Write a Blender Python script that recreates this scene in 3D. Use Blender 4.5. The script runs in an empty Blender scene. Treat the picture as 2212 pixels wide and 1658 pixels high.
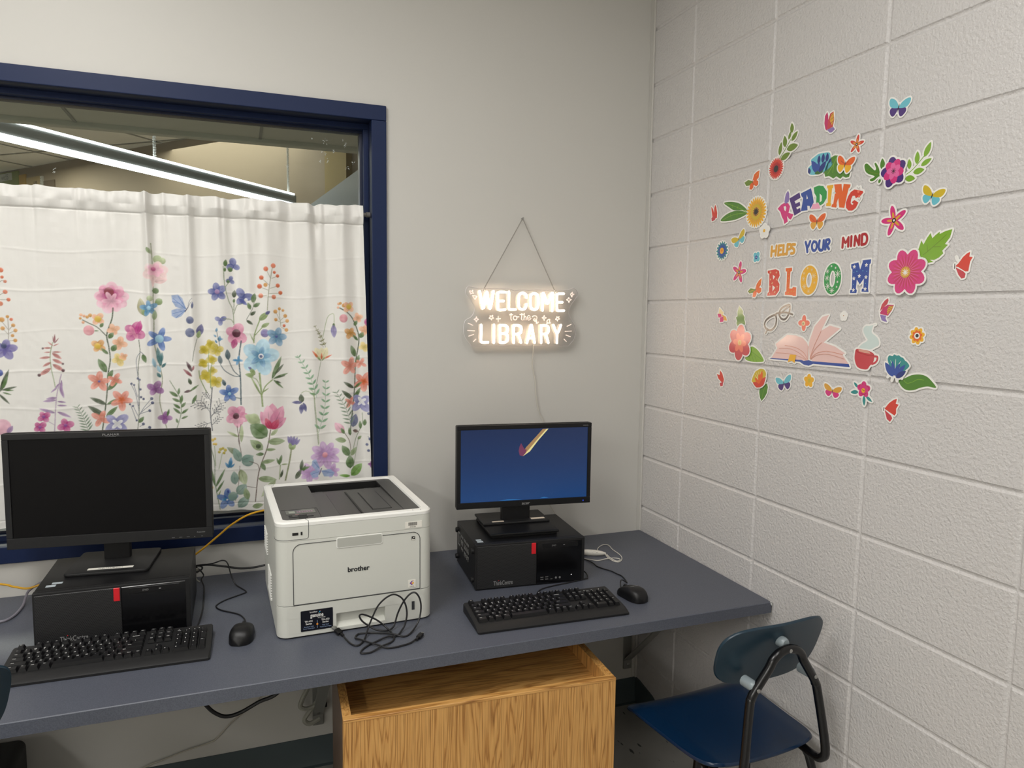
import bpy, bmesh, math, random
import numpy as np
from mathutils import Vector, Matrix, Euler

S = bpy.context.scene
COL = S.collection
PI = math.pi
rad = math.radians

# ---------------------------------------------------------------- camera
cam = bpy.data.cameras.new('camera')
cam_o = bpy.data.objects.new('camera', cam)
COL.objects.link(cam_o)
cam.sensor_width = 36.0
cam.lens = 36.0 * 1562.2 / 2212.0
cam.clip_start = 0.02
cam_o.matrix_world = (Matrix.Translation((-1.48932, -2.47114, 1.57183)) @ Matrix.Rotation(rad(-20.64914), 4, 'Z')
                      @ Matrix.Rotation(rad(84.49119), 4, 'X') @ Matrix.Rotation(rad(0.70595), 4, 'Z'))
S.camera = cam_o

# ---------------------------------------------------------------- world, lamps, exposure
w = bpy.data.worlds.new('world')
S.world = w
w.use_nodes = True
w.node_tree.nodes['Background'].inputs[0].default_value = (0.9, 0.95, 1, 1)
w.node_tree.nodes['Background'].inputs[1].default_value = 0.05
S.view_settings.view_transform = 'Standard'
S.view_settings.look = 'None'
S.view_settings.gamma = 1.0
S.view_settings.exposure = -0.12
S.view_settings.use_curve_mapping = False


def area_lamp(name, loc, sx, sy, watts, col, rot=(0, 0, 0)):
    l = bpy.data.lights.new(name, 'AREA')
    l.shape = 'RECTANGLE'
    l.size, l.size_y = sx, sy
    l.energy = watts
    l.color = col
    o = bpy.data.objects.new(name, l)
    COL.objects.link(o)
    o.location = loc
    o.rotation_euler = rot
    return o


# fluorescent ceiling fixtures of the room, behind and above the camera
area_lamp('ceiling_lamp', (-2.1, -1.55, 2.93), 0.35, 1.4, 38, (1.0, 0.982, 0.955))
area_lamp('ceiling_lamp', (-1.0, -2.1, 2.93), 0.35, 1.6, 18, (1.0, 0.982, 0.955))
area_lamp('ceiling_lamp', (-4.3, -4.4, 2.93), 0.5, 2.4, 98, (1.0, 0.982, 0.955))
# added unseen fill lights that brighten the room beyond the window
area_lamp('next_room_fill', (-1.6, 2.9, 2.74), 1.2, 1.2, 22, (1.0, 0.95, 0.86))
area_lamp('next_room_fill', (-3.5, 3.8, 2.74), 1.2, 1.2, 58, (1.0, 0.95, 0.86))

# ---------------------------------------------------------------- helpers
def lin(c):
    if isinstance(c, str):
        c = [int(c[i:i + 2], 16) / 255 for i in (0, 2, 4)]
    return tuple(v / 12.92 if v <= 0.04045 else ((v + 0.055) / 1.055) ** 2.4 for v in c)


MATS = {}


def mat(name, col, rough=0.5, metal=0.0, spec=0.5, bump=None, mix=None, coat=0.0, emit=None, sheen=0.0):
    """col sRGB hex; bump=(scale, strength, distance); mix=(hex2, scale, contrast) noise mottling."""
    if name in MATS:
        return MATS[name]
    m = bpy.data.materials.new(name)
    m.use_nodes = True
    nt = m.node_tree
    b = nt.nodes['Principled BSDF']
    c = lin(col)
    b.inputs['Base Color'].default_value = (*c, 1)
    b.inputs['Roughness'].default_value = rough
    b.inputs['Metallic'].default_value = metal
    b.inputs['Specular IOR Level'].default_value = spec
    b.inputs['Coat Weight'].default_value = coat
    b.inputs['Coat Roughness'].default_value = 0.12
    if sheen:
        b.inputs['Sheen Weight'].default_value = sheen
    if emit:
        b.inputs['Emission Color'].default_value = (*lin(emit[0]), 1)
        b.inputs['Emission Strength'].default_value = emit[1]
    tc = nt.nodes.new('ShaderNodeTexCoord')
    if mix:
        n = nt.nodes.new('ShaderNodeTexNoise')
        n.inputs['Scale'].default_value = mix[1]
        n.inputs['Detail'].default_value = 4
        r = nt.nodes.new('ShaderNodeValToRGB')
        k = mix[2]
        r.color_ramp.elements[0].position = 0.5 - k
        r.color_ramp.elements[1].position = 0.5 + k
        r.color_ramp.elements[0].color = (*c, 1)
        r.color_ramp.elements[1].color = (*lin(mix[0]), 1)
        nt.links.new(tc.outputs['Object'], n.inputs['Vector'])
        nt.links.new(n.outputs['Fac'], r.inputs['Fac'])
        nt.links.new(r.outputs['Color'], b.inputs['Base Color'])
    if bump:
        n = nt.nodes.new('ShaderNodeTexNoise')
        n.inputs['Scale'].default_value = bump[0]
        n.inputs['Detail'].default_value = 3
        bp = nt.nodes.new('ShaderNodeBump')
        bp.inputs['Strength'].default_value = bump[1]
        bp.inputs['Distance'].default_value = bump[2] if len(bump) > 2 else 0.001
        nt.links.new(tc.outputs['Object'], n.inputs['Vector'])
        nt.links.new(n.outputs['Fac'], bp.inputs['Height'])
        nt.links.new(bp.outputs['Normal'], b.inputs['Normal'])
    MATS[name] = m
    return m


def rrect(x0, y0, x1, y1, r, n=5):
    if not hasattr(r, '__len__'):
        r = (r,) * 4
    out = []
    for (cx, cy, a, q) in ((x0, y0, PI, r[0]), (x1, y0, 1.5 * PI, r[1]), (x1, y1, 0, r[2]), (x0, y1, .5 * PI, r[3])):
        sx = cx + q if cx == x0 else cx - q
        sy = cy + q if cy == y0 else cy - q
        if q <= 0:
            out.append((cx, cy))
            continue
        for i in range(n + 1):
            t = a + .5 * PI * i / n
            out.append((sx + q * math.cos(t), sy + q * math.sin(t)))
    return out


def spline(pts, n=6, closed=False):
    """Catmull-Rom through the points (centripetal-ish, uniform)."""
    P = [Vector(p) for p in pts]
    if len(P) < 3:
        return P
    out = []
    N = len(P)
    for i in range(N if closed else N - 1):
        g = lambda k: P[k % N] if closed else P[max(0, min(N - 1, k))]
        p0, p1, p2, p3 = g(i - 1), g(i), g(i + 1), g(i + 2)
        for j in range(n):
            t = j / n
            out.append(0.5 * ((2 * p1) + (p2 - p0) * t + (2 * p0 - 5 * p1 + 4 * p2 - p3) * t * t + (3 * p1 - p0 - 3 * p2 + p3) * t ** 3))
    if not closed:
        out.append(P[-1])
    return out


_TXT = {}


def text_mesh(s, weight=0.0):
    k = (s, weight)
    if k not in _TXT:
        cu = bpy.data.curves.new('t', 'FONT')
        cu.body = s
        cu.size = 1.0
        cu.align_x = 'CENTER'
        cu.offset = weight
        cu.resolution_u = 3
        o = bpy.data.objects.new('t', cu)
        me = bpy.data.meshes.new_from_object(o)
        v = [tuple(x.co) for x in me.vertices]
        f = [tuple(p.vertices) for p in me.polygons]
        bpy.data.objects.remove(o)
        bpy.data.curves.remove(cu)
        bpy.data.meshes.remove(me)
        _TXT[k] = (v, f)
    return _TXT[k]


class MB:
    """Collects shapes and links them as ONE mesh object."""

    def __init__(self):
        self.v, self.f, self.mi = [], [], []
        self.bev = False

    def add(self, v, f, mi=0, M=None):
        o = len(self.v)
        if M is not None:
            v = [M @ Vector(p) for p in v]
        self.v += [tuple(p) for p in v]
        self.f += [tuple(o + i for i in q) for q in f]
        self.mi += [mi] * len(f)
        return self

    def bm(self, bm, mi=0, M=None):
        bm.verts.ensure_lookup_table()
        bm.verts.index_update()
        v = [p.co.copy() for p in bm.verts]
        f = [[q.index for q in p.verts] for p in bm.faces]
        bm.free()
        return self.add(v, f, mi, M)

    def box(self, a, b, bev=0.0, seg=2, mi=0, M=None):
        bm = bmesh.new()
        bmesh.ops.create_cube(bm, size=1)
        c = [(a[i] + b[i]) / 2 for i in range(3)]
        d = [abs(b[i] - a[i]) for i in range(3)]
        for p in bm.verts:
            p.co = Vector([c[i] + p.co[i] * d[i] for i in range(3)])
        if bev > 0:
            self.bev = True
            bmesh.ops.bevel(bm, geom=bm.edges[:], offset=min(bev, min(d) * .49), segments=seg, affect='EDGES', profile=.5)
        return self.bm(bm, mi, M)

    def prism(self, poly, h0, h1, axis='z', bev=0.0, seg=2, mi=0, M=None):
        """polygon (a,b) extruded from h0 to h1; axis z: (a,b,h); y: (a,h,b); x: (h,a,b)."""
        f3 = {'z': lambda a, b, h: (a, b, h), 'y': lambda a, b, h: (a, h, b), 'x': lambda a, b, h: (h, a, b)}[axis]
        bm = bmesh.new()
        lo = [bm.verts.new(f3(p[0], p[1], h0)) for p in poly]
        hi = [bm.verts.new(f3(p[0], p[1], h1)) for p in poly]
        n = len(poly)
        fa = bm.faces.new(lo)
        fb = bm.faces.new(hi)
        for i in range(n):
            bm.faces.new((lo[i], lo[(i + 1) % n], hi[(i + 1) % n], hi[i]))
        bmesh.ops.recalc_face_normals(bm, faces=bm.faces[:])
        if bev > 0:
            self.bev = True
            ed = list(fa.edges) + list(fb.edges)
            bmesh.ops.bevel(bm, geom=ed, offset=bev, segments=seg, affect='EDGES', profile=.5)
        return self.bm(bm, mi, M)

    def tube(self, pts, r, n=8, closed=False, mi=0, sm=0, M=None, caps=True):
        P = spline(pts, sm, closed) if sm else [Vector(p) for p in pts]
        N = len(P)
        rr = r if hasattr(r, '__len__') else None
        rings = []
        up = None
        for i in range(N):
            if closed:
                t = P[(i + 1) % N] - P[i - 1]
            else:
                t = P[min(N - 1, i + 1)] - P[max(0, i - 1)]
            if t.length < 1e-9:
                t = Vector((0, 0, 1))
            t.normalize()
            if up is None:
                up = Vector((0, 0, 1)) if abs(t.z) < .9 else Vector((1, 0, 0))
            s = t.cross(up)
            if s.length < 1e-6:
                s = t.orthogonal()
            s.normalize()
            up = s.cross(t).normalized()
            q = rr[min(len(rr) - 1, int(i / max(1, N - 1) * (len(rr) - 1) + .5))] if rr else r
            rings.append([P[i] + (s * math.cos(2 * PI * k / n) + up * math.sin(2 * PI * k / n)) * q for k in range(n)])
        v = [p for g in rings for p in g]
        f = []
        for i in range(N if closed else N - 1):
            j = (i + 1) % N
            for k in range(n):
                f.append((i * n + k, i * n + (k + 1) % n, j * n + (k + 1) % n, j * n + k))
        if not closed and caps:
            f.append(tuple(range(n)))
            f.append(tuple(reversed(range((N - 1) * n, N * n))))
        return self.add(v, f, mi, M)

    def lathe(self, prof, c=(0, 0, 0), n=20, mi=0, M=None):
        v, f = [], []
        for (r, z) in prof:
            v += [(c[0] + r * math.cos(2 * PI * k / n), c[1] + r * math.sin(2 * PI * k / n), c[2] + z) for k in range(n)]
        for i in range(len(prof) - 1):
            for k in range(n):
                f.append((i * n + k, i * n + (k + 1) % n, (i + 1) * n + (k + 1) % n, (i + 1) * n + k))
        f.append(tuple(reversed(range(n))))
        f.append(tuple(range((len(prof) - 1) * n, len(prof) * n)))
        return self.add(v, f, mi, M)

    def ball(self, c, r, mi=0, n=10, sc=(1, 1, 1)):
        bm = bmesh.new()
        bmesh.ops.create_uvsphere(bm, u_segments=n, v_segments=max(4, n * 2 // 3), radius=r)
        for p in bm.verts:
            p.co = Vector((c[0] + p.co.x * sc[0], c[1] + p.co.y * sc[1], c[2] + p.co.z * sc[2]))
        return self.bm(bm, mi)

    def text(self, s, size, org, right=(1, 0, 0), up=(0, 0, 1), mi=0, sx=1.0, weight=0.0, slant=0.0):
        v, f = text_mesh(s, weight)
        R, U, O = Vector(right), Vector(up), Vector(org)
        return self.add([O + R * ((p[0] + slant * p[1]) * size * sx) + U * (p[1] * size) for p in v], f, mi)

    def quad(self, pts, mi=0):
        return self.add(pts, [tuple(range(len(pts)))], mi)

    def build(self, name, mats, parent=None, smooth=True, angle=35):
        me = bpy.data.meshes.new(name)
        me.from_pydata(self.v, [], self.f)
        if not isinstance(mats, (list, tuple)):
            mats = [mats]
        for m in mats:
            me.materials.append(m)
        if len(mats) > 1:
            me.polygons.foreach_set('material_index', self.mi)
        me.validate(clean_customdata=False)
        if smooth:
            me.polygons.foreach_set('use_smooth', [True] * len(me.polygons))
            me.set_sharp_from_angle(angle=rad(angle))
        me.update()
        o = bpy.data.objects.new(name, me)
        COL.objects.link(o)
        if smooth and self.bev:
            wn_ = o.modifiers.new('flat_faces', 'WEIGHTED_NORMAL')
            wn_.keep_sharp = True
            wn_.weight = 80
        if parent is not None:
            o.parent = parent
        return o


def tag(o, label=None, cat=None, group=None, kind=None):
    if label:
        o['label'] = label
    if cat:
        o['category'] = cat
    if group:
        o['group'] = group
    if kind:
        o['kind'] = kind
    return o


def thing(name, label, cat, loc=(0, 0, 0), rz=0.0, group=None):
    o = bpy.data.objects.new(name, None)
    o.empty_display_size = 0.05
    COL.objects.link(o)
    o.location = loc
    o.rotation_euler = (0, 0, rz)
    return tag(o, label, cat, group)


def copy_tree(o, parent=None):
    c = o.copy()
    COL.objects.link(c)
    if parent is not None:
        c.parent = parent
    for ch in list(o.children):
        copy_tree(ch, c)
    return c
# ================================================================ ROOM
M_wall = mat('wall_paint', 'd0cec8', .55, bump=(60, .08, .002))
M_block = mat('block_paint', 'd1cecc', .33, bump=(125, .8, .004))
M_floor = mat('vinyl_tile', 'b3b2ac', .35, mix=('a09f99', 6, .25))
M_ceil = mat('ceiling_tile', 'dcdad4', .8, bump=(300, .3, .001))
M_navy = mat('navy_enamel', '13244a', .5, spec=.3, bump=(40, .05, .001))
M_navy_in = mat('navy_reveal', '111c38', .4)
M_rubber = mat('cove_base_rubber', '4e595c', .45)
M_caulk = mat('caulk', 'cfccc6', .5)
M_tan = mat('tan_wall', '9c8d77', .7)
M_grayw = mat('gray_panel', '868a89', .6)

# painted concrete-block wall on the right: tooled joints are real grooves
def block_wall():
    jy = [0.2674 + .4064 * k for k in range(14)]
    jz = [.2032 * k for k in range(1, 15)]
    prof = [(-.0075, 0), (-.0045, .0026), (-.0015, .0038), (.0015, .0038), (.0045, .0026), (.0075, 0)]
    us = [(0.0, 0.0)]
    for j in jy:
        us += [(j + a, d) for a, d in prof]
    us.append((5.8, 0))
    zs = [(-.05, 0)]
    for j in jz:
        zs += [(j + a, d) for a, d in prof]
    zs.append((3.0, 0))
    rng = random.Random(5)
    v, f = [], []
    for u, du in us:
        for z, dz in zs:
            v.append((max(du, dz * 1.1), -u, z))
    n = len(zs)
    for i in range(len(us) - 1):
        for k in range(n - 1):
            f.append((i * n + k, i * n + k + 1, (i + 1) * n + k + 1, (i + 1) * n + k))
    b = MB().add(v, f)
    b.box((.012, -5.8, -.05), (.2, .0, 3.0))
    return b.build('wall_right', M_block, angle=12)


tag(block_wall(), 'white painted concrete block wall with grooved joints', 'wall', kind='structure')

b = MB()
X0, X1, Z0, Z1 = -3.36, -1.056, .86, 2.213
b.box((-4.8, 0, -.05), (X0, .14, 3.0)).box((X1, 0, -.05), (.2, .14, 3.0))
b.box((X0, 0, -.05), (X1, .14, Z0)).box((X0, 0, Z1), (X1, .14, 3.0))
tag(b.build('wall_back', M_wall, smooth=False), 'smooth pale grey wall with the interior window', 'wall', kind='structure')
tag(MB().box((-4.95, -5.8, -.05), (-4.8, .14, 3.0)).build('wall_left', M_wall, smooth=False), 'pale wall out of view on the left', 'wall', kind='structure')
tag(MB().box((-4.95, -5.95, -.05), (.2, -5.8, 3.0)).build('wall_front', M_wall, smooth=False), 'pale wall out of view behind the viewer', 'wall', kind='structure')
tag(MB().box((-4.95, -5.95, 2.95), (.2, .14, 3.1)).build('ceiling', M_ceil, smooth=False), 'white ceiling above the room', 'ceiling', kind='structure')

# floor: square vinyl tiles with dark scuff streaks
def floor():
    nt = M_floor.node_tree
    bs = nt.nodes['Principled BSDF']
    src = bs.inputs['Base Color'].links[0].from_socket
    tc = [n for n in nt.nodes if n.type == 'TEX_COORD'][0]
    mp = nt.nodes.new('ShaderNodeMapping')
    mp.inputs['Scale'].default_value = (38, 12, 1)
    mp.inputs['Rotation'].default_value = (0, 0, .5)
    n = nt.nodes.new('ShaderNodeTexNoise')
    n.inputs['Scale'].default_value = 1.0
    n.inputs['Detail'].default_value = 2
    r = nt.nodes.new('ShaderNodeValToRGB')
    r.color_ramp.elements[0].position = .68
    r.color_ramp.elements[1].position = .72
    mx = nt.nodes.new('ShaderNodeMix')
    mx.data_type = 'RGBA'
    mx.inputs[7].default_value = (*lin('4a4a48'), 1)
    nt.links.new(tc.outputs['Object'], mp.inputs['Vector'])
    nt.links.new(mp.outputs['Vector'], n.inputs['Vector'])
    nt.links.new(n.outputs['Fac'], r.inputs['Fac'])
    nt.links.new(r.outputs['Color'], mx.inputs[0])
    nt.links.new(src, mx.inputs[6])
    nt.links.new(mx.outputs[2], bs.inputs['Base Color'])
    b = MB()
    t = .3048
    for i in range(17):
        for j in range(20):
            x1, y1 = -t * i, -t * j
            b.quad([(x1 - t + .0006, y1 - t + .0006, 0), (x1 - .0006, y1 - t + .0006, 0), (x1 - .0006, y1 - .0006, 0), (x1 - t + .0006, y1 - .0006, 0)])
    b.box((-5.0, -6.0, -.06), (.2, .14, -.0008))
    return b.build('floor', M_floor, smooth=False)


tag(floor(), 'grey vinyl tile floor with dark scuff marks', 'floor', kind='structure')

# vinyl cove base along the back wall, wrapping round the corner
cb = [(-.0, .1016), (-.004, .1016), (-.005, .02), (-.012, .004), (-.022, 0), (0, 0)]
b = MB().prism(cb, -4.8, 0, axis='x')
tag(b.build('baseboard_back', M_rubber, angle=25), 'dark grey rubber cove base along the back wall', 'baseboard', kind='structure')
v = MB()
vv = [(-.0, 0, 0), (-.006, 0, .1016), (-.006, -.17, .1016), (-.006, -.26, .05), (-.006, -.30, 0)]
v.add([(-.006, p[1], p[2]) for p in [(0, 0, 0), (0, 0, .1016), (0, -.03, .1016), (0, -.13, .085), (0, -.30, .0)]] +
      [(.0, p[1], p[2]) for p in [(0, 0, 0), (0, 0, .1016), (0, -.03, .1016), (0, -.13, .085), (0, -.30, .0)]],
      [(0, 1, 2, 3, 4), (9, 8, 7, 6, 5), (1, 6, 7, 2), (2, 7, 8, 3), (3, 8, 9, 4)])
tag(v.build('baseboard_right', M_rubber, smooth=False), 'short torn end of dark cove base on the block wall', 'baseboard', kind='structure')
b = MB().tube([(-.003, -.003, .1), (-.0035, -.003, 1.2), (-.003, -.003, 2.95)], .0045, 8)
b.box((-.021, -.0022, .1), (-.0185, .0, 2.95), .0008)
tag(b.build('trim_1', M_caulk), 'thin caulked seam running up the corner of the two walls', 'trim', kind='structure')

# ---------------------------------------------------------------- interior window
def ring(b, o, i, y0, y1, bev=.0, mi=0):
    (ox0, oz0, ox1, oz1), (ix0, iz0, ix1, iz1) = o, i
    b.box((ox0, y0, iz1), (ox1, y1, oz1), bev, 2, mi)
    b.box((ox0, y0, oz0), (ox1, y1, iz0), bev, 2, mi)
    b.box((ox0, y0, iz0), (ix0, y1, iz1), bev, 2, mi)
    b.box((ix1, y0, iz0), (ox1, y1, iz1), bev, 2, mi)


win = thing('window_1', 'wide interior window in a navy painted steel frame', 'window')
tag(win, kind='structure')
b = MB()
OUT = (-3.40, .8215, -1.0186, 2.2515)
IN = (-3.35, .872, -1.068, 2.2025)
ring(b, OUT, IN, -.014, .004, .003)
I2 = (-3.335, .888, -1.084, 2.186)
I3 = (-3.327, .896, -1.0925, 2.1775)
ring(b, (-3.36, .86, -1.058, 2.2125), IN, .0, .055, 0, 1)
ring(b, (-3.36, .86, -1.058, 2.2125), I2, .055, .085, .002, 0)
ring(b, (-3.36, .86, -1.058, 2.2125), I3, .085, .125, .002, 1)
b.build('window_frame', [M_navy, M_navy_in], win)
gl = bpy.data.materials.new('window_glass')
gl.use_nodes = True
nt = gl.node_tree
nt.nodes.remove(nt.nodes['Principled BSDF'])
tr, gs, mx, fr = (nt.nodes.new('ShaderNode' + k) for k in ('BsdfTransparent', 'BsdfGlossy', 'MixShader', 'Fresnel'))
tr.inputs[0].default_value = (.86, .9, .88, 1)
gs.inputs['Roughness'].default_value = .03
fr.inputs['IOR'].default_value = 1.5
nt.links.new(fr.outputs[0], mx.inputs[0])
nt.links.new(tr.outputs[0], mx.inputs[1])
nt.links.new(gs.outputs[0], mx.inputs[2])
nt.links.new(mx.outputs[0], nt.nodes['Material Output'].inputs[0])
MB().box((-3.345, .093, .878), (-1.078, .099, 2.196)).build('glass', gl, win, smooth=False)
# adhesive remnants stuck on the pane
M_tape = mat('tape_scrap', 'c9cfcc', .4)
b = MB()
rng = random.Random(3)
for (x, z, q) in ((-1.205, 2.142, .013), (-1.14, 2.14, .014), (-1.212, 2.108, .010), (-1.18, 2.110, .009), (-1.225, 2.075, .006),
                  (-1.135, 2.06, .011), (-1.195, 2.083, .008), (-1.25, 2.146, .007), (-2.0, 1.985, .011), (-1.115, 2.08, .006), (-1.33, 2.05, .006)):
    for k in range(5):
        a, r = rng.uniform(0, 6.28), rng.uniform(.15, 1)
        c = Vector((x + .8 * q * math.cos(a) * r, .0925, z + q * math.sin(a) * r))
        e = c + Vector((rng.uniform(-1, 1) * q * .7, 0, rng.uniform(-1, 1) * q * .7))
        b.tube([c, (c + e) / 2 + Vector((.001, 0, .001)), e], [.0004, .0009, .0003], 5)
b.build('tape_remnant', M_tape, win)

# ---------------------------------------------------------------- the next room, seen over the curtain
tag(MB().box((-7, .14, -.06), (2.5, 8, 0)).build('floor', mat('next_floor', 'cfc8ba', .5), smooth=False), 'floor of the room beyond the window', 'floor', kind='structure')
d = Vector((.645, .764, 0))          # the next room's walls run askew to this one
nrm = Vector((-.764, .645, 0))
zc = 2.80
b = MB()
b.quad([(-7, .14, zc), (2.5, .14, zc), (2.5, 8, zc), (-7, 8, zc)])
M_grid = mat('ceiling_grid', '9a9890', .6)
for k in range(-6, 14):
    for D, E, st in ((d, nrm, .61), (nrm, d, 1.22)):
        p = D * 0 + E * (st * k + .18)
        a, c = p - D * 9, p + D * 9
        e = E * .011
        b.quad([a - e + Vector((0, 0, zc - .004)), c - e + Vector((0, 0, zc - .004)), c + e + Vector((0, 0, zc - .004)), a + e + Vector((0, 0, zc - .004))], 1)
tag(b.build('ceiling', [M_ceil, M_grid], smooth=False), 'grey gridded ceiling of the room beyond the window', 'ceiling', kind='structure')
b = MB()
b.box((-4.8, .14, 2.222), (.2, .50, 2.82)).box((-4.8, .50, 2.205), (.2, .545, 2.82), .004)
for x in (-2.62, -2.01, -1.40, -.79):
    b.box((x - .005, .15, 2.2185), (x + .005, .50, 2.2225), 0, 2, 1)
b.box((-4.8, .27, 2.2185), (.2, .278, 2.2225), 0, 2, 1)
tag(b.build('trim_2', [mat('soffit_tile', 'dad6c8', .75), M_grid], smooth=False), 'low tiled soffit just behind the window head', 'soffit', kind='structure')
# far tan wall (perpendicular to the lamp) and the short return wall on the right
W0 = Vector((-2.65, 4.42, 0))
wd = Vector((.62, -.785, 0)).normalized()
wn = Vector((.785, .62, 0)).normalized()


def slab(b, o, u0, u1, z0, z1, t, mi=0):
    p = [o + wd * u0, o + wd * u1, o + wd * u1 + wn * t, o + wd * u0 + wn * t]
    vv = [q + Vector((0, 0, z)) for z in (z0, z1) for q in p]
    b.add(vv, [(0, 1, 5, 4), (1, 2, 6, 5), (2, 3, 7, 6), (3, 0, 4, 7), (4, 5, 6, 7), (3, 2, 1, 0)], mi)


b = MB()
slab(b, W0, -4.5, 6.0, 0, zc, .1)
tag(b.build('wall_far', M_tan, smooth=False), 'tan wall of the room beyond the window', 'wall', kind='structure')
b = MB()
slab(b, W0 - wn * .05, 2.765, 2.945, 0, zc, .05)
tag(b.build('wall_far', mat('cream_column', 'a8925e', .6), smooth=False), 'cream pilaster on the tan wall beyond the window', 'wall', kind='structure')
b = MB().box((-.02, 0, 0), (.02, 1.50, 2.245))
o = b.build('wall_far', M_grayw, smooth=False)
o.matrix_world = Matrix.Translation((-.905, .84, 0)) @ Matrix.Rotation(math.atan2(.100, 1.164), 4, 'Z')
tag(o, 'grey partition of the room beyond the window', 'wall', kind='structure')

lamp = thing('pendant_light', 'long linear pendant lamp glowing beyond the window above the curtain', 'lamp')
M_lh = mat('lamp_housing', '8f8f8a', .5)
M_lens = mat('lamp_lens', 'ffffff', .4, emit=('f4f8ff', 7.0))


def bar(b, n0, n1, z0, z1, t0, t1, mi=0):
    P = [d * t0 + nrm * n0, d * t1 + nrm * n0, d * t1 + nrm * n1, d * t0 + nrm * n1]
    vv = [q + Vector((0, 0, z)) for z in (z0, z1) for q in P]
    b.add(vv, [(0, 1, 5, 4), (1, 2, 6, 5), (2, 3, 7, 6), (3, 0, 4, 7), (4, 5, 6, 7), (3, 2, 1, 0)], mi)


b = MB()
bar(b, 2.362, 2.410, 2.240, 2.290, -2.6, 1.03)
b.build('housing', M_lh, lamp)
b = MB(); bar(b, 2.358, 2.414, 2.290, 2.300, -2.6, 1.01); b.build('lens', M_lens, lamp)
b = MB(); bar(b, 2.358, 2.405, 2.222, 2.240, -2.6, 1.01); b.build('lens', M_lens, lamp)
for t in (-.05, .985):
    p = d * t + nrm * 2.386
    pts = []
    for k in range(321):
        a = k * 1.3
        q = .0065
        pts.append((p.x + q * math.cos(a), p.y + q * math.sin(a), 2.300 + k * (.5 / 320)))
    MB().tube(pts, .0024, 4).build('coiled_cord', mat('coil_cord', 'c9c8c0', .5), lamp)

# posters on the far wall
def poster(name, label, u0, u1, z0, z1, colr, extra=None):
    b = MB()
    o = W0 - wn * .012
    slab(b, o, u0, u1, z0, z1, .011)
    P = b.build(name, mat('poster_' + colr, colr, .6), smooth=False)
    tag(P, label, 'poster', 'posters in the next room')
    if extra:
        extra(P, o - wn * .002)
    return P


def paper(P, o):
    b = MB(); slab(b, o, -1.9, -1.14, 2.715, 2.778, .002)
    b.build('paper', mat('paper', 'c8cabd', .6), P, smooth=False)
    b = MB(); b.text('wcl5', .07, o - wn * .002 + wd * -1.26 + Vector((0, 0, 2.722)), wd, (0, 0, 1))
    b.build('lettering', mat('gray_ink', '7d857c', .6), P, smooth=False)


def word(P, o):
    b = MB(); b.text('Sour', .075, o - wn * .001 + wd * -.765 + Vector((0, 0, 2.60)), (0, 0, -1), wd)
    b.build('lettering', mat('brown_ink', '57452c', .6), P, smooth=False)


def arch(P, o):
    b = MB(); slab(b, o, -.60, -.53, 2.4, 2.60, .002)
    b.build('arch', mat('pale_arch', 'b0a68a', .6), P, smooth=False)


poster('poster', 'olive green poster with a white paper slip, seen over the curtain', -1.9, -1.03, 2.4, 2.785, '7d8a2a', paper)
poster('poster', 'narrow yellow poster between the green one and the tan one', -1.02, -.91, 2.4, 2.745, 'b8912e')
poster('poster', 'tan poster with sideways lettering in the next room', -.895, -.665, 2.4, 2.71, 'b09a6c', word)
poster('poster', 'brown poster with a pale arch, right of the white post', -.61, -.44, 2.4, 2.66, '6f5f4c', arch)
b = MB()
o = W0 - wn * .014
slab(b, o, -.66, -.625, 2.3, 2.705, .013)
for k in range(14):
    slab(b, o - wn * .001, -.655, -.64, 2.50 + k * .014, 2.505 + k * .014, .002, 1)
tag(b.build('measuring_post', [mat('offwhite', 'c9c6ba', .6), mat('gray_ink', '7d857c', .6)], smooth=False), 'white marked post between the tan and the brown poster in the next room', 'post')
# ================================================================ DESK AND WHAT STANDS ON IT
ZT = .7172
M_lam = mat('slate_laminate', '4c505b', .42, mix=('585c67', 420, .12), bump=(500, .08, .0004))
M_edge = mat('slate_edge', '4f535e', .45, mix=('5b5f6a', 420, .12))
M_blk = mat('black_plastic', '0f0f11', .42, spec=.4, bump=(900, .12, .0003))
M_blk2 = mat('charcoal_plastic', '1c1c1d', .5, spec=.4, bump=(900, .15, .0003))
M_gloss = mat('gloss_black', '0c0c0e', .18)
M_cable = mat('black_cable', '17171a', .4)
M_steel = mat('bracket_steel', '9d9d98', .4, metal=.35)
M_bolt = mat('bolt_steel', 'a9a9a6', .3, metal=.9)
M_white = mat('white_print', 'dcdcd8', .5)
M_red = mat('red_tab', 'd81f2a', .4)
M_label = mat('paper_label', 'e9e6dc', .55)
M_ink = mat('black_ink', '151515', .5)

dk = thing('desk', 'long slate blue laminate counter fixed along the wall', 'desk', (0, 0, 0))
b = MB().box((-3.5, -.7755, ZT - .0325), (-.003, -.0015, ZT), .0015, 1)
b.build('desk_top', M_lam, dk)
b = MB().box((-3.5, -.777, ZT - .0325), (-.006, -.7755, ZT - .0006), .0006, 1)
b.build('edge_band', M_edge, dk)
b = MB().add([(-.0035, -.7768, ZT + .0003), (-.0035, -.770, ZT + .0003), (-.012, -.7768, ZT + .0003), (-.0035, -.7776, ZT + .0002), (-.0035, -.7776, ZT - .012), (-.011, -.7776, ZT - .003),
              (-.0032, -.7776, ZT - .0325), (-.0032, -.776, ZT - .0345), (-.055, -.7776, ZT - .0328), (-.05, -.776, ZT - .0345)],
             [(0, 1, 2), (3, 4, 5), (6, 7, 9, 8)])
b.build('chipped_corner', M_white, dk, smooth=False)


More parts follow.
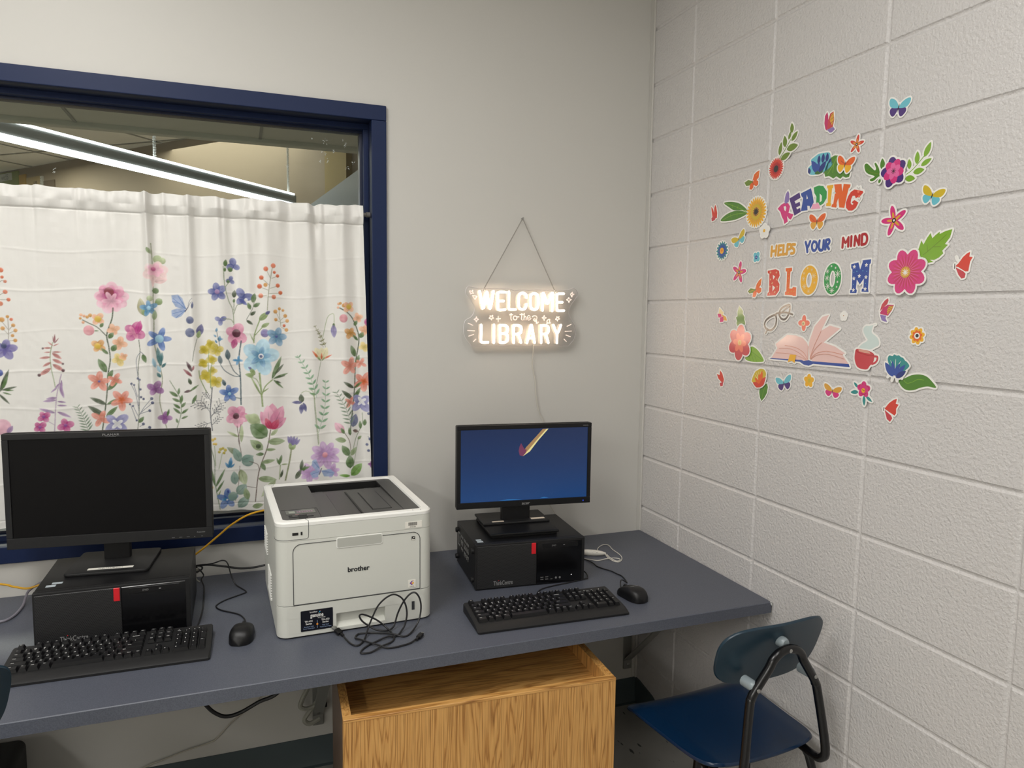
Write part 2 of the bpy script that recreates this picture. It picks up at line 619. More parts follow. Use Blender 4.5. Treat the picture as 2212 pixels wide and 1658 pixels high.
def bracket(x, label):
    t = thing('shelf_bracket', label, 'bracket', (x, 0, 0), 0, 'steel brackets under the counter')
    b = MB().box((-.018, -.005, .146), (.018, -.0005, ZT - .0328), .001)
    b.box((-.018, -.56, ZT - .0378), (.018, -.0005, ZT - .0328), .001)
    b.build('angle_bar', M_steel, t)
    n = Vector((0, -.47, .49)).normalized()
    q = Vector((0, n.z, -n.y)) * .0022
    A, B = Vector((0, -.007, .183)), Vector((0, -.50, .674))
    vv = []
    for p in (A, B):
        for sx in (-.0175, .0175):
            for s in (-1, 1):
                vv.append(p + Vector((sx, 0, 0)) + q * s)
    b = MB().add(vv, [(0, 1, 3, 2), (4, 6, 7, 5), (0, 4, 5, 1), (2, 3, 7, 6), (1, 5, 7, 3), (0, 2, 6, 4)])
    b.box((-.0175, -.0095, .146), (.0175, -.005, .186), .001)
    b.build('brace', M_steel, t)
    for z in (.165, .20):
        MB().lathe([(.0065, 0), (.0062, .003), (.003, .0045), (.0005, .0045)], (0, 0, 0), 12).build('bolt', M_bolt, t).matrix_local = Matrix.Translation((0, -.0095 if z < .19 else -.024, z)) @ Matrix.Rotation(PI / 2, 4, 'X')
    return t


bracket(-1.264, 'steel shelf bracket left of the oak cabinet, tied with a black cord')
bracket(-.0445, 'steel shelf bracket beside the wall corner under the counter')
# grey cable loops hung behind the left bracket
b = MB().tube([(-1.245, -.04, .70), (-1.27, -.05, .62), (-1.31, -.05, .5), (-1.315, -.045, .40), (-1.29, -.04, .33), (-1.318, -.045, .27), (-1.325, -.05, .245), (-1.30, -.05, .235), (-1.262, -.045, .245)], .008, 8, sm=5)
b.tube([(-1.262, -.04, .26), (-1.30, -.045, .215), (-1.313, -.05, .195), (-1.295, -.05, .18), (-1.262, -.045, .19)], .008, 8, sm=5)
tag(b.build('cable_loop', mat('putty_cable', 'a09f93', .5)), 'putty grey cable looped behind the left bracket', 'cable')
b = MB().tube([(-1.284, -.03, .222), (-1.264, -.0335, .2225), (-1.244, -.03, .226), (-1.24, -.012, .226), (-1.264, -.008, .224), (-1.287, -.012, .222)], .0017, 6, True, sm=4)
b.tube([(-1.244, -.03, .226), (-1.232, -.02, .30), (-1.222, -.02, .42)], .0017, 6)
b.box((-1.246, -.034, .219), (-1.236, -.024, .233), .002)
tag(b.build('cable_tie', M_cable), 'black cord tied round the left bracket', 'cord')

# ---------------------------------------------------------------- oak cabinet standing under the counter
def oak(name, horizontal):
    m = bpy.data.materials.new(name)
    m.use_nodes = True
    nt = m.node_tree
    bs = nt.nodes['Principled BSDF']
    L = nt.links.new
    N = lambda k: nt.nodes.new('ShaderNode' + k)
    tc, mp = N('TexCoord'), N('Mapping')
    mp.inputs['Rotation'].default_value = (0, 0, 0)
    mp.inputs['Scale'].default_value = (.75, 9, 9) if horizontal else (15, 6, .85)
    n1 = N('TexNoise'); n1.inputs['Scale'].default_value = 1.15; n1.inputs['Detail'].default_value = 3.5; n1.inputs['Roughness'].default_value = .42
    ml = N('Math'); ml.operation = 'MULTIPLY'; ml.inputs[1].default_value = 20
    fr = N('Math'); fr.operation = 'FRACT'
    rp = N('ValToRGB')
    e = rp.color_ramp.elements
    e[0].position, e[1].position = 0, 1
    e[0].color = (*lin('cf9b58'), 1); e[1].color = (*lin('c68f4c'), 1)
    k = rp.color_ramp.elements.new(.45); k.color = (*lin('d8a561'), 1)
    k = rp.color_ramp.elements.new(.72); k.color = (*lin('cf9a56'), 1)
    k = rp.color_ramp.elements.new(.86); k.color = (*lin('a8753b'), 1)
    mp2 = N('Mapping')
    mp2.inputs['Scale'].default_value = (8, 60, 420) if horizontal else (420, 60, 8)
    n2 = N('TexNoise'); n2.inputs['Scale'].default_value = 1; n2.inputs['Detail'].default_value = 2
    rp2 = N('ValToRGB')
    rp2.color_ramp.elements[0].position = .36; rp2.color_ramp.elements[1].position = .52
    rp2.color_ramp.elements[0].color = (.62, .58, .53, 1)
    mm = N('Mix'); mm.data_type = 'RGBA'; mm.blend_type = 'MULTIPLY'; mm.inputs[0].default_value = .85
    for q in (mp, mp2):
        L(tc.outputs['Object'], q.inputs['Vector'])
    L(mp.outputs[0], n1.inputs['Vector']); L(n1.outputs['Fac'], ml.inputs[0]); L(ml.outputs[0], fr.inputs[0]); L(fr.outputs[0], rp.inputs['Fac'])
    L(mp2.outputs[0], n2.inputs['Vector']); L(n2.outputs['Fac'], rp2.inputs['Fac'])
    L(rp.outputs[0], mm.inputs[6]); L(rp2.outputs[0], mm.inputs[7]); L(mm.outputs[2], bs.inputs['Base Color'])
    bs.inputs['Roughness'].default_value = .42
    return m


M_oakv, M_oakh = oak('oak_upright_grain', False), oak('oak_flat_grain', True)
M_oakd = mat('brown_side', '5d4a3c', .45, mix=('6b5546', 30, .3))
cab = thing('oak_cabinet', 'oak wood-grain cabinet with an open recessed top, pushed half under the counter', 'cabinet', (-.9245, -.827, 0), rad(-2.6))
W2, H, D = .3565, .610, .355
MB().box((-W2, 0, .0), (W2, .019, H - .001), .0008, 1).build('front_panel', M_oakv, cab)
MB().box((-W2, -.0012, H - .008), (W2, .0195, H), .001, 1).build('edge_strip', M_oakh, cab)
for s in (-1, 1):
    x0, x1 = (-W2, -W2 + .021) if s < 0 else (W2 - .021, W2)
    b = MB().box((x0, .019, 0), (x1, D, H - .0005), .0008, 1)
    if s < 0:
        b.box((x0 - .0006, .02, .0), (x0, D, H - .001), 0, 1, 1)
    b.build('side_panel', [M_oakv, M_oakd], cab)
MB().box((-W2 + .021, .019, H - .060), (W2 - .021, D - .019, H - .042), 0).build('top_board', M_oakh, cab)
MB().box((-W2 + .021, D - .019, 0), (W2 - .021, D, H - .0005), 0).build('back_panel', M_oakv, cab)

# ---------------------------------------------------------------- desktop computers lying on their sides
M_mesh = bpy.data.materials.new('vent_mesh')
M_mesh.use_nodes = True
nt = M_mesh.node_tree
bs = nt.nodes['Principled BSDF']
bs.inputs['Roughness'].default_value = .45
tc, mp = nt.nodes.new('ShaderNodeTexCoord'), nt.nodes.new('ShaderNodeMapping')
sep = nt.nodes.new('ShaderNodeSeparateXYZ')


def nmath(nt, op, a, b=None):
    n = nt.nodes.new('ShaderNodeMath')
    n.operation = op
    for i, q in enumerate((a, b)):
        if q is None:
            continue
        if isinstance(q, (int, float)):
            n.inputs[i].default_value = q
        else:
            nt.links.new(q, n.inputs[i])
    return n.outputs[0]


nt.links.new(tc.outputs['Object'], sep.inputs[0])
pit = .0046
row = nmath(nt, 'MULTIPLY', sep.outputs['Z'], 1 / (pit * .866))
rf = nmath(nt, 'FLOOR', row)
odd = nmath(nt, 'MULTIPLY', nmath(nt, 'MODULO', rf, 2.0), .5)
cx = nmath(nt, 'SUBTRACT', nmath(nt, 'FRACT', nmath(nt, 'ADD', nmath(nt, 'MULTIPLY', nmath(nt, 'ADD', sep.outputs['X'], 2.0), 1 / pit), odd)), .5)
cz = nmath(nt, 'SUBTRACT', nmath(nt, 'FRACT', row), .5)
rr_ = nmath(nt, 'SQRT', nmath(nt, 'ADD', nmath(nt, 'MULTIPLY', cx, cx), nmath(nt, 'MULTIPLY', cz, cz)))
hole = nmath(nt, 'LESS_THAN', rr_, .30)
mx = nt.nodes.new('ShaderNodeMix')
mx.data_type = 'RGBA'
mx.inputs[6].default_value = (*lin('2b2b2c'), 1)
mx.inputs[7].default_value = (*lin('050506'), 1)
nt.links.new(hole, mx.inputs[0])
nt.links.new(mx.outputs[2], bs.inputs['Base Color'])
M_chip = mat('chip_label', 'b9c3c9', .35)
M_led = mat('white_led', 'ffffff', .4, emit=('ffffff', 1.5))


def computer(name, label, loc, rz, full):
    t = thing(name, label, 'computer', loc, rz, 'desktop computers lying on their sides')
    w, h, d = .180, .145, .139          # half width, height, half depth
    MB().box((-w, -d + .022, 0.003), (w, d, h), .002, 2).build('case', M_blk, t)
    # front bezel frame
    b = MB().box((-w - .001, -d, 0.001), (w + .001, -d + .022, h + .0012), .004, 2)
    for k in range(26):
        x = -w + .012 + k * .0068 + (0.012 if k > 7 else 0) + (.012 if k > 16 else 0)
        b.box((x, -d + .009, h + .001), (x + .0035, -d + .012, h + .0016), 0, 1, 1)
    b.build('front_bezel', [M_blk2, M_ink], t)
    MB().box((-w + .004, -d - .002, .006), (.017, -d + .001, h - .006), .001, 1).build('vent_grille', M_mesh, t)
    MB().box((.0175, -d - .0015, .004), (w - .010, -d + .001, h - .006), .0012, 1).build('drive_panel', M_gloss, t)
    MB().box((.0, -d - .0034, h - .041), (.0145, -d, h - .006), .001, 1).build('red_tab', M_red, t)
    b = MB().box((.036, -d - .0022, h - .026), (w - .024, -d - .001, h - .010), .0006, 1)
    b.text('DVD', .0068, (.074, -d - .0024, h - .021), mi=1, slant=.2)
    b.box((.106, -d - .0026, h - .020), (.111, -d - .002, h - .0175), 0, 1, 1)
    b.build('disc_drive', [M_blk, mat('grey_print', '8b8b8b', .5)], t)
    b = MB().text('ThinkCentre', .0195, (-.092, -d - .0024, .0135), sx=.62, weight=.012)
    b.lathe([(.0013, 0), (.0001, .0004)], (0, 0, 0), 8, 1, Matrix.Translation((-.1065, -d - .0026, .0285)) @ Matrix.Rotation(PI / 2, 4, 'X'))
    b.build('maker_name', [mat('silver_print', 'a5a5a4', .35, metal=.4), M_red], t, smooth=False)
    if full:
        b = MB()
        for x in (.030, .046):
            for z in (.017, .024):
                b.box((x, -d - .0022, z), (x + .0115, -d - .001, z + .0042), 0, 1, 0)
                b.box((x + .001, -d - .0026, z + .0008), (x + .0105, -d - .002, z + .0018), 0, 1, 1)
        b.box((.064, -d - .0022, .016), (.072, -d - .001, .0195), 0, 1, 0).box((.065, -d - .0026, .0172), (.071, -d - .002, .0182), 0, 1, 1)
        b.build('port', [M_ink, mat('grey_print', '8b8b8b', .5)], t, smooth=False)
        b = MB()
        for x in (.083, .096):
            b.lathe([(.0034, 0), (.003, .0012), (.0016, .0012), (.0014, -.001)], (0, 0, 0), 10, 0, Matrix.Translation((x, -d - .0015, .020)) @ Matrix.Rotation(PI / 2, 4, 'X'))
        b.build('audio_jack', mat('grey_print', '8b8b8b', .5), t)
        MB().lathe([(.0014, 0), (.0006, .0008)], (0, 0, 0), 8, 0, Matrix.Translation((.135, -d - .0015, .026)) @ Matrix.Rotation(PI / 2, 4, 'X')).build('status_light', M_led, t)
        for y, z in ((-.108, .118), (.125, .118), (-.108, .026), (.125, .026)):
            b = MB().lathe([(.009, 0), (.009, .006), (.0075, .008), (.0005, .008)], (0, 0, 0), 12, 0, Matrix.Translation((-w, y, z)) @ Matrix.Rotation(-PI / 2, 4, 'Y'))
            b.build('rubber_foot', M_blk2, t)
        b = MB()
        bar_ = lambda y, z, dy, dz_: b.box((-w - .0006, y - dy, z), (-w, y, z + dz_))
        for q in ((.118, .070, .006, .045), (.112, .110, .022, .005), (.112, .070, .018, .005), (.094, .084, .006, .022)):
            bar_(*q)
        for y0_, n_ in ((.070, 4), (.052, 4), (.026, 5), (.010, 5), (-.012, 5), (-.030, 5)):
            for k in range(n_):
                bar_(y0_, .108 - k * .0125 - .004 * (k % 2), .010 if (k + n_) % 3 else .005, .0075)
        b.build('printed_mark', mat('chalk_print', '8c8c8a', .6), t, smooth=False)
        lab = ((-.168, -.095, .017, .012), (-.168, -.113, .019, .013))
    else:
        lab = ((-.150, -.078, .024, .012), (-.160, -.098, .022, .014))
    for x, y, a, c in lab:
        b = MB().box((x, y, h), (x + a, y + c, h + .0005))
        b.build('chip_sticker', M_chip, t, smooth=False)
    return t


computer('desktop_computer', 'black desktop computer lying flat under the switched-off monitor', (-1.809, -.282, ZT), 0, False)
computer('desktop_computer', 'black desktop computer lying flat under the blue-screen monitor', (-.6335, -.2815, ZT), rad(-4.4), True)
ZP = ZT + .145

# ---------------------------------------------------------------- monitors
def monitor_left():
    t = thing('monitor', 'wide black monitor with a dark screen in front of the curtain', 'monitor', (-1.829, -.227, ZP), rad(-5.5))
    b = MB().prism(rrect(-.105, -.100, .102, .088, .012), .0, .009, bev=.003)
    b.build('stand_base', M_blk2, t)
    MB().box((-.034, .012, .006), (.034, .034, .13), .004).build('stand_neck', M_blk, t)
    b = MB().box((-.052, -.080, .0091), (.060, -.066, .0096))
    b.text('SUP-14-LIB-0004', .0088, (.004, -.0765, .0098), (1, 0, 0), (0, 1, 0), mi=1)
    b.build('name_strip', [M_label, M_ink], t, smooth=False)
    # panel: local y of the front face
    y = -.024
    z0, z1, w = .062, .3765, .2575
    M = Matrix.Rotation(0, 4, 'X')
    b = MB()
    # bezel ring
    for a, c in (((-w, z0), (w, z0 + .030)), ((-w, z1 - .0165), (w, z1)), ((-w, z0 + .03), (-w + .0155, z1 - .0165)), ((w - .0155, z0 + .03), (w, z1 - .0165))):
        b.box((a[0], y, a[1]), (c[0], y + .02, c[1]), .0015, 2)
    b.box((-w, y + .004, z0), (w, y + .034, z1), .004)
    b.build('bezel', M_blk2, t)
    MB().box((-.10, y + .030, z0 + .05), (.10, y + .05, z1 - .08), .006).build('rear_housing', M_blk, t)
    MB().box((-w + .0150, y + .0036, z0 + .0295), (w - .0150, y + .0056, z1 - .016)).build('screen', mat('off_screen', '060506', .45, spec=.2), t, smooth=False)
    b = MB().text('PLANAR', .0085, (.005, y - .0004, z1 - .0115), sx=1.35, weight=.008).box((-.008, y - .0004, z1 - .0145), (.018, y + .0002, z1 - .0139))
    b.text('PL2210W', .0055, (w - .03, y - .0004, z0 + .016))
    b.build('maker_name', mat('grey_print', '8b8b8b', .5), t, smooth=False)
    for k in range(5):
        x = .150 + k * .0195
        MB().box((x, y - .0003, z0 + .005), (x + (.008 if k < 3 else .003), y + .001, z0 + .0068)).build('button', mat('grey_mark', '5c5c5e', .5), t, smooth=False)
    return t


monitor_left()


def monitor_right():
    t = thing('monitor', 'black monitor showing a dark blue picture under the neon sign', 'monitor', (-.636, -.262, ZP), rad(-4.4))
    MB().box((-.112, -.107, .0), (.107, .108, .008), .002).build('stand_base', M_blk, t)
    MB().box((-.118, -.113, .008), (.113, .012, .017), .003).build('base_plate', M_blk, t)
    MB().box((-.118, -.020, .017), (.113, .108, .025), .003).build('base_plate', M_blk2, t)
    b = MB().box((-.048, .006, .02), (.050, .030, .11), .003)
    b.build('stand_neck', M_blk, t)
    for a, c in (((-.085, -.012, .0251), (-.045, -.002, .0256)), ((.052, -.006, .0251), (.100, .010, .0256))):
        b = MB().box(a, c).text('0 41 2', .006, ((a[0] + c[0]) / 2, a[1] + .003, .0258), (1, 0, 0), (0, 1, 0), mi=1)
        b.build('paper_label', [mat('cream_label', 'e8d9c6', .55), M_ink], t, smooth=False)
    p = bpy.data.objects.new('panel', None)
    t_ = p  # panel pieces sit in a yawed frame but hang directly on the monitor
    y, w, z0, z1 = .012, .2315, .0715, .3475
    M = Matrix.Translation((.028, 0, 0)) @ Matrix.Rotation(rad(-1.6), 4, 'Z')
    b = MB()
    for a, c in (((-w, z0), (w, z0 + .021)), ((-w, z1 - .0145), (w, z1)), ((-w, z0 + .021), (-w + .013, z1 - .0145)), ((w - .013, z0 + .021), (w, z1 - .0145))):
        b.box((a[0], y - .020, a[1]), (c[0], y, c[1]), .0015, 2, 0, M)
    b.box((-w, y - .016, z0), (w, y + .012, z1), .004, 2, 0, M)
    b.build('bezel', M_blk, t)
    MB().box((-.10, y + .010, z0 + .03), (.10, y + .03, z1 - .06), .006, 2, 0, M).build('rear_housing', M_blk, t)
    # screen picture: deep blue with a pale comet-like stroke
    m = bpy.data.materials.new('lit_screen')
    m.use_nodes = True
    nt = m.node_tree
    bs = nt.nodes['Principled BSDF']
    bs.inputs['Base Color'].default_value = (.004, .004, .006, 1)
    bs.inputs['Roughness'].default_value = .25
    tc, sp, rp = nt.nodes.new('ShaderNodeTexCoord'), nt.nodes.new('ShaderNodeSeparateXYZ'), nt.nodes.new('ShaderNodeValToRGB')
    mr = nt.nodes.new('ShaderNodeMapRange')
    mr.inputs[1].default_value, mr.inputs[2].default_value = z0, z1
    e = rp.color_ramp.elements
    e[0].color, e[1].color = (*lin('1e4b85'), 1), (*lin('1b2f58'), 1)
    k = e.new(.5); k.color = (*lin('1a3a6c'), 1)
    nt.links.new(tc.outputs['Object'], sp.inputs[0]); nt.links.new(sp.outputs['Z'], mr.inputs[0]); nt.links.new(mr.outputs[0], rp.inputs[0])
    nt.links.new(rp.outputs[0], bs.inputs['Emission Color'])
    bs.inputs['Emission Strength'].default_value = .78
    MB().box((-w + .0125, y - .0166, z0 + .0205), (w - .0125, y - .0146, z1 - .014), 0, 1, 0, M).build('screen', m, t, smooth=False)
    sw, sh = 2 * w - .025, z1 - z0 - .0345
    g = lambda u, v, k=0: M @ Vector((-w + .0125 + u * sw, y - .0168 - k * .0001, z1 - .014 - v * sh))
    gold = mat('screen_gold', '000000', .4, emit=('b08a5c', .9))
    pale = mat('screen_pale', '000000', .4, emit=('e8dc9a', 1.0))
    pink = mat('screen_pink', '000000', .4, emit=('7a3d5c', .9))
    cyan = mat('screen_cyan', '000000', .4, emit=('2f78b8', .9))
    for nm, mt, pp, lv in (('light_streak', gold, ((.470, .36), (.505, .26), (.58, .12), (.635, .012), (.68, .012), (.60, .16), (.53, .31), (.480, .385)), 0),
                           ('light_streak', pale, ((.480, .385), (.530, .285), (.61, .12), (.665, .012), (.68, .012), (.60, .17), (.535, .32)), 1),
                           ('pink_petal', pink, ((.465, .20), (.475, .235), (.490, .28), (.505, .295), (.512, .285), (.500, .345), (.480, .385), (.455, .37), (.446, .31), (.452, .25)), 2),
                           ('blue_gleam', cyan, ((.62, .985), (.65, .97), (.67, .975), (.69, .985)), 3), ('blue_gleam', cyan, ((.29, .992), (.36, .98), (.42, .982), (.48, .992)), 3)):
        MB().quad([g(u, v, lv) for u, v in pp]).build(nm, mt, t, smooth=False)
    b = MB().text('acer', .0135, M @ Vector((.002, y - .0204, z0 + .0065)), M.to_3x3() @ Vector((1, 0, 0)), weight=.02, sx=1.15, slant=.15)
    b.text('V206HQL', .0048, M @ Vector((w - .022, y - .0204, z1 - .0095)), M.to_3x3() @ Vector((1, 0, 0)))
    b.build('maker_name', mat('grey_print', '8b8b8b', .5), t, smooth=False)
    MB().box((.205, y - .0206, z0 + .007), (.2065, y - .02, z0 + .011), 0, 1, 0, M).build('power_light', mat('blue_led', '2040ff', .4, emit=('3050ff', 2.0)), t, smooth=False)
    bpy.data.objects.remove(p)
    return t


monitor_right()

# ---------------------------------------------------------------- keyboards
M_key = mat('key_black', '141416', .38, spec=.4)
M_glyph = mat('key_print', 'd6d6d4', .5)
U = .01905


def keyboard(label, loc, rz):
    t = thing('keyboard', label, 'keyboard', loc, rz, 'black wired keyboards')
    W, Dp = .226, .0815
    tilt = math.atan2(.018, 2 * Dp)
    zt = lambda y: .0105 + (y + Dp) / (2 * Dp) * .018          # deck height
    # case with a low palm edge
    prof = [(-Dp, .001), (-Dp, .006), (-Dp + .004, .0085), (-Dp + .030, .0155), (Dp - .004, .0265), (Dp, .024), (Dp, .001)]
    b = MB()
    f3 = []
    for x, s in ((-W, .004), (-W + .004, 0), (W - .004, 0), (W, .004)):
        f3 += [(x, p[0] + (s if k < 3 else (-s if k > 3 else 0)), max(.001, p[1] - s * .5)) for k, p in enumerate(prof)]
    n = len(prof)
    F = []
    for i in range(3):
        for k in range(n):
            F.append((i * n + k, i * n + (k + 1) % n, (i + 1) * n + (k + 1) % n, (i + 1) * n + k))
    F += [tuple(range(n)), tuple(reversed(range(3 * n, 4 * n)))]
    b.add(f3, F)
    b.build('case', M_blk2, t, angle=25)
    T = Matrix.Translation((0, -Dp, .0095)) @ Matrix.Rotation(math.atan2(.0172, 2 * Dp), 4, 'X')
    y0 = .0365                                               # front of the key field, along the deck
    ax = -.2155
    rowy = [y0 + U * k for k in range(5)] + [y0 + U * 5 + .005]

    def key(x, r, wu, s, name='key', hu=1.0, sub=''):
        a, c = x + .0012, x + wu * U - .0012
        p, q = rowy[r] + .0012, rowy[r] + hu * U - .0012
        zb, ztp = .003, .0102 + (.0012 if r == 0 else 0)
        i = .0030
        v = [(a, p, zb), (c, p, zb), (c, q, zb), (a, q, zb), (a + i, p + i, ztp), (c - i, p + i, ztp), (c - i, q - .0015, ztp + .0004), (a + i, q - .0015, ztp + .0004)]
        cx_ = (a + c) / 2
        b = MB().add(v, [(4, 5, 6, 7), (0, 1, 5, 4), (1, 2, 6, 5), (2, 3, 7, 6), (3, 0, 4, 7), (3, 2, 1, 0)])
        if s:
            size = .0058 if len(s) == 1 else .0038
            wid = .62 * size * len(s)
            xo = a + i + .0012 + wid / 2 if wu < 3 else cx_
            b.text(s, size, (xo, q - .0022 - size, ztp + .0007), (1, 0, 0), (0, 1, 0), mi=1, weight=.02)
            if sub:
                b.text(sub, .0044, (xo, p + i + .0008, ztp + .0006), (1, 0, 0), (0, 1, 0), mi=1, weight=.02)
        b.v = [tuple(T @ Vector(q)) for q in b.v]
        return b.build(name, [M_key, M_glyph], t, smooth=False)

    rows = [
        (0, [('Ctrl', 1.5), ('Fn', 1.0), ('Win', 1.25), ('Alt', 1.25), ('', 5.75), ('Alt', 1.25), ('Win', 1.0), ('Menu', 1.0), ('Ctrl', 1.0)]),
        (1, [('Shift', 2.25)] + [(c, 1) for c in 'ZXCVBNM'] + [(',', 1), ('.', 1), ('/', 1), ('Shift', 2.75)]),
        (2, [('Caps', 1.75)] + [(c, 1) for c in 'ASDFGHJKL'] + [(';', 1), ("'", 1), ('Enter', 2.25)]),
        (3, [('Tab', 1.5)] + [(c, 1) for c in 'QWERTYUIOP'] + [('[', 1), (']', 1), ('\\', 1.5)]),
        (4, [('~', 1)] + [(c, 1) for c in '!@#$%^&*()'] + [('_', 1), ('+', 1), ('Backspace', 2)]),
    ]
    digits = dict(zip('!@#$%^&*()_+~', '1234567890-=`'))
    for r, ks in rows:
        x = ax
        for s, wu in ks:
            key(x, r, wu, s, 'space_bar' if s == '' else 'key', 1.0, digits.get(s, '') if r == 4 else '')
            x += wu * U
    x = ax
    for k, s in enumerate(['Esc', None] + ['F%d' % i for i in range(1, 13)]):
        if s is None:
            x += U
            continue
        key(x, 5, 1, s, 'function_key')
        x += U
        if k in (5, 9):
            x += U * .5
    bx = ax + 15.3 * U
    for i, s in enumerate(('Prt', 'Scr', 'Brk')):
        key(bx + i * U, 5, 1, s, 'function_key')
    for r, ks in ((4, ('Ins', 'Hom', 'PgU')), (3, ('Del', 'End', 'PgD'))):
        for i, s in enumerate(ks):
            key(bx + i * U, r, 1, s, 'navigation_key')
    key(bx + U, 1, 1, '^', 'arrow_key')
    for i, s in enumerate('<v>'):
        key(bx + i * U, 0, 1, s, 'arrow_key')
    nx = ax + 18.6 * U
    for r, ks in ((4, ('Num', '/', '*', '-')), (3, '789'), (2, '456'), (1, '123')):
        for i, s in enumerate(ks):
            key(nx + i * U, r, 1, s, 'number_key')
    key(nx, 0, 2, '0', 'number_key'); key(nx + 2 * U, 0, 1, '.', 'number_key')
    key(nx + 3 * U, 2, 1, '+', 'number_key', 2); key(nx + 3 * U, 0, 1, 'Ent', 'number_key', 2)
    b = MB()
    for i in range(3):
        b.box((nx + .006 + i * .024, rowy[5] + .006, .0022), (nx + .0075 + i * .024, rowy[5] + .0085, .0032), 0, 1, 0)
    b.v = [tuple(T @ Vector(q)) for q in b.v]
    b.build('status_light', M_glyph, t, smooth=False)
    return t


kl = keyboard('black keyboard in front of the left computer', (-1.800, -.5345, ZT), rad(-.9))
kr = keyboard('black keyboard in front of the right computer', (-.681, -.6285, ZT), rad(-2.0))


def loc_tube(owner, name, pts, r, m, sm=6, n=8):
    """a cable given in room coordinates, hung as a part on its owner"""
    bpy.context.view_layer.update()
    inv = owner.matrix_world.inverted()
    b = MB().tube([inv @ Vector(p) for p in pts], r, n, sm=sm)
    return b.build(name, m, owner)


cz = ZT + .0022
loc_tube(kl, 'cable', [(-1.66, -.020, .775), (-1.632, -.035, .758), (-1.613, -.060, .742), (-1.618, -.09, .738), (-1.609, -.13, .726), (-1.606, -.233, cz), (-1.607, -.32, cz), (-1.614, -.40, cz), (-1.63, -.44, cz + .004), (-1.64, -.458, cz + .008)], .0021, M_cable)
loc_tube(kr, 'cable', [(-.452, -.34, .735), (-.438, -.39, .727), (-.446, -.424, .722), (-.458, -.430, .722), (-.49, -.433, .720), (-.53, -.440, cz), (-.58, -.448, cz), (-.625, -.462, cz), (-.652, -.49, cz), (-.658, -.52, cz + .004), (-.66, -.548, cz + .01)], .0021, M_cable)

# ---------------------------------------------------------------- mice
def mouse(label, loc, rz, logo, wheel_red):
    t = thing('mouse', label, 'mouse', loc, rz, 'black wired mice')
    L, W, H = .056, .031, .036
    nu, nv = 22, 14
    v, f = [], []
    for i in range(nu + 1):
        s = -1 + 2 * i / nu                                   # -1 rear, +1 front
        hw = W * (1 - abs(s) ** 3.2) ** .42 * (1 - .10 * max(0, s)) * (1 - .06 * math.exp(-((s - .15) / .35) ** 2))
        hz = H * ((1 - abs(s) ** 2.6) ** .55) * (.98 - .26 * s)
        hz = max(hz, .0015)
        for k in range(nv + 1):
            a = PI * k / nv
            cx_ = math.cos(a)
            x = hw * math.copysign(abs(cx_) ** .62, cx_)
            z = hz * math.sin(a) ** .60
            v.append((x, s * L, .001 + z))
    for i in range(nu):
        for k in range(nv):
            p = i * (nv + 1) + k
            f.append((p, p + 1, p + nv + 2, p + nv + 1))
    b = MB().add(v, f)
    b.add([q for q in [(W * .9 * math.cos(2 * PI * k / 24), L * .95 * math.sin(2 * PI * k / 24), .001) for k in range(24)]], [tuple(range(24))])
    b.build('shell', M_blk, t, angle=70)
    top = lambda s: .001 + H * ((1 - abs(s) ** 2.6) ** .55) * (.98 - .26 * s)
    b = MB()
    pts = [(0, s * L, top(s) + .0002) for s in [.3 + .68 * k / 10 for k in range(11)]]
    b.tube(pts, .0006, 5)
    b.build('button_seam', M_ink, t)
    b = MB().lathe([(.0005, -.003), (.008, -.003), (.009, -.0015), (.009, .0015), (.008, .003), (.0005, .003)], (0, 0, 0), 16, 0,
                   Matrix.Translation((0, .55 * L, top(.55) - .0045)) @ Matrix.Rotation(PI / 2, 4, 'Y'))
    b.build('scroll_wheel', mat('dark_rubber', '101012', .6), t)
    if wheel_red:
        MB().box((-.004, L - .002, .006), (.004, L + .005, .013), .002).build('red_cable_collar', M_red, t)
    if logo:
        s0 = -.1
        n = Vector((0, top(s0 + .1) - top(s0 - .1), 0))
        up = Vector((0, .2 * L, top(s0 + .1) - top(s0 - .1))).normalized()
        b = MB().text(logo, .0085, (0, s0 * L - .004, top(s0) + .0016), (1, 0, 0), up, weight=.01)
        b.build('maker_name', mat('silver_print', 'a5a5a4', .35, metal=.4), t, smooth=False)
    return t


ml = mouse('black mouse with a red cable collar, left of the printer', (-1.5005, -.512, ZT), rad(-8), None, True)
mr_ = mouse('black mouse beside the right keyboard', (-.387, -.607, ZT), rad(12), 'logitech', False)
loc_tube(ml, 'cable', [(-1.655, -.06, .772), (-1.62, -.085, .782), (-1.583, -.1, .789), (-1.556, -.1, .7955), (-1.541, -.105, .787), (-1.532, -.115, .755), (-1.52, -.13, .727), (-1.502, -.155, cz), (-1.488, -.188, cz), (-1.497, -.202, cz), (-1.542, -.234, cz), (-1.566, -.262, cz), (-1.570, -.285, cz), (-1.554, -.315, cz), (-1.511, -.357, cz), (-1.495, -.395, cz), (-1.492, -.43, cz + .003), (-1.492, -.458, cz + .007)], .0020, M_cable)
loc_tube(mr_, 'cable', [(-.41, -.20, cz), (-.375, -.25, cz), (-.366, -.30, cz + .002), (-.365, -.33, cz), (-.357, -.357, cz), (-.341, -.388, cz), (-.335, -.418, cz), (-.330, -.44, cz), (-.336, -.475, cz), (-.343, -.498, cz), (-.352, -.497, cz + .006), (-.368, -.505, cz + .014), (-.382, -.525, cz + .010), (-.396, -.556, cz + .008)], .0020, M_cable)

# ---------------------------------------------------------------- loose cables
def cable(name, label, pts, r, m, sm=6, cat='cable', n=8):
    return tag(MB().tube(pts, r, n, sm=sm).build(name, m), label, cat)


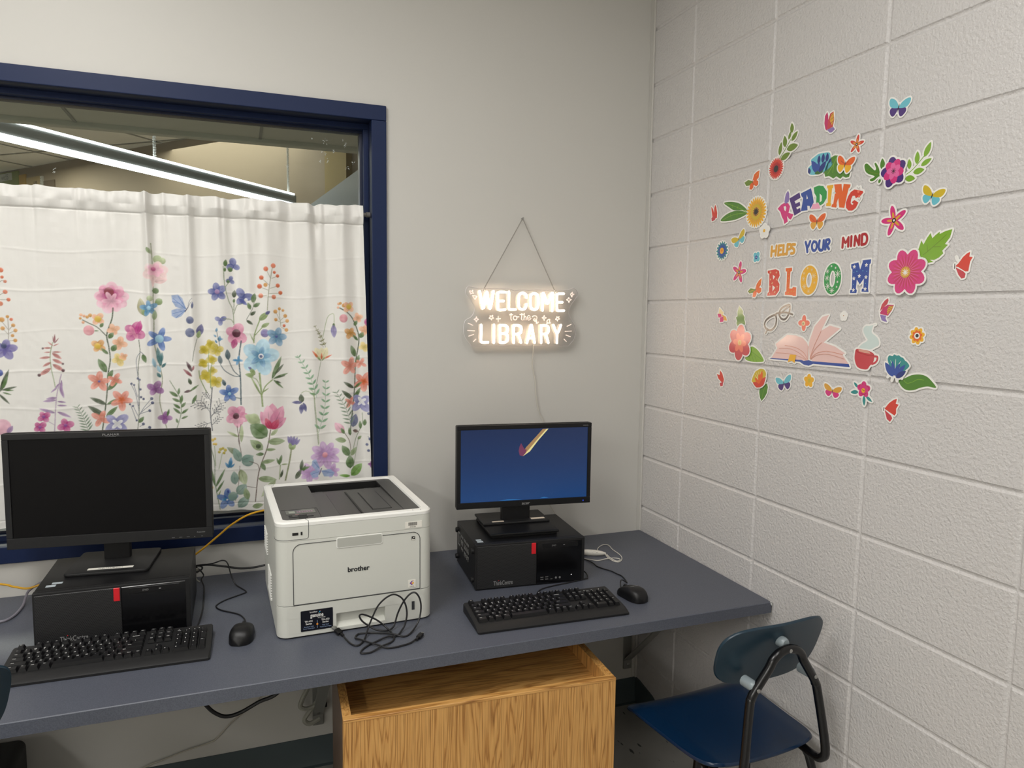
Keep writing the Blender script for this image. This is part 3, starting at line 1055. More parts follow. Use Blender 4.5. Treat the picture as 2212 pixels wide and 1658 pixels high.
M_yel = mat('yellow_cable', 'e0a81c', .45)
cable('network_cable', 'yellow network cable rising from the left computer to the printer', [(-1.72, -.08, .778), (-1.67, -.06, .785), (-1.641, -.05, .803), (-1.611, -.05, .825), (-1.569, -.05, .859), (-1.527, -.05, .893), (-1.478, -.05, .920), (-1.429, -.05, .931), (-1.39, -.06, .934), (-1.36, -.09, .93)], .0032, M_yel)
cable('network_cable', 'yellow network cable running left along the wall behind the left computer', [(-2.35, -.06, .80), (-2.165, -.06, .78), (-2.12, -.06, .766), (-2.086, -.06, .757), (-2.05, -.06, .765), (-2.0, -.065, .775), (-1.95, -.08, .77)], .0032, M_yel)
cable('power_cord', 'grey cord curving over the counter at the far left', [(-2.0, -.03, .775), (-2.05, -.035, .765), (-2.086, -.04, .745), (-2.092, -.06, .731), (-2.090, -.10, .722), (-2.092, -.16, .7215), (-2.102, -.196, .7215), (-2.12, -.207, .7215), (-2.16, -.20, .7215), (-2.3, -.17, .7215)], .0036, mat('grey_cord', '83808a', .5), cat='cord')
cable('power_cord', 'black power cord from the left computer to the printer side', [(-1.68, -.05, .768), (-1.639, -.05, .770), (-1.60, -.05, .7695), (-1.544, -.05, .757), (-1.503, -.05, .7465), (-1.461, -.05, .7455), (-1.425, -.055, .751), (-1.39, -.08, .757)], .0034, M_cable, cat='cord')
cable('power_cord', 'second black cord looped behind the left computer', [(-1.67, -.075, .757), (-1.637, -.075, .757), (-1.617, -.07, .764), (-1.62, -.068, .774), (-1.645, -.066, .776), (-1.68, -.066, .772)], .0028, M_cable, cat='cord')
t = thing('cable_clip', 'small white plug hanging by the back corner of the left computer', 'plug')
MB().box((-1.637, -.050, .7445), (-1.628, -.040, .760), .002).build('plug', mat('clip_white', 'b9b6aa', .5), t)
MB().tube([(-1.6355, -.046, .746), (-1.636, -.048, .733), (-1.632, -.052, .724), (-1.625, -.056, .7195)], .0018, 6, sm=4).build('cord', mat('clip_white', 'b9b6aa', .5), t)

t = thing('inline_switch', 'white inline switch with a coiled white cord beside the right computer', 'switch')
M_wc = mat('white_cord', 'd8d4ca', .45)
b = MB()
A, B = Vector((-.368, -.200, ZT + .010)), Vector((-.283, -.242, ZT + .009))
pr_ = [(0, .004), (.08, .009), (.3, .0115), (.6, .0112), (.85, .008), (1, .003)]
b.tube([A + (B - A) * p[0] for p in pr_], [p[1] for p in pr_], 14)
b.build('switch_body', M_wc, t)
for k in range(3):
    p = A + (B - A) * (.28 + .17 * k) + Vector((.0, -.0085, .007))
    MB().ball(p, .0028, 0, 8, (1.4, 1, .8)).build('switch_button', mat('soft_white', 'efece4', .4), t)
z = ZT + .0018
b = MB().tube([(-.285, -.241, z + .005), (-.292, -.215, z + .004), (-.290, -.192, z), (-.268, -.155, z), (-.236, -.131, z), (-.219, -.142, z), (-.228, -.19, z), (-.231, -.250, z), (-.245, -.290, z), (-.270, -.316, z), (-.285, -.303, z), (-.290, -.27, z + .003), (-.287, -.247, z + .006)], .0016, 7, sm=6)
b.tube([(-.40, -.235, z), (-.371, -.250, z), (-.356, -.262, z), (-.334, -.280, z), (-.300, -.280, z + .003), (-.268, -.276, z), (-.254, -.288, z), (-.260, -.302, z), (-.276, -.304, z), (-.288, -.280, z + .006), (-.284, -.25, z + .007)], .0016, 7, sm=6)
b.build('cord', M_wc, t)

# black cable with plugs lying in front of the printer
t = thing('usb_cable', 'loosely coiled black cable with two plugs in front of the printer', 'cable')
z = ZT + .0028
pts = [(-1.251, -.608, z + .004), (-1.241, -.640, z), (-1.231, -.660, z), (-1.222, -.663, z), (-1.210, -.651, z), (-1.197, -.624, z + .002),
       (-1.185, -.601, .737), (-1.174, -.594, .758), (-1.159, -.588, .784), (-1.143, -.588, .801), (-1.126, -.588, .811), (-1.111, -.588, .8125), (-1.093, -.590, .801), (-1.083, -.594, .781), (-1.081, -.600, .757), (-1.088, -.608, .734), (-1.100, -.620, z + .003),
       (-1.119, -.643, z), (-1.145, -.647, z + .004), (-1.173, -.656, z), (-1.195, -.670, z), (-1.213, -.687, z), (-1.222, -.704, z), (-1.217, -.712, z), (-1.195, -.711, z), (-1.167, -.694, z + .003), (-1.139, -.673, z), (-1.127, -.653, z),
       (-1.128, -.622, z + .003), (-1.139, -.598, .730), (-1.158, -.592, .747), (-1.181, -.590, .7615), (-1.200, -.590, .770), (-1.207, -.590, .766), (-1.200, -.592, .752), (-1.182, -.596, .737), (-1.163, -.604, .727), (-1.137, -.606, .722), (-1.119, -.596, .724),
       (-1.111, -.588, .734), (-1.102, -.582, .757), (-1.087, -.582, .786), (-1.070, -.584, .806), (-1.056, -.588, .811), (-1.045, -.592, .797), (-1.041, -.596, .774), (-1.046, -.602, .745), (-1.060, -.614, .726), (-1.082, -.640, z), (-1.101, -.651, z),
       (-1.123, -.638, z + .004), (-1.152, -.615, z + .002), (-1.183, -.600, z), (-1.208, -.596, z), (-1.219, -.606, z), (-1.222, -.620, z), (-1.213, -.639, z + .004), (-1.194, -.664, z + .004), (-1.172, -.689, z + .004), (-1.155, -.702, z), (-1.130, -.704, z), (-1.095, -.695, z), (-1.076, -.682, z + .002)]
MB().tube(pts, .0024, 8, sm=4).build('cord', M_cable, t)


def plug(p, q, wid, hgt, tip, parent):
    p, q = Vector(p), Vector(q)
    X = (q - p).normalized()
    Yv = Vector((0, 0, 1)).cross(X).normalized()
    Z = X.cross(Yv)
    M = Matrix((X, Yv, Z)).transposed().to_4x4()
    M.translation = p
    L = (q - p).length
    MB().box((0, -wid / 2, -hgt / 2), (L, wid / 2, hgt / 2), .002, 2, 0, M).box((-.012, -.0032, -.0032), (.001, .0032, .0032), .0015, 2, 0, M).build('plug', M_blk, parent)
    MB().box((L, -tip[1] / 2, -tip[2] / 2), (L + tip[0], tip[1] / 2, tip[2] / 2), .0004, 1, 0, M).build('plug_tip', M_bolt, parent)


plug((-1.256, -.588, ZT + .007), (-1.266, -.5735, ZT + .0135), .0165, .0085, (.013, .012, .0045), t)
plug((-1.068, -.677, ZT + .006), (-1.054, -.660, ZT + .0075), .013, .0085, (.006, .008, .003), t)

# below the counter
cable('power_cord', 'thick black cord sagging under the counter', [(-1.66, -.30, .66), (-1.63, -.30, .49), (-1.601, -.30, .432), (-1.574, -.30, .403), (-1.547, -.30, .3915), (-1.511, -.30, .397), (-1.459, -.30, .42), (-1.407, -.30, .438), (-1.35, -.29, .50), (-1.31, -.28, .683)], .0058, M_cable, cat='cord')
cable('thin_cord', 'thin white cord trailing down the wall under the counter', [(-1.36, -.006, .45), (-1.41, -.006, .33), (-1.455, -.006, .272), (-1.485, -.006, .25), (-1.544, -.006, .208), (-1.588, -.006, .165), (-1.609, -.007, .153), (-1.686, -.0085, .14), (-1.755, -.009, .123), (-1.81, -.010, .108), (-1.9, -.03, .06)], .0024, mat('cord_ivory', 'b9b4a6', .5), cat='cord')
# ================================================================ PRINTER
M_pw = mat('printer_white_lit', 'ecece7', .45, bump=(800, .08, .0003))  # whiter white: the rim's stronger overhead light put into the colour
M_pf = mat('printer_front', 'd3d4cc', .45, bump=(800, .08, .0003))
M_pg = mat('printer_grey', '4b4b49', .5, bump=(900, .2, .0003))
M_seam = mat('seam_dark', '3a3c3e', .6)
pt = thing('printer', 'white laser printer with a dark grey top between the two computers', 'printer', (-1.214, -.334, ZT), rad(2.0))
w, d, H = .2085, .2265, .313
R4 = (.030, .030, .010, .010)
MB().prism(rrect(-w + .006, -d + .006, w - .006, d - .006, R4), .0, .006).build('foot_base', M_ink, pt)
# lower tray block and upper body: two shells with a seam between
def shell(z0, z1, name, o=0.0):
    return MB().prism(rrect(-w - o, -d - o, w + o, d + o, R4, 8), z0, z1, bev=.0025).build(name, M_pf, pt)


# tray front, with a recessed pull cut into it
zs_ = .088
b = MB()
poly = rrect(-w, -d, w, d, R4, 8)
b.prism(rrect(-w, -d + .022, w, d, (.012, .012, .010, .010), 8), .004, zs_, bev=.002)
hx0, hx1, hz0, hz1 = -.058, .074, .014, .052
fr = rrect(-w, -d, w, -d + .05, (.030, .030, 0, 0), 8)
b.prism([(x, y) for x, y in fr], .004, hz0, bev=.0015)
b.prism([(x, y) for x, y in fr], hz1, zs_, bev=.0015)
b.prism([(max(-w, min(hx0, x)), y) if x > hx0 else (x, y) for x, y in rrect(-w, -d, hx0, -d + .05, (.03, 0, 0, 0), 8)], hz0 - .002, hz1 + .002)
b.prism(rrect(hx1, -d, w, -d + .05, (0, .03, 0, 0), 8), hz0 - .002, hz1 + .002)
b.box((hx0, -d + .016, hz0 - .002), (hx1, -d + .03, hz1 + .002))
b.prism([(-d + .001, hz0 - .001), (-d + .016, hz0 + .010), (-d + .02, hz0 - .001)], hx0, hx1, axis='x')
b.build('paper_tray', M_pf, pt, angle=40)
b = MB().box((w - .060, -d - .0006, .032), (w - .052, -d + .001, .056), 0, 1, 0).box((w - .0755, -d - .0005, .036), (w - .0745, -d + .001, .048), 0, 1, 0)
b.build('paper_gauge', M_seam, pt, smooth=False)

zt_ = H - .012
pin = rrect(-w + .012, -d + .012, w - .012, d - .010, (.02, .02, .006, .006), 8)


def wall_ring(z0, z1, name, m):
    n = len(poly)
    v = [(x, y, z0) for x, y in poly] + [(x, y, z1) for x, y in poly] + [(x, y, z1) for x, y in pin] + [(x, y, z0) for x, y in pin]
    f = [(q * n + i, q * n + (i + 1) % n, ((q + 1) % 4) * n + (i + 1) % n, ((q + 1) % 4) * n + i) for q in range(4) for i in range(n)]
    return MB().add(v, f).build(name, m, pt, angle=40)


wall_ring(zs_ + .0016, H - .0512, 'body', M_pf)
MB().prism([(x * .994, y * .994) for x, y in poly], zs_ - .001, zs_ + .003).build('body_seam', M_seam, pt)
wall_ring(H - .0505, H - .012, 'top_shell', M_pf)
# white rim
o = rrect(-w, -d, w, d, R4, 8)
ins = rrect(-w + .020, -d + .022, w - .024, d - .020, (.016, .016, .016, .016), 8)
lo = rrect(-w + .022, -d + .024, w - .026, d - .022, (.016,) * 4, 8)
o2 = rrect(-w + .004, -d + .004, w - .004, d - .004, (.027, .027, .008, .008), 8)
N = len(o)
v = [(x, y, H - .013) for x, y in o] + [(x, y, H - .004) for x, y in o] + [(x, y, H) for x, y in o2] + [(x, y, H) for x, y in ins] + [(x, y, H - .006) for x, y in lo]
f = []
for q in range(4):
    for i in range(N):
        j = (i + 1) % N
        f.append((q * N + i, q * N + j, (q + 1) * N + j, (q + 1) * N + i))
MB().add(v, f).build('top_rim', M_pw, pt, angle=40)
# dark output tray: sloping deck with a deep slot at the back
dx0, dx1, dy0, dy1 = -w + .0215, w - .0255, -d + .0235, d - .0215
zf, zb = H - .005, H - .004
sx0, sx1, sy0, sy1 = dx0 + .108, dx1 - .045, d - .100, d - .040
b = MB()
dz = lambda y: zf
P = rrect(dx0, dy0, dx1, dy1, .016, 8)
b.prism([p for p in rrect(dx0, dy0, sx0, dy1, (.016, 0, 0, .016), 8)], H - .03, zf)
b.prism(rrect(sx1, dy0, dx1, dy1, (0, .016, .016, 0), 8), H - .03, zf)
b.box((sx0, sy1, H - .03), (sx1, dy1, zf))
# sloping paper deck between: falls towards the slot
b.add([(sx0, dy0, zf), (sx1, dy0, zf), (sx1, sy0, H - .013), (sx0, sy0, H - .013), (sx0, dy0, H - .06), (sx1, dy0, H - .06), (sx1, sy0, H - .075), (sx0, sy0, H - .075)],
      [(0, 1, 2, 3), (3, 2, 6, 7)])
b.add([(sx0, dy0, zf), (sx0, sy0, H - .013), (sx0, sy1, H - .08), (sx0, sy1, zf)], [(0, 1, 2, 3)])
b.add([(sx1, dy0, zf), (sx1, sy0, H - .013), (sx1, sy1, H - .08), (sx1, sy1, zf)], [(3, 2, 1, 0)])
b.build('output_tray', M_pg, pt, angle=30)
MB().box((sx0 - .001, sy1 - .001, H - .078), (sx1 + .001, sy1 + .002, zf - .0005)).build('slot_back', M_ink, pt)  # slot lined in black, its inner shade put into the colour
MB().box((sx0, sy0 - .001, H - .078), (sx0 + .0012, sy1, zf - .0015)).box((sx1 - .0012, sy0 - .001, H - .078), (sx1, sy1, zf - .0015)).box((sx0, sy0 - .001, H - .078), (sx1, sy0 + .0008, H - .0135)).build('slot_side', M_ink, pt)
MB().box((sx0 - .004, sy0 - .002, H - .078), (sx1 + .004, sy1 + .002, H - .072)).build('slot_floor', M_ink, pt)
sl = lambda y: zf + (H - .013 - zf) * (y - dy0) / (sy0 - dy0)
b = MB()
for k in range(46):
    x = sx0 + .012 + k * .0045
    if x > sx1 - .012:
        break
    b.box((x, sy0 - .013, sl(sy0 - .013) - .001), (x + .0016, sy0 - .001, sl(sy0 - .013) + .0002))
b.build('tray_rib', mat('printer_grey_dark', '383836', .5), pt, smooth=False)
# exit rollers in the slot
M_rol = mat('roller_grey', '3b3b3c', .5)
for k, (x, wd_) in enumerate(((sx0 + .018, .026), (sx0 + .060, .016), (sx0 + .090, .018), (sx0 + .118, .02), (sx0 + .150, .018), (sx1 - .045, .026))):
    b = MB().box((x, sy0 + .030, H - .072), (x + wd_, sy0 + .042, H - .028 + (.006 if k in (0, 5) else 0)), .002, 1)
    b.tube([(x - .004, sy0 + .046, H - .030), (x + wd_ + .004, sy0 + .046, H - .030)], .003, 8)
    b.build('exit_roller', M_rol, pt)
# moulded relief on the deck: recessed bay, flap and finger hollow
def deckbox(name, x0, x1, y0, y1, h, m, bev=.001):
    b = MB()
    vv = [(x, y, sl(y) + q) for q in (-.004, h) for x, y in ((x0, y0), (x1, y0), (x1, y1), (x0, y1))]
    b.add(vv, [(4, 5, 6, 7), (0, 1, 5, 4), (1, 2, 6, 5), (2, 3, 7, 6), (3, 0, 4, 7)])
    return b.build(name, m, pt, smooth=False)


M_pg2 = mat('printer_grey_bay', '403f3e', .45)
deckbox('stacker_bay', sx0 + .042, sx0 + .098, dy0 + .010, sy0 - .040, .0006, M_pg2)
deckbox('bay_edge', sx0 + .098, sx0 + .103, dy0 + .010, sy0 - .040, .0030, M_ink)
deckbox('paper_stop', sx0 + .135, sx0 + .190, dy0 + .052, sy0 - .055, .0012, M_ink)
deckbox('paper_stop', sx0 + .1375, sx0 + .187, dy0 + .050, sy0 - .0575, .0022, M_pg)
b = MB().add([(sx1 - .066, sy0 - .025, sl(sy0 - .025) + .0006), (sx1 - .020, sy0 - .025, sl(sy0 - .025) + .0006), (sx1 - .030, sy0 - .075, sl(sy0 - .075) + .0006), (sx1 - .058, sy0 - .070, sl(sy0 - .07) + .0006)], [(0, 1, 2, 3)])
b.build('finger_hollow', M_pg2, pt, smooth=False)
# control panel
x0, y0, y1 = dx0 + .010, dy0 + .012, dy0 + .105
x1 = sx0 - .012
z = zf + .0004
b = MB().box((x1 + .003, dy0, z - .001), (x1 + .0042, y1 + .012, z + .0002)).box((x0 - .006, y1 + .012, z - .001), (x1 + .0042, y1 + .0128, z + .0002))
b.build('panel_seam', M_ink, pt, smooth=False)
MB().box((x0 + .004, y1 - .036, z - .001), (x1 - .004, y1 + .006, z + .0006), .0004, 1).build('display', mat('lcd_glass', '4c4f47', .12), pt)
b = MB().box((x0 + .012, y1 - .026, z), (x0 + .028, y1 - .006, z + .0008), 0, 1, 0)
for k in range(7):
    b.box((x0 + .033 + k * .0062, y1 - .026, z), (x0 + .0375 + k * .0062, y1 - .010, z + .0008), 0, 1, 1)
b.build('display_text', [mat('lcd_pale', '8d9487', .3), mat('lcd_mauve', '7a5f70', .3)], pt, smooth=False)
for (xa, ya, la, ra) in ((x0 + .008, y1 - .050, .010, .003), (x0 + .032, y1 - .054, .024, .002), (x0 + .008, y1 - .066, .064, .0022), (x0 + .032, y1 - .075, .024, .002), (x0 + .008, y1 - .090, .066, .0022)):
    MB().box((xa, ya - ra, z - .001), (xa + la, ya + ra, z + .0015), .001, 1).build('button', M_ink, pt)
b = MB().box((x0 + .026, y1 - .045, z), (x0 + .036, y1 - .040, z + .0006))
b.build('button_mark', mat('mauve_mark', '9a7e80', .5), pt, smooth=False)

# front of the body: door seams, grip recess, corner piece, marks
yF = -d - .0005
b = MB()
cx0, cx1, cz0, cz1 = -w + .0415, w - .0365, zs_ + .003, H - .060
q = rrect(cx0, cz0, cx1, cz1, (0, 0, .020, .022), 8)
for i in range(len(q)):
    a, c = q[i], q[(i + 1) % len(q)]
    if abs(a[1] - cz1) < 1e-4 and abs(c[1] - cz1) < 1e-4:
        b.tube([(a[0], yF, a[1]), (.068, yF, cz1)], .0008, 5)
        b.tube([(-.056, yF, cz1), (c[0], yF, c[1])], .0008, 5)
        continue
    b.tube([(a[0], yF, a[1]), (c[0], yF, c[1])], .0009, 5)
b.build('door_seam', M_seam, pt)
b = MB().prism(rrect(-.0555, cz1 - .022, .0675, cz1 + .007, .005, 4), yF - .0012, yF + .001, axis='y', bev=.0008)
b.build('door_grip', M_pw, pt)
b = MB().prism(rrect(-.0535, cz1 - .0195, .0655, cz1 + .005, .004, 4), yF - .0016, yF, axis='y')
b.build('grip_recess', mat('recess_grey', 'b4b5ad', .5), pt)
b = MB().tube([(-w + .0001, -d + .05, H - .047), (-w - .0003, -d + .03, H - .047)] + [(x * 1.001, y * 1.001, H - .047) for x, y in rrect(-w, -d, w, d, R4, 8)[0:9]] + [(-w + .076, yF, H - .047), (-w + .081, yF, H - .044), (-w + .082, yF, H - .03), (-w + .082, yF, H - .005), (-w + .082, -d + .003, H + .0002), (-w + .076, -d + .022, H + .0002)], .0006, 5)
b.build('corner_seam', M_seam, pt)
MB().tube([(-w + .002, d - .018, H + .0001), (-w + .030, d - .019, H + .0001), (-w + .030, d - .002, H + .0001)], .0005, 5).build('rim_seam', M_seam, pt)
b = MB().box((w - .055, -d + .004, H), (w - .054, -d + .012, H + .0003)).box((w - .033, -d + .004, H), (w - .032, -d + .012, H + .0003))
b.build('rim_mark', M_seam, pt, smooth=False)
b = MB().box((-w + .041, yF - .0004, H - .0355), (-w + .056, yF + .001, H - .0285)).box((-w + .062, yF - .0004, H - .036), (-w + .0665, yF + .001, H - .0275))
b.build('usb_port', M_ink, pt, smooth=False)
b = MB().box((w - .078, yF - .0004, H - .047), (w - .031, yF + .001, H - .0295), 0, 1, 0)
rng = random.Random(2)
x = w - .069
while x < w - .045:
    q = rng.uniform(.0004, .0012)
    b.box((x, yF - .0007, H - .0405), (x + q, yF, H - .0315), 0, 1, 1)
    x += q + rng.uniform(.0005, .001)
b.text('00125184', .0042, (w - .057, yF - .0008, H - .0455), mi=1)
b.build('barcode_label', [M_label, M_ink], pt, smooth=False)
b = MB().box((w - .060, yF - .0004, cz1 - .022), (w - .0505, yF + .001, cz1 - .0115), 0, 1, 0)
b.box((w - .0595, yF - .0007, cz1 - .0215), (w - .051, yF, cz1 - .0195), 0, 1, 1)
b.add([(w - .0592, yF - .0008, cz1 - .0175), (w - .053, yF - .0008, cz1 - .0155), (w - .0515, yF - .0008, cz1 - .0125), (w - .0555, yF - .0008, cz1 - .0145)], [(0, 1, 2, 3)], 1)
b.build('energy_mark', [M_ink, M_label], pt, smooth=False)
b = MB().box((w - .070, yF - .0004, cz0 + .0055), (w - .049, yF + .001, cz0 + .0275), 0, 1, 0)
cm = [mat('mark_blue', '2b4a9a', .5), mat('mark_magenta', 'c22f7d', .5), mat('mark_yellow', 'efb32a', .5), mat('mark_red', 'd9442f', .5)]
mc = (w - .0595, cz0 + .0185)
for k, (s, col) in enumerate(((.0065, 1), (.0043, 2))):
    b.quad([(mc[0] - s, yF - .0006 - k * .0001, mc[1]), (mc[0], yF - .0006 - k * .0001, mc[1] - s), (mc[0] + s * .3, yF - .0006 - k * .0001, mc[1] - s * .7), (mc[0] - s * .4, yF - .0006 - k * .0001, mc[1]), (mc[0] + s * .3, yF - .0006 - k * .0001, mc[1] + s * .7), (mc[0], yF - .0006 - k * .0001, mc[1] + s)], col)
b.quad([(mc[0] + .0062, yF - .0006, mc[1]), (mc[0] + .0025, yF - .0006, mc[1] - .0045), (mc[0] - .0005, yF - .0006, mc[1] - .0015), (mc[0] + .0025, yF - .0006, mc[1] + .003)], 3)
b.box((mc[0] + .002, yF - .0006, mc[1] + .0045), (mc[0] + .0045, yF, mc[1] + .0065), 0, 1, 4)
b.text('COLOR', .0036, (mc[0], yF - .0006, cz0 + .0075), mi=5, weight=.01)
b.build('colour_sticker', [M_label] + cm + [M_ink], pt, smooth=False)
MB().text('brother', .0185, (.002, yF - .0003, .163), weight=.028, sx=1.0).build('maker_name', mat('navy_print', '14161c', .4), pt, smooth=False)
# toner label on the tray
lx0, lx1, lz0, lz1 = -.150, -.067, .016, .072
yL = -d - .0004
b = MB().prism(rrect(lx0, lz0, lx1, lz1, .002, 3), yL - .0004, yL + .001, axis='y')
T = lambda s, q, x, z, mi=1, wgt=.0, sx=1.0: b.text(s, q, (lx0 + x, yL - .0006, lz0 + z), mi=mi, weight=wgt, sx=sx)
T('brother', .0062, .033, .0485, wgt=.02)
T('genuine', .0150, .0415, .0365, wgt=.03, sx=.72)
T('INK & TONER', .0032, .0535, .0318, wgt=.02)
T('TN-431', .0066, .0205, .024, wgt=.03); T('Series', .0066, .0205, .0175, wgt=.03)
T('Standard Yield', .0042, .0205, .0105, 2); T('Toner Cartridges', .0042, .0205, .0055, 2)
T('TN-433', .0066, .0635, .024, wgt=.03); T('Series', .0066, .0635, .0175, wgt=.03)
T('High Yield', .0042, .0635, .0105, 2); T('Toner Cartridges', .0042, .0635, .0055, 2)
b.box((lx0 + .0418, yL - .0006, lz0 + .005), (lx0 + .0426, yL, lz0 + .027), 0, 1, 2)
b.prism([(lx0 + .0422 + .0026 * math.cos(a * PI / 8), lz0 + .0162 + .0026 * math.sin(a * PI / 8)) for a in range(16)], yL - .0008, yL, axis='y', mi=3)
b.box((lx0 + .0475, yL - .0007, lz0 + .0475), (lx0 + .0505, yL, lz0 + .051), 0, 1, 4)
b.box((lx0 + .0500, yL - .0007, lz0 + .0515), (lx0 + .0525, yL, lz0 + .0525), 0, 1, 5)
b.build('toner_label', [mat('label_navy', '070a18', .35), M_white, mat('label_blue', '9db4d8', .5), mat('mark_orange', 'e08d2e', .5), mat('mark_cyan', '2f9cc4', .5), cm[3]], pt, smooth=False)
# ventilation fins on the left flank
b = MB()
for k in range(9):
    b.box((-w - .0035, d - .15 - .0, .135 + k * .0075), (-w + .001, d - .05, .138 + k * .0075), .0006, 1)
    b.box((-w - .0035, d - .28, .055 + k * .0075), (-w + .001, d - .18, .058 + k * .0075), .0006, 1)
b.build('side_vent', M_pw, pt)
MB().box((-w - .004, d - .285, .045), (-w + .001, d - .175, .052), .001, 1).build('vent_lip', M_pw, pt)

# ================================================================ BLACK BOX AND CHAIRS
t = thing('storage_bin', 'black box with a rounded top corner under the counter at the lower left edge', 'box', (-2.285, -.28, 0), rad(0))
MB().prism(rrect(-.185, .0, .185, .322, (0, 0, .022, .022), 6), .0, .18, axis='y', bev=.006).build('body', mat('bin_black', '0b0b0c', .6), t)
MB().prism(rrect(-.150, .05, .150, .10, .01, 4), -.004, .002, axis='y', bev=.001).build('label_slot', M_blk2, t)

M_seat = mat('navy_plastic', '0a2745', .22, bump=(500, .05, .0003))
M_back = mat('blue_plastic', '1a3342', .33, bump=(600, .08, .0003))
M_tube = mat('black_enamel', '0d0d0f', .25)
M_glide = mat('clear_spacer', '8f9a9f', .25)


def slab_from(fn, nu, nv, th, name, m, parent):
    """closed shell from a parametric surface fn(u,v)->(point, normal)"""
    P = [[fn(i / nu, k / nv) for k in range(nv + 1)] for i in range(nu + 1)]
    v = [p for r in P for p in r]
    nrm_ = []
    for i in range(nu + 1):
        for k in range(nv + 1):
            a = Vector(P[min(nu, i + 1)][k]) - Vector(P[max(0, i - 1)][k])
            c = Vector(P[i][min(nv, k + 1)]) - Vector(P[i][max(0, k - 1)])
            q = a.cross(c)
            nrm_.append(q.normalized() if q.length > 1e-9 else Vector((0, 0, 1)))
    n = nv + 1
    tot = len(v)
    v2 = [tuple(Vector(p) - q * th) for p, q in zip(v, nrm_)]
    f = []
    for i in range(nu):
        for k in range(nv):
            a = i * n + k
            f.append((a, a + n, a + n + 1, a + 1))
            f.append((tot + a, tot + a + 1, tot + a + n + 1, tot + a + n))
    bd = [i * n for i in range(nu + 1)] + [nu * n + k for k in range(1, nv + 1)] + [i * n + nv for i in range(nu - 1, -1, -1)] + [k for k in range(nv - 1, 0, -1)]
    mid = []
    for i in bd:
        r, k = divmod(i, n)
        q = Vector(v[i]) - Vector(v[min(nu - 1, max(1, r)) * n + min(nv - 1, max(1, k))])
        q = q.normalized() if q.length > 1e-9 else Vector()
        mid.append(tuple((Vector(v[i]) + Vector(v2[i])) / 2 + q * th * .45))
    B = len(bd)
    for i in range(B):
        a, c, p, q = bd[i], bd[(i + 1) % B], 2 * tot + i, 2 * tot + (i + 1) % B
        f.append((a, c, q, p))
        f.append((p, q, tot + c, tot + a))
    b = MB().add(list(v) + v2 + mid, f)
    o = b.build(name, m, parent, angle=89)
    return o


def sqr(u, v, n):
    """unit square -> rounded (superelliptic) disc, keeping a grid"""
    x, y = 2 * u - 1, 2 * v - 1
    m = max(abs(x), abs(y))
    if m < 1e-9:
        return 0.0, 0.0
    k = m / ((abs(x) ** n + abs(y) ** n) ** (1 / n))
    return x * k, y * k


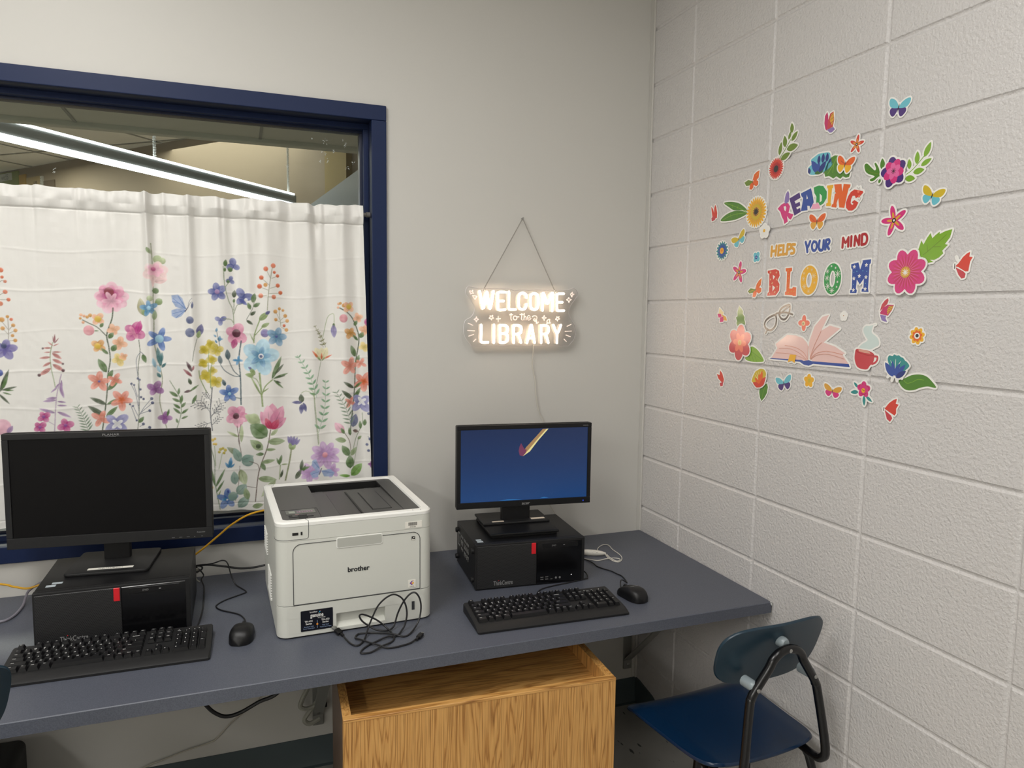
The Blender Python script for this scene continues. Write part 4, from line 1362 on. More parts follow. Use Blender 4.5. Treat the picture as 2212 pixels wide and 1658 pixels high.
def chair(label, loc, rz, lift=0.0):
    t = thing('school_chair', label, 'chair', loc, rz, 'blue plastic school chairs')
    hs = .446 + lift

    def seat(u, v):
        x, y = sqr(u, v, 7)
        wd = .182 + .030 * (y + 1) / 2
        z = hs - .012 * (1 - x * x) * (1 - .3 * y) + (.010 * max(0, -y) ** 3)
        if y > .55:
            z -= .030 * ((y - .55) / .45) ** 2
        z -= .010 * max(0, abs(x) - .8) * 5 * .5
        return (x * wd, y * .192, z)
    slab_from(seat, 30, 30, .010, 'seat', M_seat, t)

    def back(u, v):
        x, z = sqr(u, v, 3.0)
        q = .170 * (1 + .04 * z)
        return (x * q + .010, -.170 - .024 * (1 - x * x) - .028 * z, hs + .270 + .084 * z + .010 * z * x * x)
    slab_from(back, 36, 24, .009, 'backrest', M_back, t)
    # bent tube: under the seat, up behind the backrest, over the top and down again
    L = [(-.155, .10, hs - .030), (-.150, -.10, hs - .030), (-.142, -.205, hs - .030), (-.139, -.240, hs - .018), (-.135, -.252, hs + .02), (-.112, -.230, hs + .165), (-.106, -.228, hs + .184), (-.098, -.228, hs + .200),
         (-.058, -.232, hs + .255), (-.046, -.233, hs + .276), (-.026, -.234, hs + .292), (0, -.234, hs + .298)]
    cxo = .008
    pts = [(p[0] + (cxo if p[2] > hs + .1 else 0), p[1], p[2]) for p in L] + [(-p[0] + (cxo if p[2] > hs + .1 else 0), p[1], p[2]) for p in reversed(L[:-1])]
    MB().tube(pts, .0115, 14, sm=4).build('back_frame', M_tube, t)
    for sx in (-1, 1):
        MB().tube([(sx * .09, -.03, hs - .030), (sx * .09, -.02, .30), (sx * .10, .0, .18), (sx * .205, .205, .012)], .0115, 12, sm=4).build('leg', M_tube, t)
        MB().tube([(sx * .140, -.12, hs - .030), (sx * .155, -.145, hs - .036), (sx * .178, -.175, hs - .10), (sx * .205, -.225, .012)], .0115, 12, sm=4).build('leg', M_tube, t)
        MB().tube([(sx * .155, .10, hs - .030), (sx * .09, -.03, hs - .030)], .0115, 12).build('side_rail', M_tube, t)
        for y in (.207, -.227):
            MB().lathe([(.014, 0), (.0155, .006), (.014, .022), (.006, .024)], (sx * .206, y, 0), 12).build('foot_glide', M_blk2, t)
    MB().tube([(-.152, .06, hs - .03), (.152, .06, hs - .03)], .010, 10).build('cross_bar', M_tube, t)
    MB().tube([(-.145, -.10, hs - .03), (.145, -.10, hs - .03)], .010, 10).build('cross_bar', M_tube, t)
    Rm = Matrix.Rotation(PI / 2, 4, 'X')
    for x, z in ((.008, hs + .300), (-.086, hs + .212), (.102, hs + .212)):
        top_ = x == .008
        MB().lathe([(.010, 0), (.013, .004), (.0145, .010), (.0145, .030 if top_ else .040)], (0, 0, 0), 16, 0, Matrix.Translation((x, -.228, z + (.008 if top_ else 0))) @ Matrix.Rotation(-PI / 2, 4, 'X')).build('spacer', M_glide, t)
        MB().lathe([(.0055, 0), (.005, .002), (.001, .003)], (0, 0, 0), 10, 0, Matrix.Translation((x, -.2435 if top_ else -.2395, z - .003)) @ Rm).build('bolt', M_bolt, t)
    return t


chair('navy plastic school chair tucked into the corner by the block wall', (-.238, -.852, 0), rad(3))
chair('blue school chair at the far left, only its backrest edge in view', (-2.150, -.938, 0), rad(40), .146)
LETTERS = [('W',[[(-172.5,90.1),(-167.8,68.1),(-159.1,29.7),(-152.0,58.6),(-146.0,89.3),(-140.4,58.8),(-133.8,30.1),(-126.7,59.0),(-121.4,91.2)]]),('E',[[(-76.7,89.5),(-96.3,89.4),(-103.1,86.9),(-105.1,79.3),(-104.2,35.5),(-102.9,28.5),(-96.7,26.0),(-76.8,27.9)],[(-103.8,57.8),(-83.2,58.2)]]),('L',[[(-63.2,91.0),(-63.1,60.2),(-62.9,34.1),(-60.9,29.7),(-54.9,28.2),(-37.2,28.8)]]),('C',[[(4.6,72.5),(1.9,82.5),(-10.2,88.3),(-21.0,83.1),(-25.6,70.9),(-25.3,44.7),(-21.4,33.7),(-10.4,29.2),(0.4,34.0),(4.1,47.6)]]),('O',[[(34.7,87.9),(45.4,84.0),(49.3,73.4),(49.8,44.9),(46.2,33.7),(35.7,29.0),(25.0,33.4),(20.7,44.4),(20.2,72.8),(24.2,83.6),(34.7,87.9)]]),('M',[[(67.9,27.4),(67.8,58.4),(68.1,88.0),(73.6,83.0),(87.1,51.6),(100.4,83.6),(107.5,89.4),(107.2,59.1),(106.0,25.9)]]),('E',[[(150.9,88.7),(133.0,88.5),(126.2,86.1),(124.1,80.0),(125.0,34.8),(126.7,28.6),(133.1,26.7),(152.6,27.3)],[(125.2,57.4),(146.1,57.8)]]),('L',[[(-165.9,-27.3),(-166.0,-60.7),(-166.1,-82.6),(-163.9,-87.4),(-158.0,-89.0),(-139.7,-88.7)]]),('I',[[(-118.4,-26.6),(-118.4,-89.7)]]),('B',[[(-76.4,-57.5),(-95.1,-57.6)],[(-95.1,-57.6),(-95.4,-30.4),(-91.8,-28.0),(-77.9,-28.3),(-68.8,-32.7),(-66.5,-42.8),(-69.0,-52.9),(-76.4,-57.5),(-68.4,-62.1),(-65.5,-72.6),(-68.2,-83.2),(-77.1,-88.8),(-91.1,-89.2),(-94.8,-86.3),(-95.1,-57.6)]]),('R',[[(-42.5,-89.9),(-43.3,-32.2),(-40.1,-28.1),(-26.0,-28.0),(-16.1,-32.4),(-13.8,-42.5),(-16.2,-53.3),(-25.5,-58.4),(-41.9,-58.5)],[(-25.1,-58.4),(-14.6,-89.3)]]),('A',[[(8.9,-90.6),(16.1,-58.3),(21.8,-29.8),(26.7,-29.7),(32.7,-60.4),(38.7,-90.1)],[(14.1,-73.0),(34.5,-73.0)]]),('R',[[(64.4,-90.1),(63.4,-32.0),(66.6,-27.9),(81.2,-27.8),(90.9,-32.4),(93.1,-42.7),(90.6,-53.0),(81.7,-58.2),(64.9,-58.2)],[(82.2,-58.2),(93.1,-90.2)]]),('Y',[[(112.0,-26.1),(127.5,-55.6),(142.1,-25.9)],[(127.3,-55.6),(127.3,-90.9)]])]
BOARD = [(-208.1,106.8),(-217.4,103.0),(-222.4,87.8),(-218.2,75.1),(-204.7,59.7),(-192.1,42.1),(-189.5,26.4),(-193.5,10.5),(-205.3,-2.5),(-220.8,-10.6),(-226.9,-25.4),(-228.8,-45.2),(-225.6,-63.0),(-218.3,-78.9),(-205.7,-91.8),(-197.3,-101.8),(-159.5,-101.6),(-121.3,-102.3),(-99.9,-101.2),(-78.4,-102.7),(-56.7,-101.4),(-35.0,-102.9),(-13.1,-101.5),(9.0,-103.1),(31.1,-101.7),(53.4,-103.2),(75.8,-101.9),(98.4,-103.4),(121.1,-102.0),(143.9,-103.6),(159.9,-102.2),(176.1,-102.9),(187.4,-91.8),(198.7,-78.2),(205.1,-51.9),(202.2,-28.9),(187.9,-8.1),(178.2,10.6),(176.7,27.2),(183.2,46.0),(200.0,69.2),(211.2,86.0),(206.2,102.5),(192.1,110.5),(176.2,104.9),(157.9,101.4),(139.7,101.8),(117.1,100.1),(94.6,101.6),(72.2,99.9),(49.9,102.0),(27.9,98.0),(5.9,99.0),(-13.8,100.5),(-37.6,95.3),(-52.8,100.6),(-65.8,102.7),(-102.1,102.2),(-131.8,101.9),(-165.4,100.7),(-188.4,102.9)]
DECO = [[(-52.5,15.1),(-53.4,0.0),(-52.7,-7.0),(-49.4,-9.6)],[(-58.9,9.6),(-46.0,9.8)],[(-37.2,5.8),(-42.6,3.2),(-43.6,-3.9),(-38.1,-8.3),(-31.7,-5.8),(-30.7,1.3),(-37.2,5.8),(-28.5,2.3),(-22.0,2.8)],[(-11.3,15.6),(-12.5,-1.6),(-11.6,-6.7),(-8.0,-9.3)],[(-19.9,10.5),(-5.7,10.6)],[(-1.9,16.4),(-3.2,-9.2)],[(-2.9,-0.5),(2.0,5.0),(5.4,0.6),(5.5,-9.1)],[(10.9,-1.8),(20.4,0.3),(18.9,6.4),(14.1,7.2),(10.9,1.7),(12.6,-7.1),(17.6,-8.4),(24.8,-2.3)],[(29.2,2.9),(35.1,6.6),(43.9,6.1),(47.8,0.0),(44.2,-9.2),(37.6,-10.3),(34.6,-6.9),(38.6,-3.6),(45.3,-7.6),(47.2,-15.3),(45.0,-19.4),(49.9,-19.4),(54.3,-14.3)],[(38.7,-13.4),(43.6,-12.3),(47.7,-19.4)],[(-214.0,-21.3),(-195.6,-29.1)],[(-215.9,-47.0),(-188.4,-48.3)],[(-211.6,-67.2),(-191.9,-60.8)],[(-193.7,-86.3),(-184.0,-76.7)],[(168.1,-30.6),(185.4,-23.0)],[(160.7,-48.8),(187.5,-47.6)],[(164.8,-62.3),(183.4,-69.0)],[(156.7,-76.9),(167.0,-86.9)],[(-101.8,5.2),(-101.5,-16.1)],[(-109.5,-5.5),(-92.5,-4.8)],[(-182.9,1.7),(-180.4,-5.6),(-174.9,-8.1),(-180.8,-10.7),(-182.8,-17.1),(-185.4,-10.8),(-191.6,-7.7),(-185.4,-5.6),(-182.9,1.7)],[(76.2,9.5),(78.1,2.4),(84.9,0.4),(78.2,-2.4),(76.5,-9.4),(73.7,-2.4),(67.8,0.2),(74.1,2.3),(76.2,9.5)],[(86.7,-11.9),(92.2,-6.3),(98.9,-5.7),(97.2,-11.9),(100.9,-18.6),(92.8,-18.1),(86.8,-20.8),(89.0,-16.0),(86.7,-11.9)],[(173.3,75.8),(176.4,70.3),(183.8,67.8),(177.5,64.1),(174.4,56.6),(171.3,64.0),(164.4,67.4),(170.5,70.2),(173.3,75.8)],[(-198.1,75.5),(-189.8,74.1),(-181.4,71.9),(-185.5,67.4),(-188.6,61.5),(-193.4,67.7),(-198.1,75.5)],[(179.9,87.3),(188.3,94.8),(186.8,88.5),(194.9,87.7),(188.0,84.4),(185.9,77.1),(183.0,83.3),(179.9,87.3)],[(-207.5,91.9),(-201.3,89.1),(-197.2,94.1),(-197.7,87.3),(-194.4,82.4),(-200.2,82.9),(-205.3,80.2),(-204.8,85.5),(-209.5,88.0),(-207.5,91.9)],[(-132.6,6.2),(-127.3,3.3),(-122.0,7.3),(-123.0,1.3),(-118.7,-3.6),(-125.1,-3.7),(-126.1,-9.7),(-129.9,-4.7),(-135.7,-3.8),(-131.5,1.2),(-132.6,6.2)],[(126.9,5.9),(129.3,0.8),(136.0,5.0),(132.7,-1.2),(138.5,-3.2),(131.7,-4.8),(129.5,-11.0),(126.5,-4.8),(121.0,-5.5),(125.9,-0.7),(126.9,5.9)]]
# chain [(-0.0067,0.3537),(-0.0103,0.3535),(-0.1525,0.0975),(0.1193,0.0971)]
CUTOUTS = [
('butterfly_cutout', 'teal and purple paper butterfly, highest on the wall', 'butterfly', [('wings',('B','t','u','n',1123,2074.9,21.8,-12,1.37))], 0),
('butterfly_cutout', 'pink and yellow folded-wing butterfly above the wreath of flowers', 'butterfly', [('rear_wing',('P','K',[894.8,2121,887.2,2112.4,886.5,2092.8,891.2,2077.3,895.8,2072.3,900.6,2089.5,898.8,2110.9])),('front_wing',('P','e',[917.3,2117.2,905.9,2114.3,899.9,2100.2,897.1,2074.1,917.3,2077.3,920.9,2095.1])),('front_wing',('P','i',[917.4,2115.4,908.7,2110.5,905.5,2096.2,914.3,2081.2,919.5,2095.5])),('front_wing',('S','n',0.8,[916.6,2111.7,907.2,2106.2])),('front_wing',('S','n',0.8,[919,2102,907.2,2097.1])),('front_wing',('S','n',0.8,[919.7,2092.8,907.8,2087.9])),('hind_wing',('P','U',[896.4,2074.3,919.1,2076.9,925.5,2069.5,915.5,2063.7,907.7,2064.4,901.7,2070]))], 0),
('flower_cutout', 'small red star-shaped paper flower with a yellow heart, near the top', 'flower', [('petals',('F','r',1001.3,2014.6,23.4,5,78,0.38,0)),('petals',('F','i',1001.3,2014.6,13.2,5,78,0.3,0)),('centre',('D','n',1001.3,2014.6,3.6,3.6)),('centre',('D','w',1001.3,2014.6,1.3,1.3))], 0),
('leaf_cutout', 'olive sprig of seven leaves over the red daisy', 'leaf', [('stem',('S','v',2.6,[717.1,2033.3,738.6,2054.1,759.5,2077.9])),('leaves',('L','v',764.7,2095.8,761.1,2123.9,0.52)),('leaves',('L','v',751.2,2079.7,760.2,2102.9,0.42)),('leaves',('L','v',763,2073.8,787,2095.8,0.46)),('leaves',('L','v',739.4,2061,733.8,2094.7,0.5)),('leaves',('L','v',715.6,2042.8,722.3,2079.6,0.4)),('leaves',('L','v',745.6,2054.1,790.5,2056.9,0.45)),('leaves',('L','v',722.4,2029.7,760.4,2041.3,0.45))], 0),
('flower_cutout', 'deep red daisy with a dark heart under the olive sprig', 'flower', [('petals',('F','r',704.5,2007.5,30.4,26,3,0.22,0)),('centre',('F','R',704.5,2007.5,18.1,20,0,0.25,0)),('centre',('D','n',704.5,2006.3,9.9,9.9))], 0),
('leaf_cutout', 'green scalloped leaf between the blue peony and the orange butterfly', 'leaf', [('blade',('P','g',[899.9,1950.3,895.1,1962.2,899.8,1976.8,912.6,1996.7,929.8,2001.2,940.3,1998.4,949.8,1985.7,962,1957.8,985.2,1946.6,982.6,1936.3,972,1936.1,961.5,1941.2,953.3,1936.6,939,1945,928.8,1941.5,912.3,1950.8])),('veins',('S','l',1.9,[908.3,1956.8,927.8,1979.5,937.1,1995.9])),('veins',('S','l',1.6,[926,1956.3,927.8,1979.5]))], 0),
('flower_cutout', 'blue and teal peony beside the green scalloped leaf at the top', 'flower', [('outer_petals',('C','t',[834.6,1984.5,848,1992.9,843.5,2004.6,857.2,2011.4,871.6,2016.1,891.6,2015.3,911.5,2011.3,915.3,1997.5,922.5,1980.5,909.2,1969.8,889.9,1963.9,871.8,1961.7,841.6,1966.9])),('inner_petals',('L','b',873.4,1965.5,845.8,2002.8,0.42)),('inner_petals',('L','B',841.5,1968.3,837.2,1985.4,0.6)),('inner_petals',('L','b',867.8,1966.4,875,1994.6,0.55)),('inner_petals',('L','B',875.2,1965.1,900.4,1992.5,0.45)),('inner_petals',('L','B',873.5,1989.5,873.7,2012.2,0.5)),('inner_petals',('L','B',888.1,1989.5,889.2,2014.5,0.5)),('inner_petals',('L','B',902.4,1989.5,904.3,2012.8,0.5)),('inner_petals',('L','B',909.8,1985.4,917.9,1995.7,0.6)),('calyx',('C','G',[860.4,1966.4,871.1,1971.2,878.8,1965.9,891.2,1970.3,886.3,1963.2,871.8,1961.5]))], 0),
('butterfly_cutout', 'orange butterfly on the green scalloped leaf at the top', 'butterfly', [('wings',('B','o','y','n',969.5,1969.8,21.2,-14,1.35)),('wings',('S','n',0.8,[955.1,1982.2,967.7,1972.1])),('wings',('S','n',0.8,[982.3,1977,972.8,1971.2]))], 0.003),
('leaf_cutout', 'dark green lobed leaf left of the purple flower', 'leaf', [('blade',('C','g',[1030.5,1956.8,1038.7,1959.5,1052,1948,1063.4,1938.6,1067.1,1942.8,1061.6,1954.8,1066.1,1955.9,1075.3,1942.6,1079.4,1931.7,1087.4,1928.3,1086.4,1922.5,1075.4,1920.7,1062.2,1913.6,1052.9,1914.2,1050.4,1918.7,1064.5,1923.8,1043.8,1933.4,1034.3,1942.5])),('blade',('L','g',1087.8,1935.5,1084.2,1963.9,0.5)),('blade',('L','g',1081.8,1914.8,1078.1,1904.5,0.7)),('vein',('S','v',1.5,[1038.1,1946.8,1052.9,1935.5,1084.1,1925.3]))], 0),
('leaf_cutout', 'light green sprig of leaves right of the purple flower', 'leaf', [('stem',('S','l',2.1,[1157,1912.8,1175.4,1922.3,1201.7,1945.9])),('leaves',('L','l',1203.1,1944,1217.9,1975.2,0.42)),('leaves',('L','l',1184.2,1931.7,1183.8,1961,0.45)),('leaves',('L','l',1195.3,1926,1222.4,1937.4,0.42)),('leaves',('L','l',1165,1923.7,1162.1,1947.3,0.48)),('leaves',('L','l',1175.5,1914.2,1205.3,1915.8,0.48)),('leaves',('L','l',1154.3,1903.9,1182,1899.3,0.52))], 0),
('flower_cutout', 'large magenta flower with dark purple outer petals and a pink heart', 'flower', [('outer_petals',('F','u',1122.3,1924.2,36.5,5,30,0.72,3.6)),('inner_petals',('F','p',1122.1,1925.9,29.3,5,62,0.74,2.4)),('heart',('F','P',1122.9,1926.4,20.2,5,30,0.72,1.2)),('stamens',('F','n',1122.9,1926.4,7.7,9,0,0.16,0))], 0.003),
('butterfly_cutout', 'olive and orange butterfly above the long green leaf pair', 'butterfly', [('wings',('P','o',[631.7,2015.2,618.1,2012.8,606.5,2006.4,601.1,1990.1,616.2,1986.1,628.5,1994.2])),('wings',('P','v',[562.2,1989.4,581,1994.9,603.2,1986.7,600.1,1977.2,572.6,1977.3])),('wings',('P','o',[601.3,1987,616,1989.7,627.4,1983.7,628.1,1973.4,618.3,1969.5,605.7,1977.2])),('wings',('P','o',[587.7,1965.2,589.6,1978.9,599.6,1984.3,607.5,1978.5,605.4,1967.9,599.2,1962.8])),('wings',('S','y',1.2,[628.9,2009.4,615.7,2001.2])),('wings',('S','n',1.2,[599.1,1991.9,605.8,1975.7]))], 0),
('word_cutout', 'rainbow lettered word READING, arched along its top edge', 'word', [('letter_r',('P','p',[718.8,1889.5,733.6,1899.2,746.7,1902.7,762.1,1899.3,770.2,1889.4,767.6,1879.3,765.3,1871.8,785.8,1865.1,781.3,1858.2,776.5,1851.6,768.9,1854.4,759.3,1863.7,763.8,1847.2,749.9,1842.2,745.9,1854.5,737.9,1864.6,731.5,1878.6])),('letter_r',('P','w',[743.6,1892.2,751.5,1893.4,755,1887.5,752.6,1877.9,747.2,1881.9])),('letter_e',('P','u',[765.8,1912,805.4,1923.6,810.9,1908.2,787.5,1901.5,792.4,1893.9,808.1,1897.4,811,1886.5,795.5,1882.9,799,1877.2,811.1,1880.1,814.6,1868.9,789.7,1861])),('letter_a',('P','b',[811,1919.6,849.1,1928.3,853.2,1918.3,858.2,1903.9,862.2,1888.4,849.7,1870.7,847.8,1880.4,838.4,1882.2,840.2,1869.8,814.5,1870.2,818.5,1889.3,820.9,1905.5,814.6,1911.4])),('letter_a',('P','w',[833.9,1913.7,839.6,1902.2,834.2,1900.4])),('letter_d',('P','d',[859.4,1928.6,878.7,1931,894.9,1926.7,908.3,1910.6,908.8,1893,899,1880.7,886,1875.9,879.4,1885.8,871,1884.7,871.5,1902,863,1913.1])),('letter_d',('P','w',[883.3,1908.9,891.2,1901.6,891.5,1888.1,884.7,1885.1])),('letter_i',('P','y',[908,1926.2,930.8,1924.7,929.8,1916.4,926.6,1915.7,924,1877.5,926.4,1876,925.2,1869.9,908.5,1872.1,908.9,1879.3,913.8,1880.1,912.7,1917.6,909.4,1918.4])),('letter_n',('P','o',[933.2,1924.8,958.9,1922,960.1,1913.5,963.2,1901.6,966.1,1921.2,989.1,1915.9,987.2,1908.7,983.5,1907.5,978.1,1886.6,972.4,1858.9,955.1,1862.4,950.1,1887.1,945,1874.7,946.1,1868.6,944.7,1863.2,927.7,1867.1,928.9,1873.3,933.9,1875,938,1906.8])),('letter_g',('P','r',[983.4,1887,991.1,1896.4,1002.7,1901.4,1016.4,1897.3,1029.8,1893.8,1031.9,1889.2,1023.3,1882.4,1008.9,1878.3,1005.7,1885,998.2,1886.3,993.9,1878.5,992.8,1868.2,998.4,1862.5,1002.7,1865.2,996.3,1870,1004.7,1874.7,1018.1,1866.4,1010.7,1854.2,999.4,1848.6,986.9,1850.2,978.6,1858.3,976.9,1871.5])),('small_ornaments',('P','U',[759.6,1935,751.1,1927.1,748.4,1917.1,746.9,1905.5,750.8,1898.2,763.7,1903,765.9,1913.3,764.8,1926.4])),('small_ornaments',('P','k',[853.7,1870.6,859.9,1885,868.3,1882.4,875.1,1886.6,882.3,1880.7,888.5,1868.2])),('small_ornaments',('F','m',936.2,1904.7,6.7,3,80,0.4,0)),('small_ornaments',('D','c',1016.6,1894.3,3.7,3.7)),('small_ornaments',('D','c',1019.7,1881.8,3.3,3.3)),('small_ornaments',('S','n',0.7,[1010.6,1906.2,1016.9,1900.1])),('small_ornaments',('S','n',0.7,[1020.3,1904.7,1021.5,1897.6])),('small_ornaments',('S','n',0.7,[1017.3,1874.1,1022.7,1871.6,1025.8,1878.6]))], 0),
('butterfly_cutout', 'yellow and light blue butterfly at the upper right, in front of a block joint', 'butterfly', [('wings',('B','Y','t','n',1229.6,1852.5,20,-18,1.45))], 0),
('butterfly_cutout', 'small red butterfly left of the green leaf pair', 'butterfly', [('wings',('P','r',[416.7,1941.7,422.7,1933.1,429.4,1912.6,428.3,1896.4,419.6,1897.4,412.3,1908.1,412,1931.2])),('wings',('P','r',[395,1938,405.5,1928.7,418,1904.2,416.4,1896.2,403.9,1902.6])),('wings',('P','e',[401.5,1889,398.6,1899.9,410.3,1905.8,423.7,1900.2,417.8,1891.1]))], 0),
('leaf_cutout', 'pair of long green leaves left of the sunflower', 'leaf', [('blade',('C','g',[463.8,1940.5,495.9,1940,536.8,1930.6,567.2,1914.1,581.5,1900.6,563,1904.8,518.1,1910.5,489.3,1924.3])),('blade',('C','g',[450,1884.8,472.7,1900.2,513.3,1907.9,553.3,1904.1,582,1893.7,554.6,1884.7,510,1879.8])),('veins',('S','l',1.6,[470.2,1939,522.4,1921.6,578.9,1897.8])),('veins',('S','l',1.6,[457.9,1885.8,509,1896.4,578,1895.8])),('veins',('S','l',1.3,[506.8,1929.9,510,1918.4])),('veins',('S','l',1.3,[537.2,1924.3,533,1912.3])),('veins',('S','l',1.3,[498.5,1900.9,504.6,1885.9])),('veins',('S','l',1.3,[533.7,1901.3,534.9,1883.9]))], 0),
('flower_cutout', 'yellow sunflower with a dotted dark heart', 'flower', [('petals',('F','y',624.4,1891.5,45.1,26,0,0.22,0)),('inner_petals',('F','i',624.4,1891.5,32.9,24,7,0.2,0)),('inner_petals',('F','Y',624.4,1891.5,25.6,18,0,0.3,0)),('heart',('D','i',624.3,1892.7,14.6,14.6)),('heart',('F','n',624.3,1892.7,14,14,0,0.22,4.3)),('heart',('F','n',624.3,1892.7,7.9,8,0,0.3,1.8))], 0),
('flower_cutout', 'white flower with a yellow centre under the sunflower', 'flower', [('petals',('F','w',670.3,1830,20.4,5,90,0.82,0)),('centre',('D','y',669.3,1830.7,4.8,4.8))], 0.004),
('butterfly_cutout', 'orange butterfly under the middle of the word READING', 'butterfly', [('wings',('B','o','i','n',877.9,1834.2,21.3,-3,1.37)),('wings',('S','r',1.4,[852.9,1849.3,863.7,1839.9,873.4,1834.7])),('wings',('S','r',1.3,[901.2,1845.8,889.7,1838.2,881.6,1833.8]))], 0),
('flower_cutout', 'pink five-petalled flower with ochre stripes, lower right of READING', 'flower', [('petals',('F','p',1130,1808.4,36.6,5,104,0.4,0)),('petals',('F','i',1130,1808.4,20.7,5,104,0.3,0)),('centre',('D','n',1130,1808.8,5.8,5.8)),('centre',('D','w',1130,1808.8,2.7,2.7))], 0),
('butterfly_cutout', 'small yellow and teal butterfly above the blue daisy', 'butterfly', [('wings',('B','Y','t','n',547,1816,20.1,24,1.66))], 0),
('flower_cutout', 'blue daisy with teal outer petals and a yellow heart', 'flower', [('outer_petals',('F','T',463.7,1787.2,31,16,0,0.26,0)),('inner_petals',('F','b',463.7,1787.2,24.4,16,11,0.24,0)),('heart',('D','y',462.4,1787.3,10.2,10.2)),('heart',('F','o',462.4,1787.3,6.1,6,0,0.3,1.5))], 0),
('word_cutout', 'orange-yellow paper word HELPS', 'word', [('lettering',('S','i',8.8,[701.7,1780.5,700.8,1753.9])),('lettering',('S','i',8.7,[721.7,1781.6,718.9,1754.5])),('lettering',('S','i',8.8,[701.2,1767.2,719.3,1767.6])),('lettering',('S','i',8.6,[731.7,1781.2,730.3,1753.7])),('lettering',('S','i',8,[732.4,1780.7,744.8,1781])),('lettering',('S','i',8,[731.3,1768.1,741.1,1768.7])),('lettering',('S','i',8,[730.9,1754.1,743.3,1755])),('lettering',('S','i',8.6,[752,1780.9,750.5,1754.9])),('lettering',('S','i',7.9,[750.6,1754.5,762.8,1755.4])),('lettering',('S','i',8.5,[768.3,1781.7,766.7,1754.7])),('lettering',('S','i',7.8,[768.7,1781.3,780.1,1780.7,782.6,1773,778.5,1768.5,768.3,1767.9])),('lettering',('S','i',7.7,[798.4,1779.2,786.5,1779.8,783.8,1773.8,790.4,1769.3,796.3,1764.4,795.1,1756.1,784.4,1755.1]))], 0),
('word_cutout', 'blue paper word YOUR', 'word', [('lettering',('S','b',8.2,[839.1,1782.2,844.8,1768.8,847.6,1755.1])),('lettering',('S','b',8.2,[856.3,1782.9,850.6,1770.9,847.3,1766.9])),('lettering',('S','b',7.5,[869.9,1781.3,864.6,1774.1,864.6,1765.5,868,1758.4,875.1,1756.2,880.6,1761.1,882.2,1770.4,878.8,1778.4,869.9,1781.3])),('lettering',('S','b',8,[891.8,1781.2,889.5,1765.6,894.1,1756.8,901,1755.5,905.8,1760.1,907.1,1780.9])),('lettering',('S','b',7.9,[916,1781.1,913.8,1757])),('lettering',('S','b',7.3,[916,1781.1,924.9,1781.8,928,1775.9,924.1,1769.9,917,1768])),('lettering',('S','b',7.3,[918.1,1767.5,927.2,1756.8]))], 0),
('word_cutout', 'red paper word MIND', 'word', [('lettering',('S','R',7.7,[973.7,1781,973.3,1756.8])),('lettering',('S','R',7.1,[974.2,1781.4,983,1768.1,992,1780.9])),('lettering',('S','R',7.7,[992,1780.9,992.6,1758.2])),('lettering',('S','R',7.6,[1001.6,1782.4,1001.8,1758.5])),('lettering',('S','R',7.6,[1014.4,1782,1013,1758.7])),('lettering',('S','R',7,[1014.4,1782,1027.6,1759.5])),('lettering',('S','R',7.5,[1027.9,1782.7,1027.6,1759.5])),('lettering',('S','R',7.5,[1036.3,1783.9,1036.1,1759.2])),('lettering',('S','R',6.9,[1036.3,1783.9,1045.6,1784.5,1051.4,1778.7,1052.6,1768.9,1048.3,1760.5,1036.6,1758.7]))], 0),
('letter_cutout', 'red letter B with small yellow marks', 'letter', [('letter',('P','r',[688,1710.8,722.4,1713.6,737.3,1708.3,741,1694,732.6,1680.7,742,1668.9,741.3,1650.7,728.3,1637.3,690.9,1636.2,692.4,1645,698.1,1647.2,696.1,1701.6,689.1,1703.3])),('letter',('P','w',[711.4,1697.6,721.8,1692.1,713.7,1683.3])),('letter',('P','w',[712.1,1667.2,724,1659.9,713.3,1648.7])),('marks',('F','a',701,1705,4.2,4,20,0.3,0)),('marks',('F','a',726.4,1703.8,4.1,4,20,0.3,0)),('marks',('F','a',702.4,1684.2,3.7,4,20,0.3,0)),('marks',('F','a',728.5,1683.1,3.7,4,20,0.3,0)),('marks',('F','a',711,1673.5,4.2,4,20,0.3,0)),('marks',('F','a',702.1,1663.3,3.3,4,20,0.3,0)),('marks',('F','a',733.2,1662.4,3.2,4,20,0.3,0)),('marks',('F','a',724.3,1646.6,4.1,4,20,0.3,0)),('marks',('F','a',701.9,1642.5,3.3,4,20,0.3,0))], 0),
('letter_cutout', 'orange paper letter L', 'letter', [('letter',('P','o',[764.3,1714.1,790.4,1714.4,791,1705.5,784.9,1703.2,783.8,1655.2,795.2,1654.9,798,1659.5,811.2,1657.8,811.7,1633.4,799.8,1633.7,796.5,1635.9,766.4,1637.5,766.5,1645.6,771.5,1647.7,770.8,1704.3,765.6,1705])),('marks',('L','i',773.6,1706,778.1,1709.1,0.4)),('marks',('L','i',775.9,1694.7,780.5,1697.8,0.4)),('marks',('L','i',775.1,1683.5,780.3,1686.6,0.4)),('marks',('L','i',774.4,1670.1,779,1673.3,0.4)),('marks',('L','i',778.6,1656.5,783.1,1659.7,0.4)),('marks',('L','i',790.5,1645,794.9,1649.3,0.4)),('marks',('L','i',801.5,1644.7,805.9,1649.1,0.4)),('marks',('L','i',778,1641.9,784.2,1645.2,0.4))], 0),
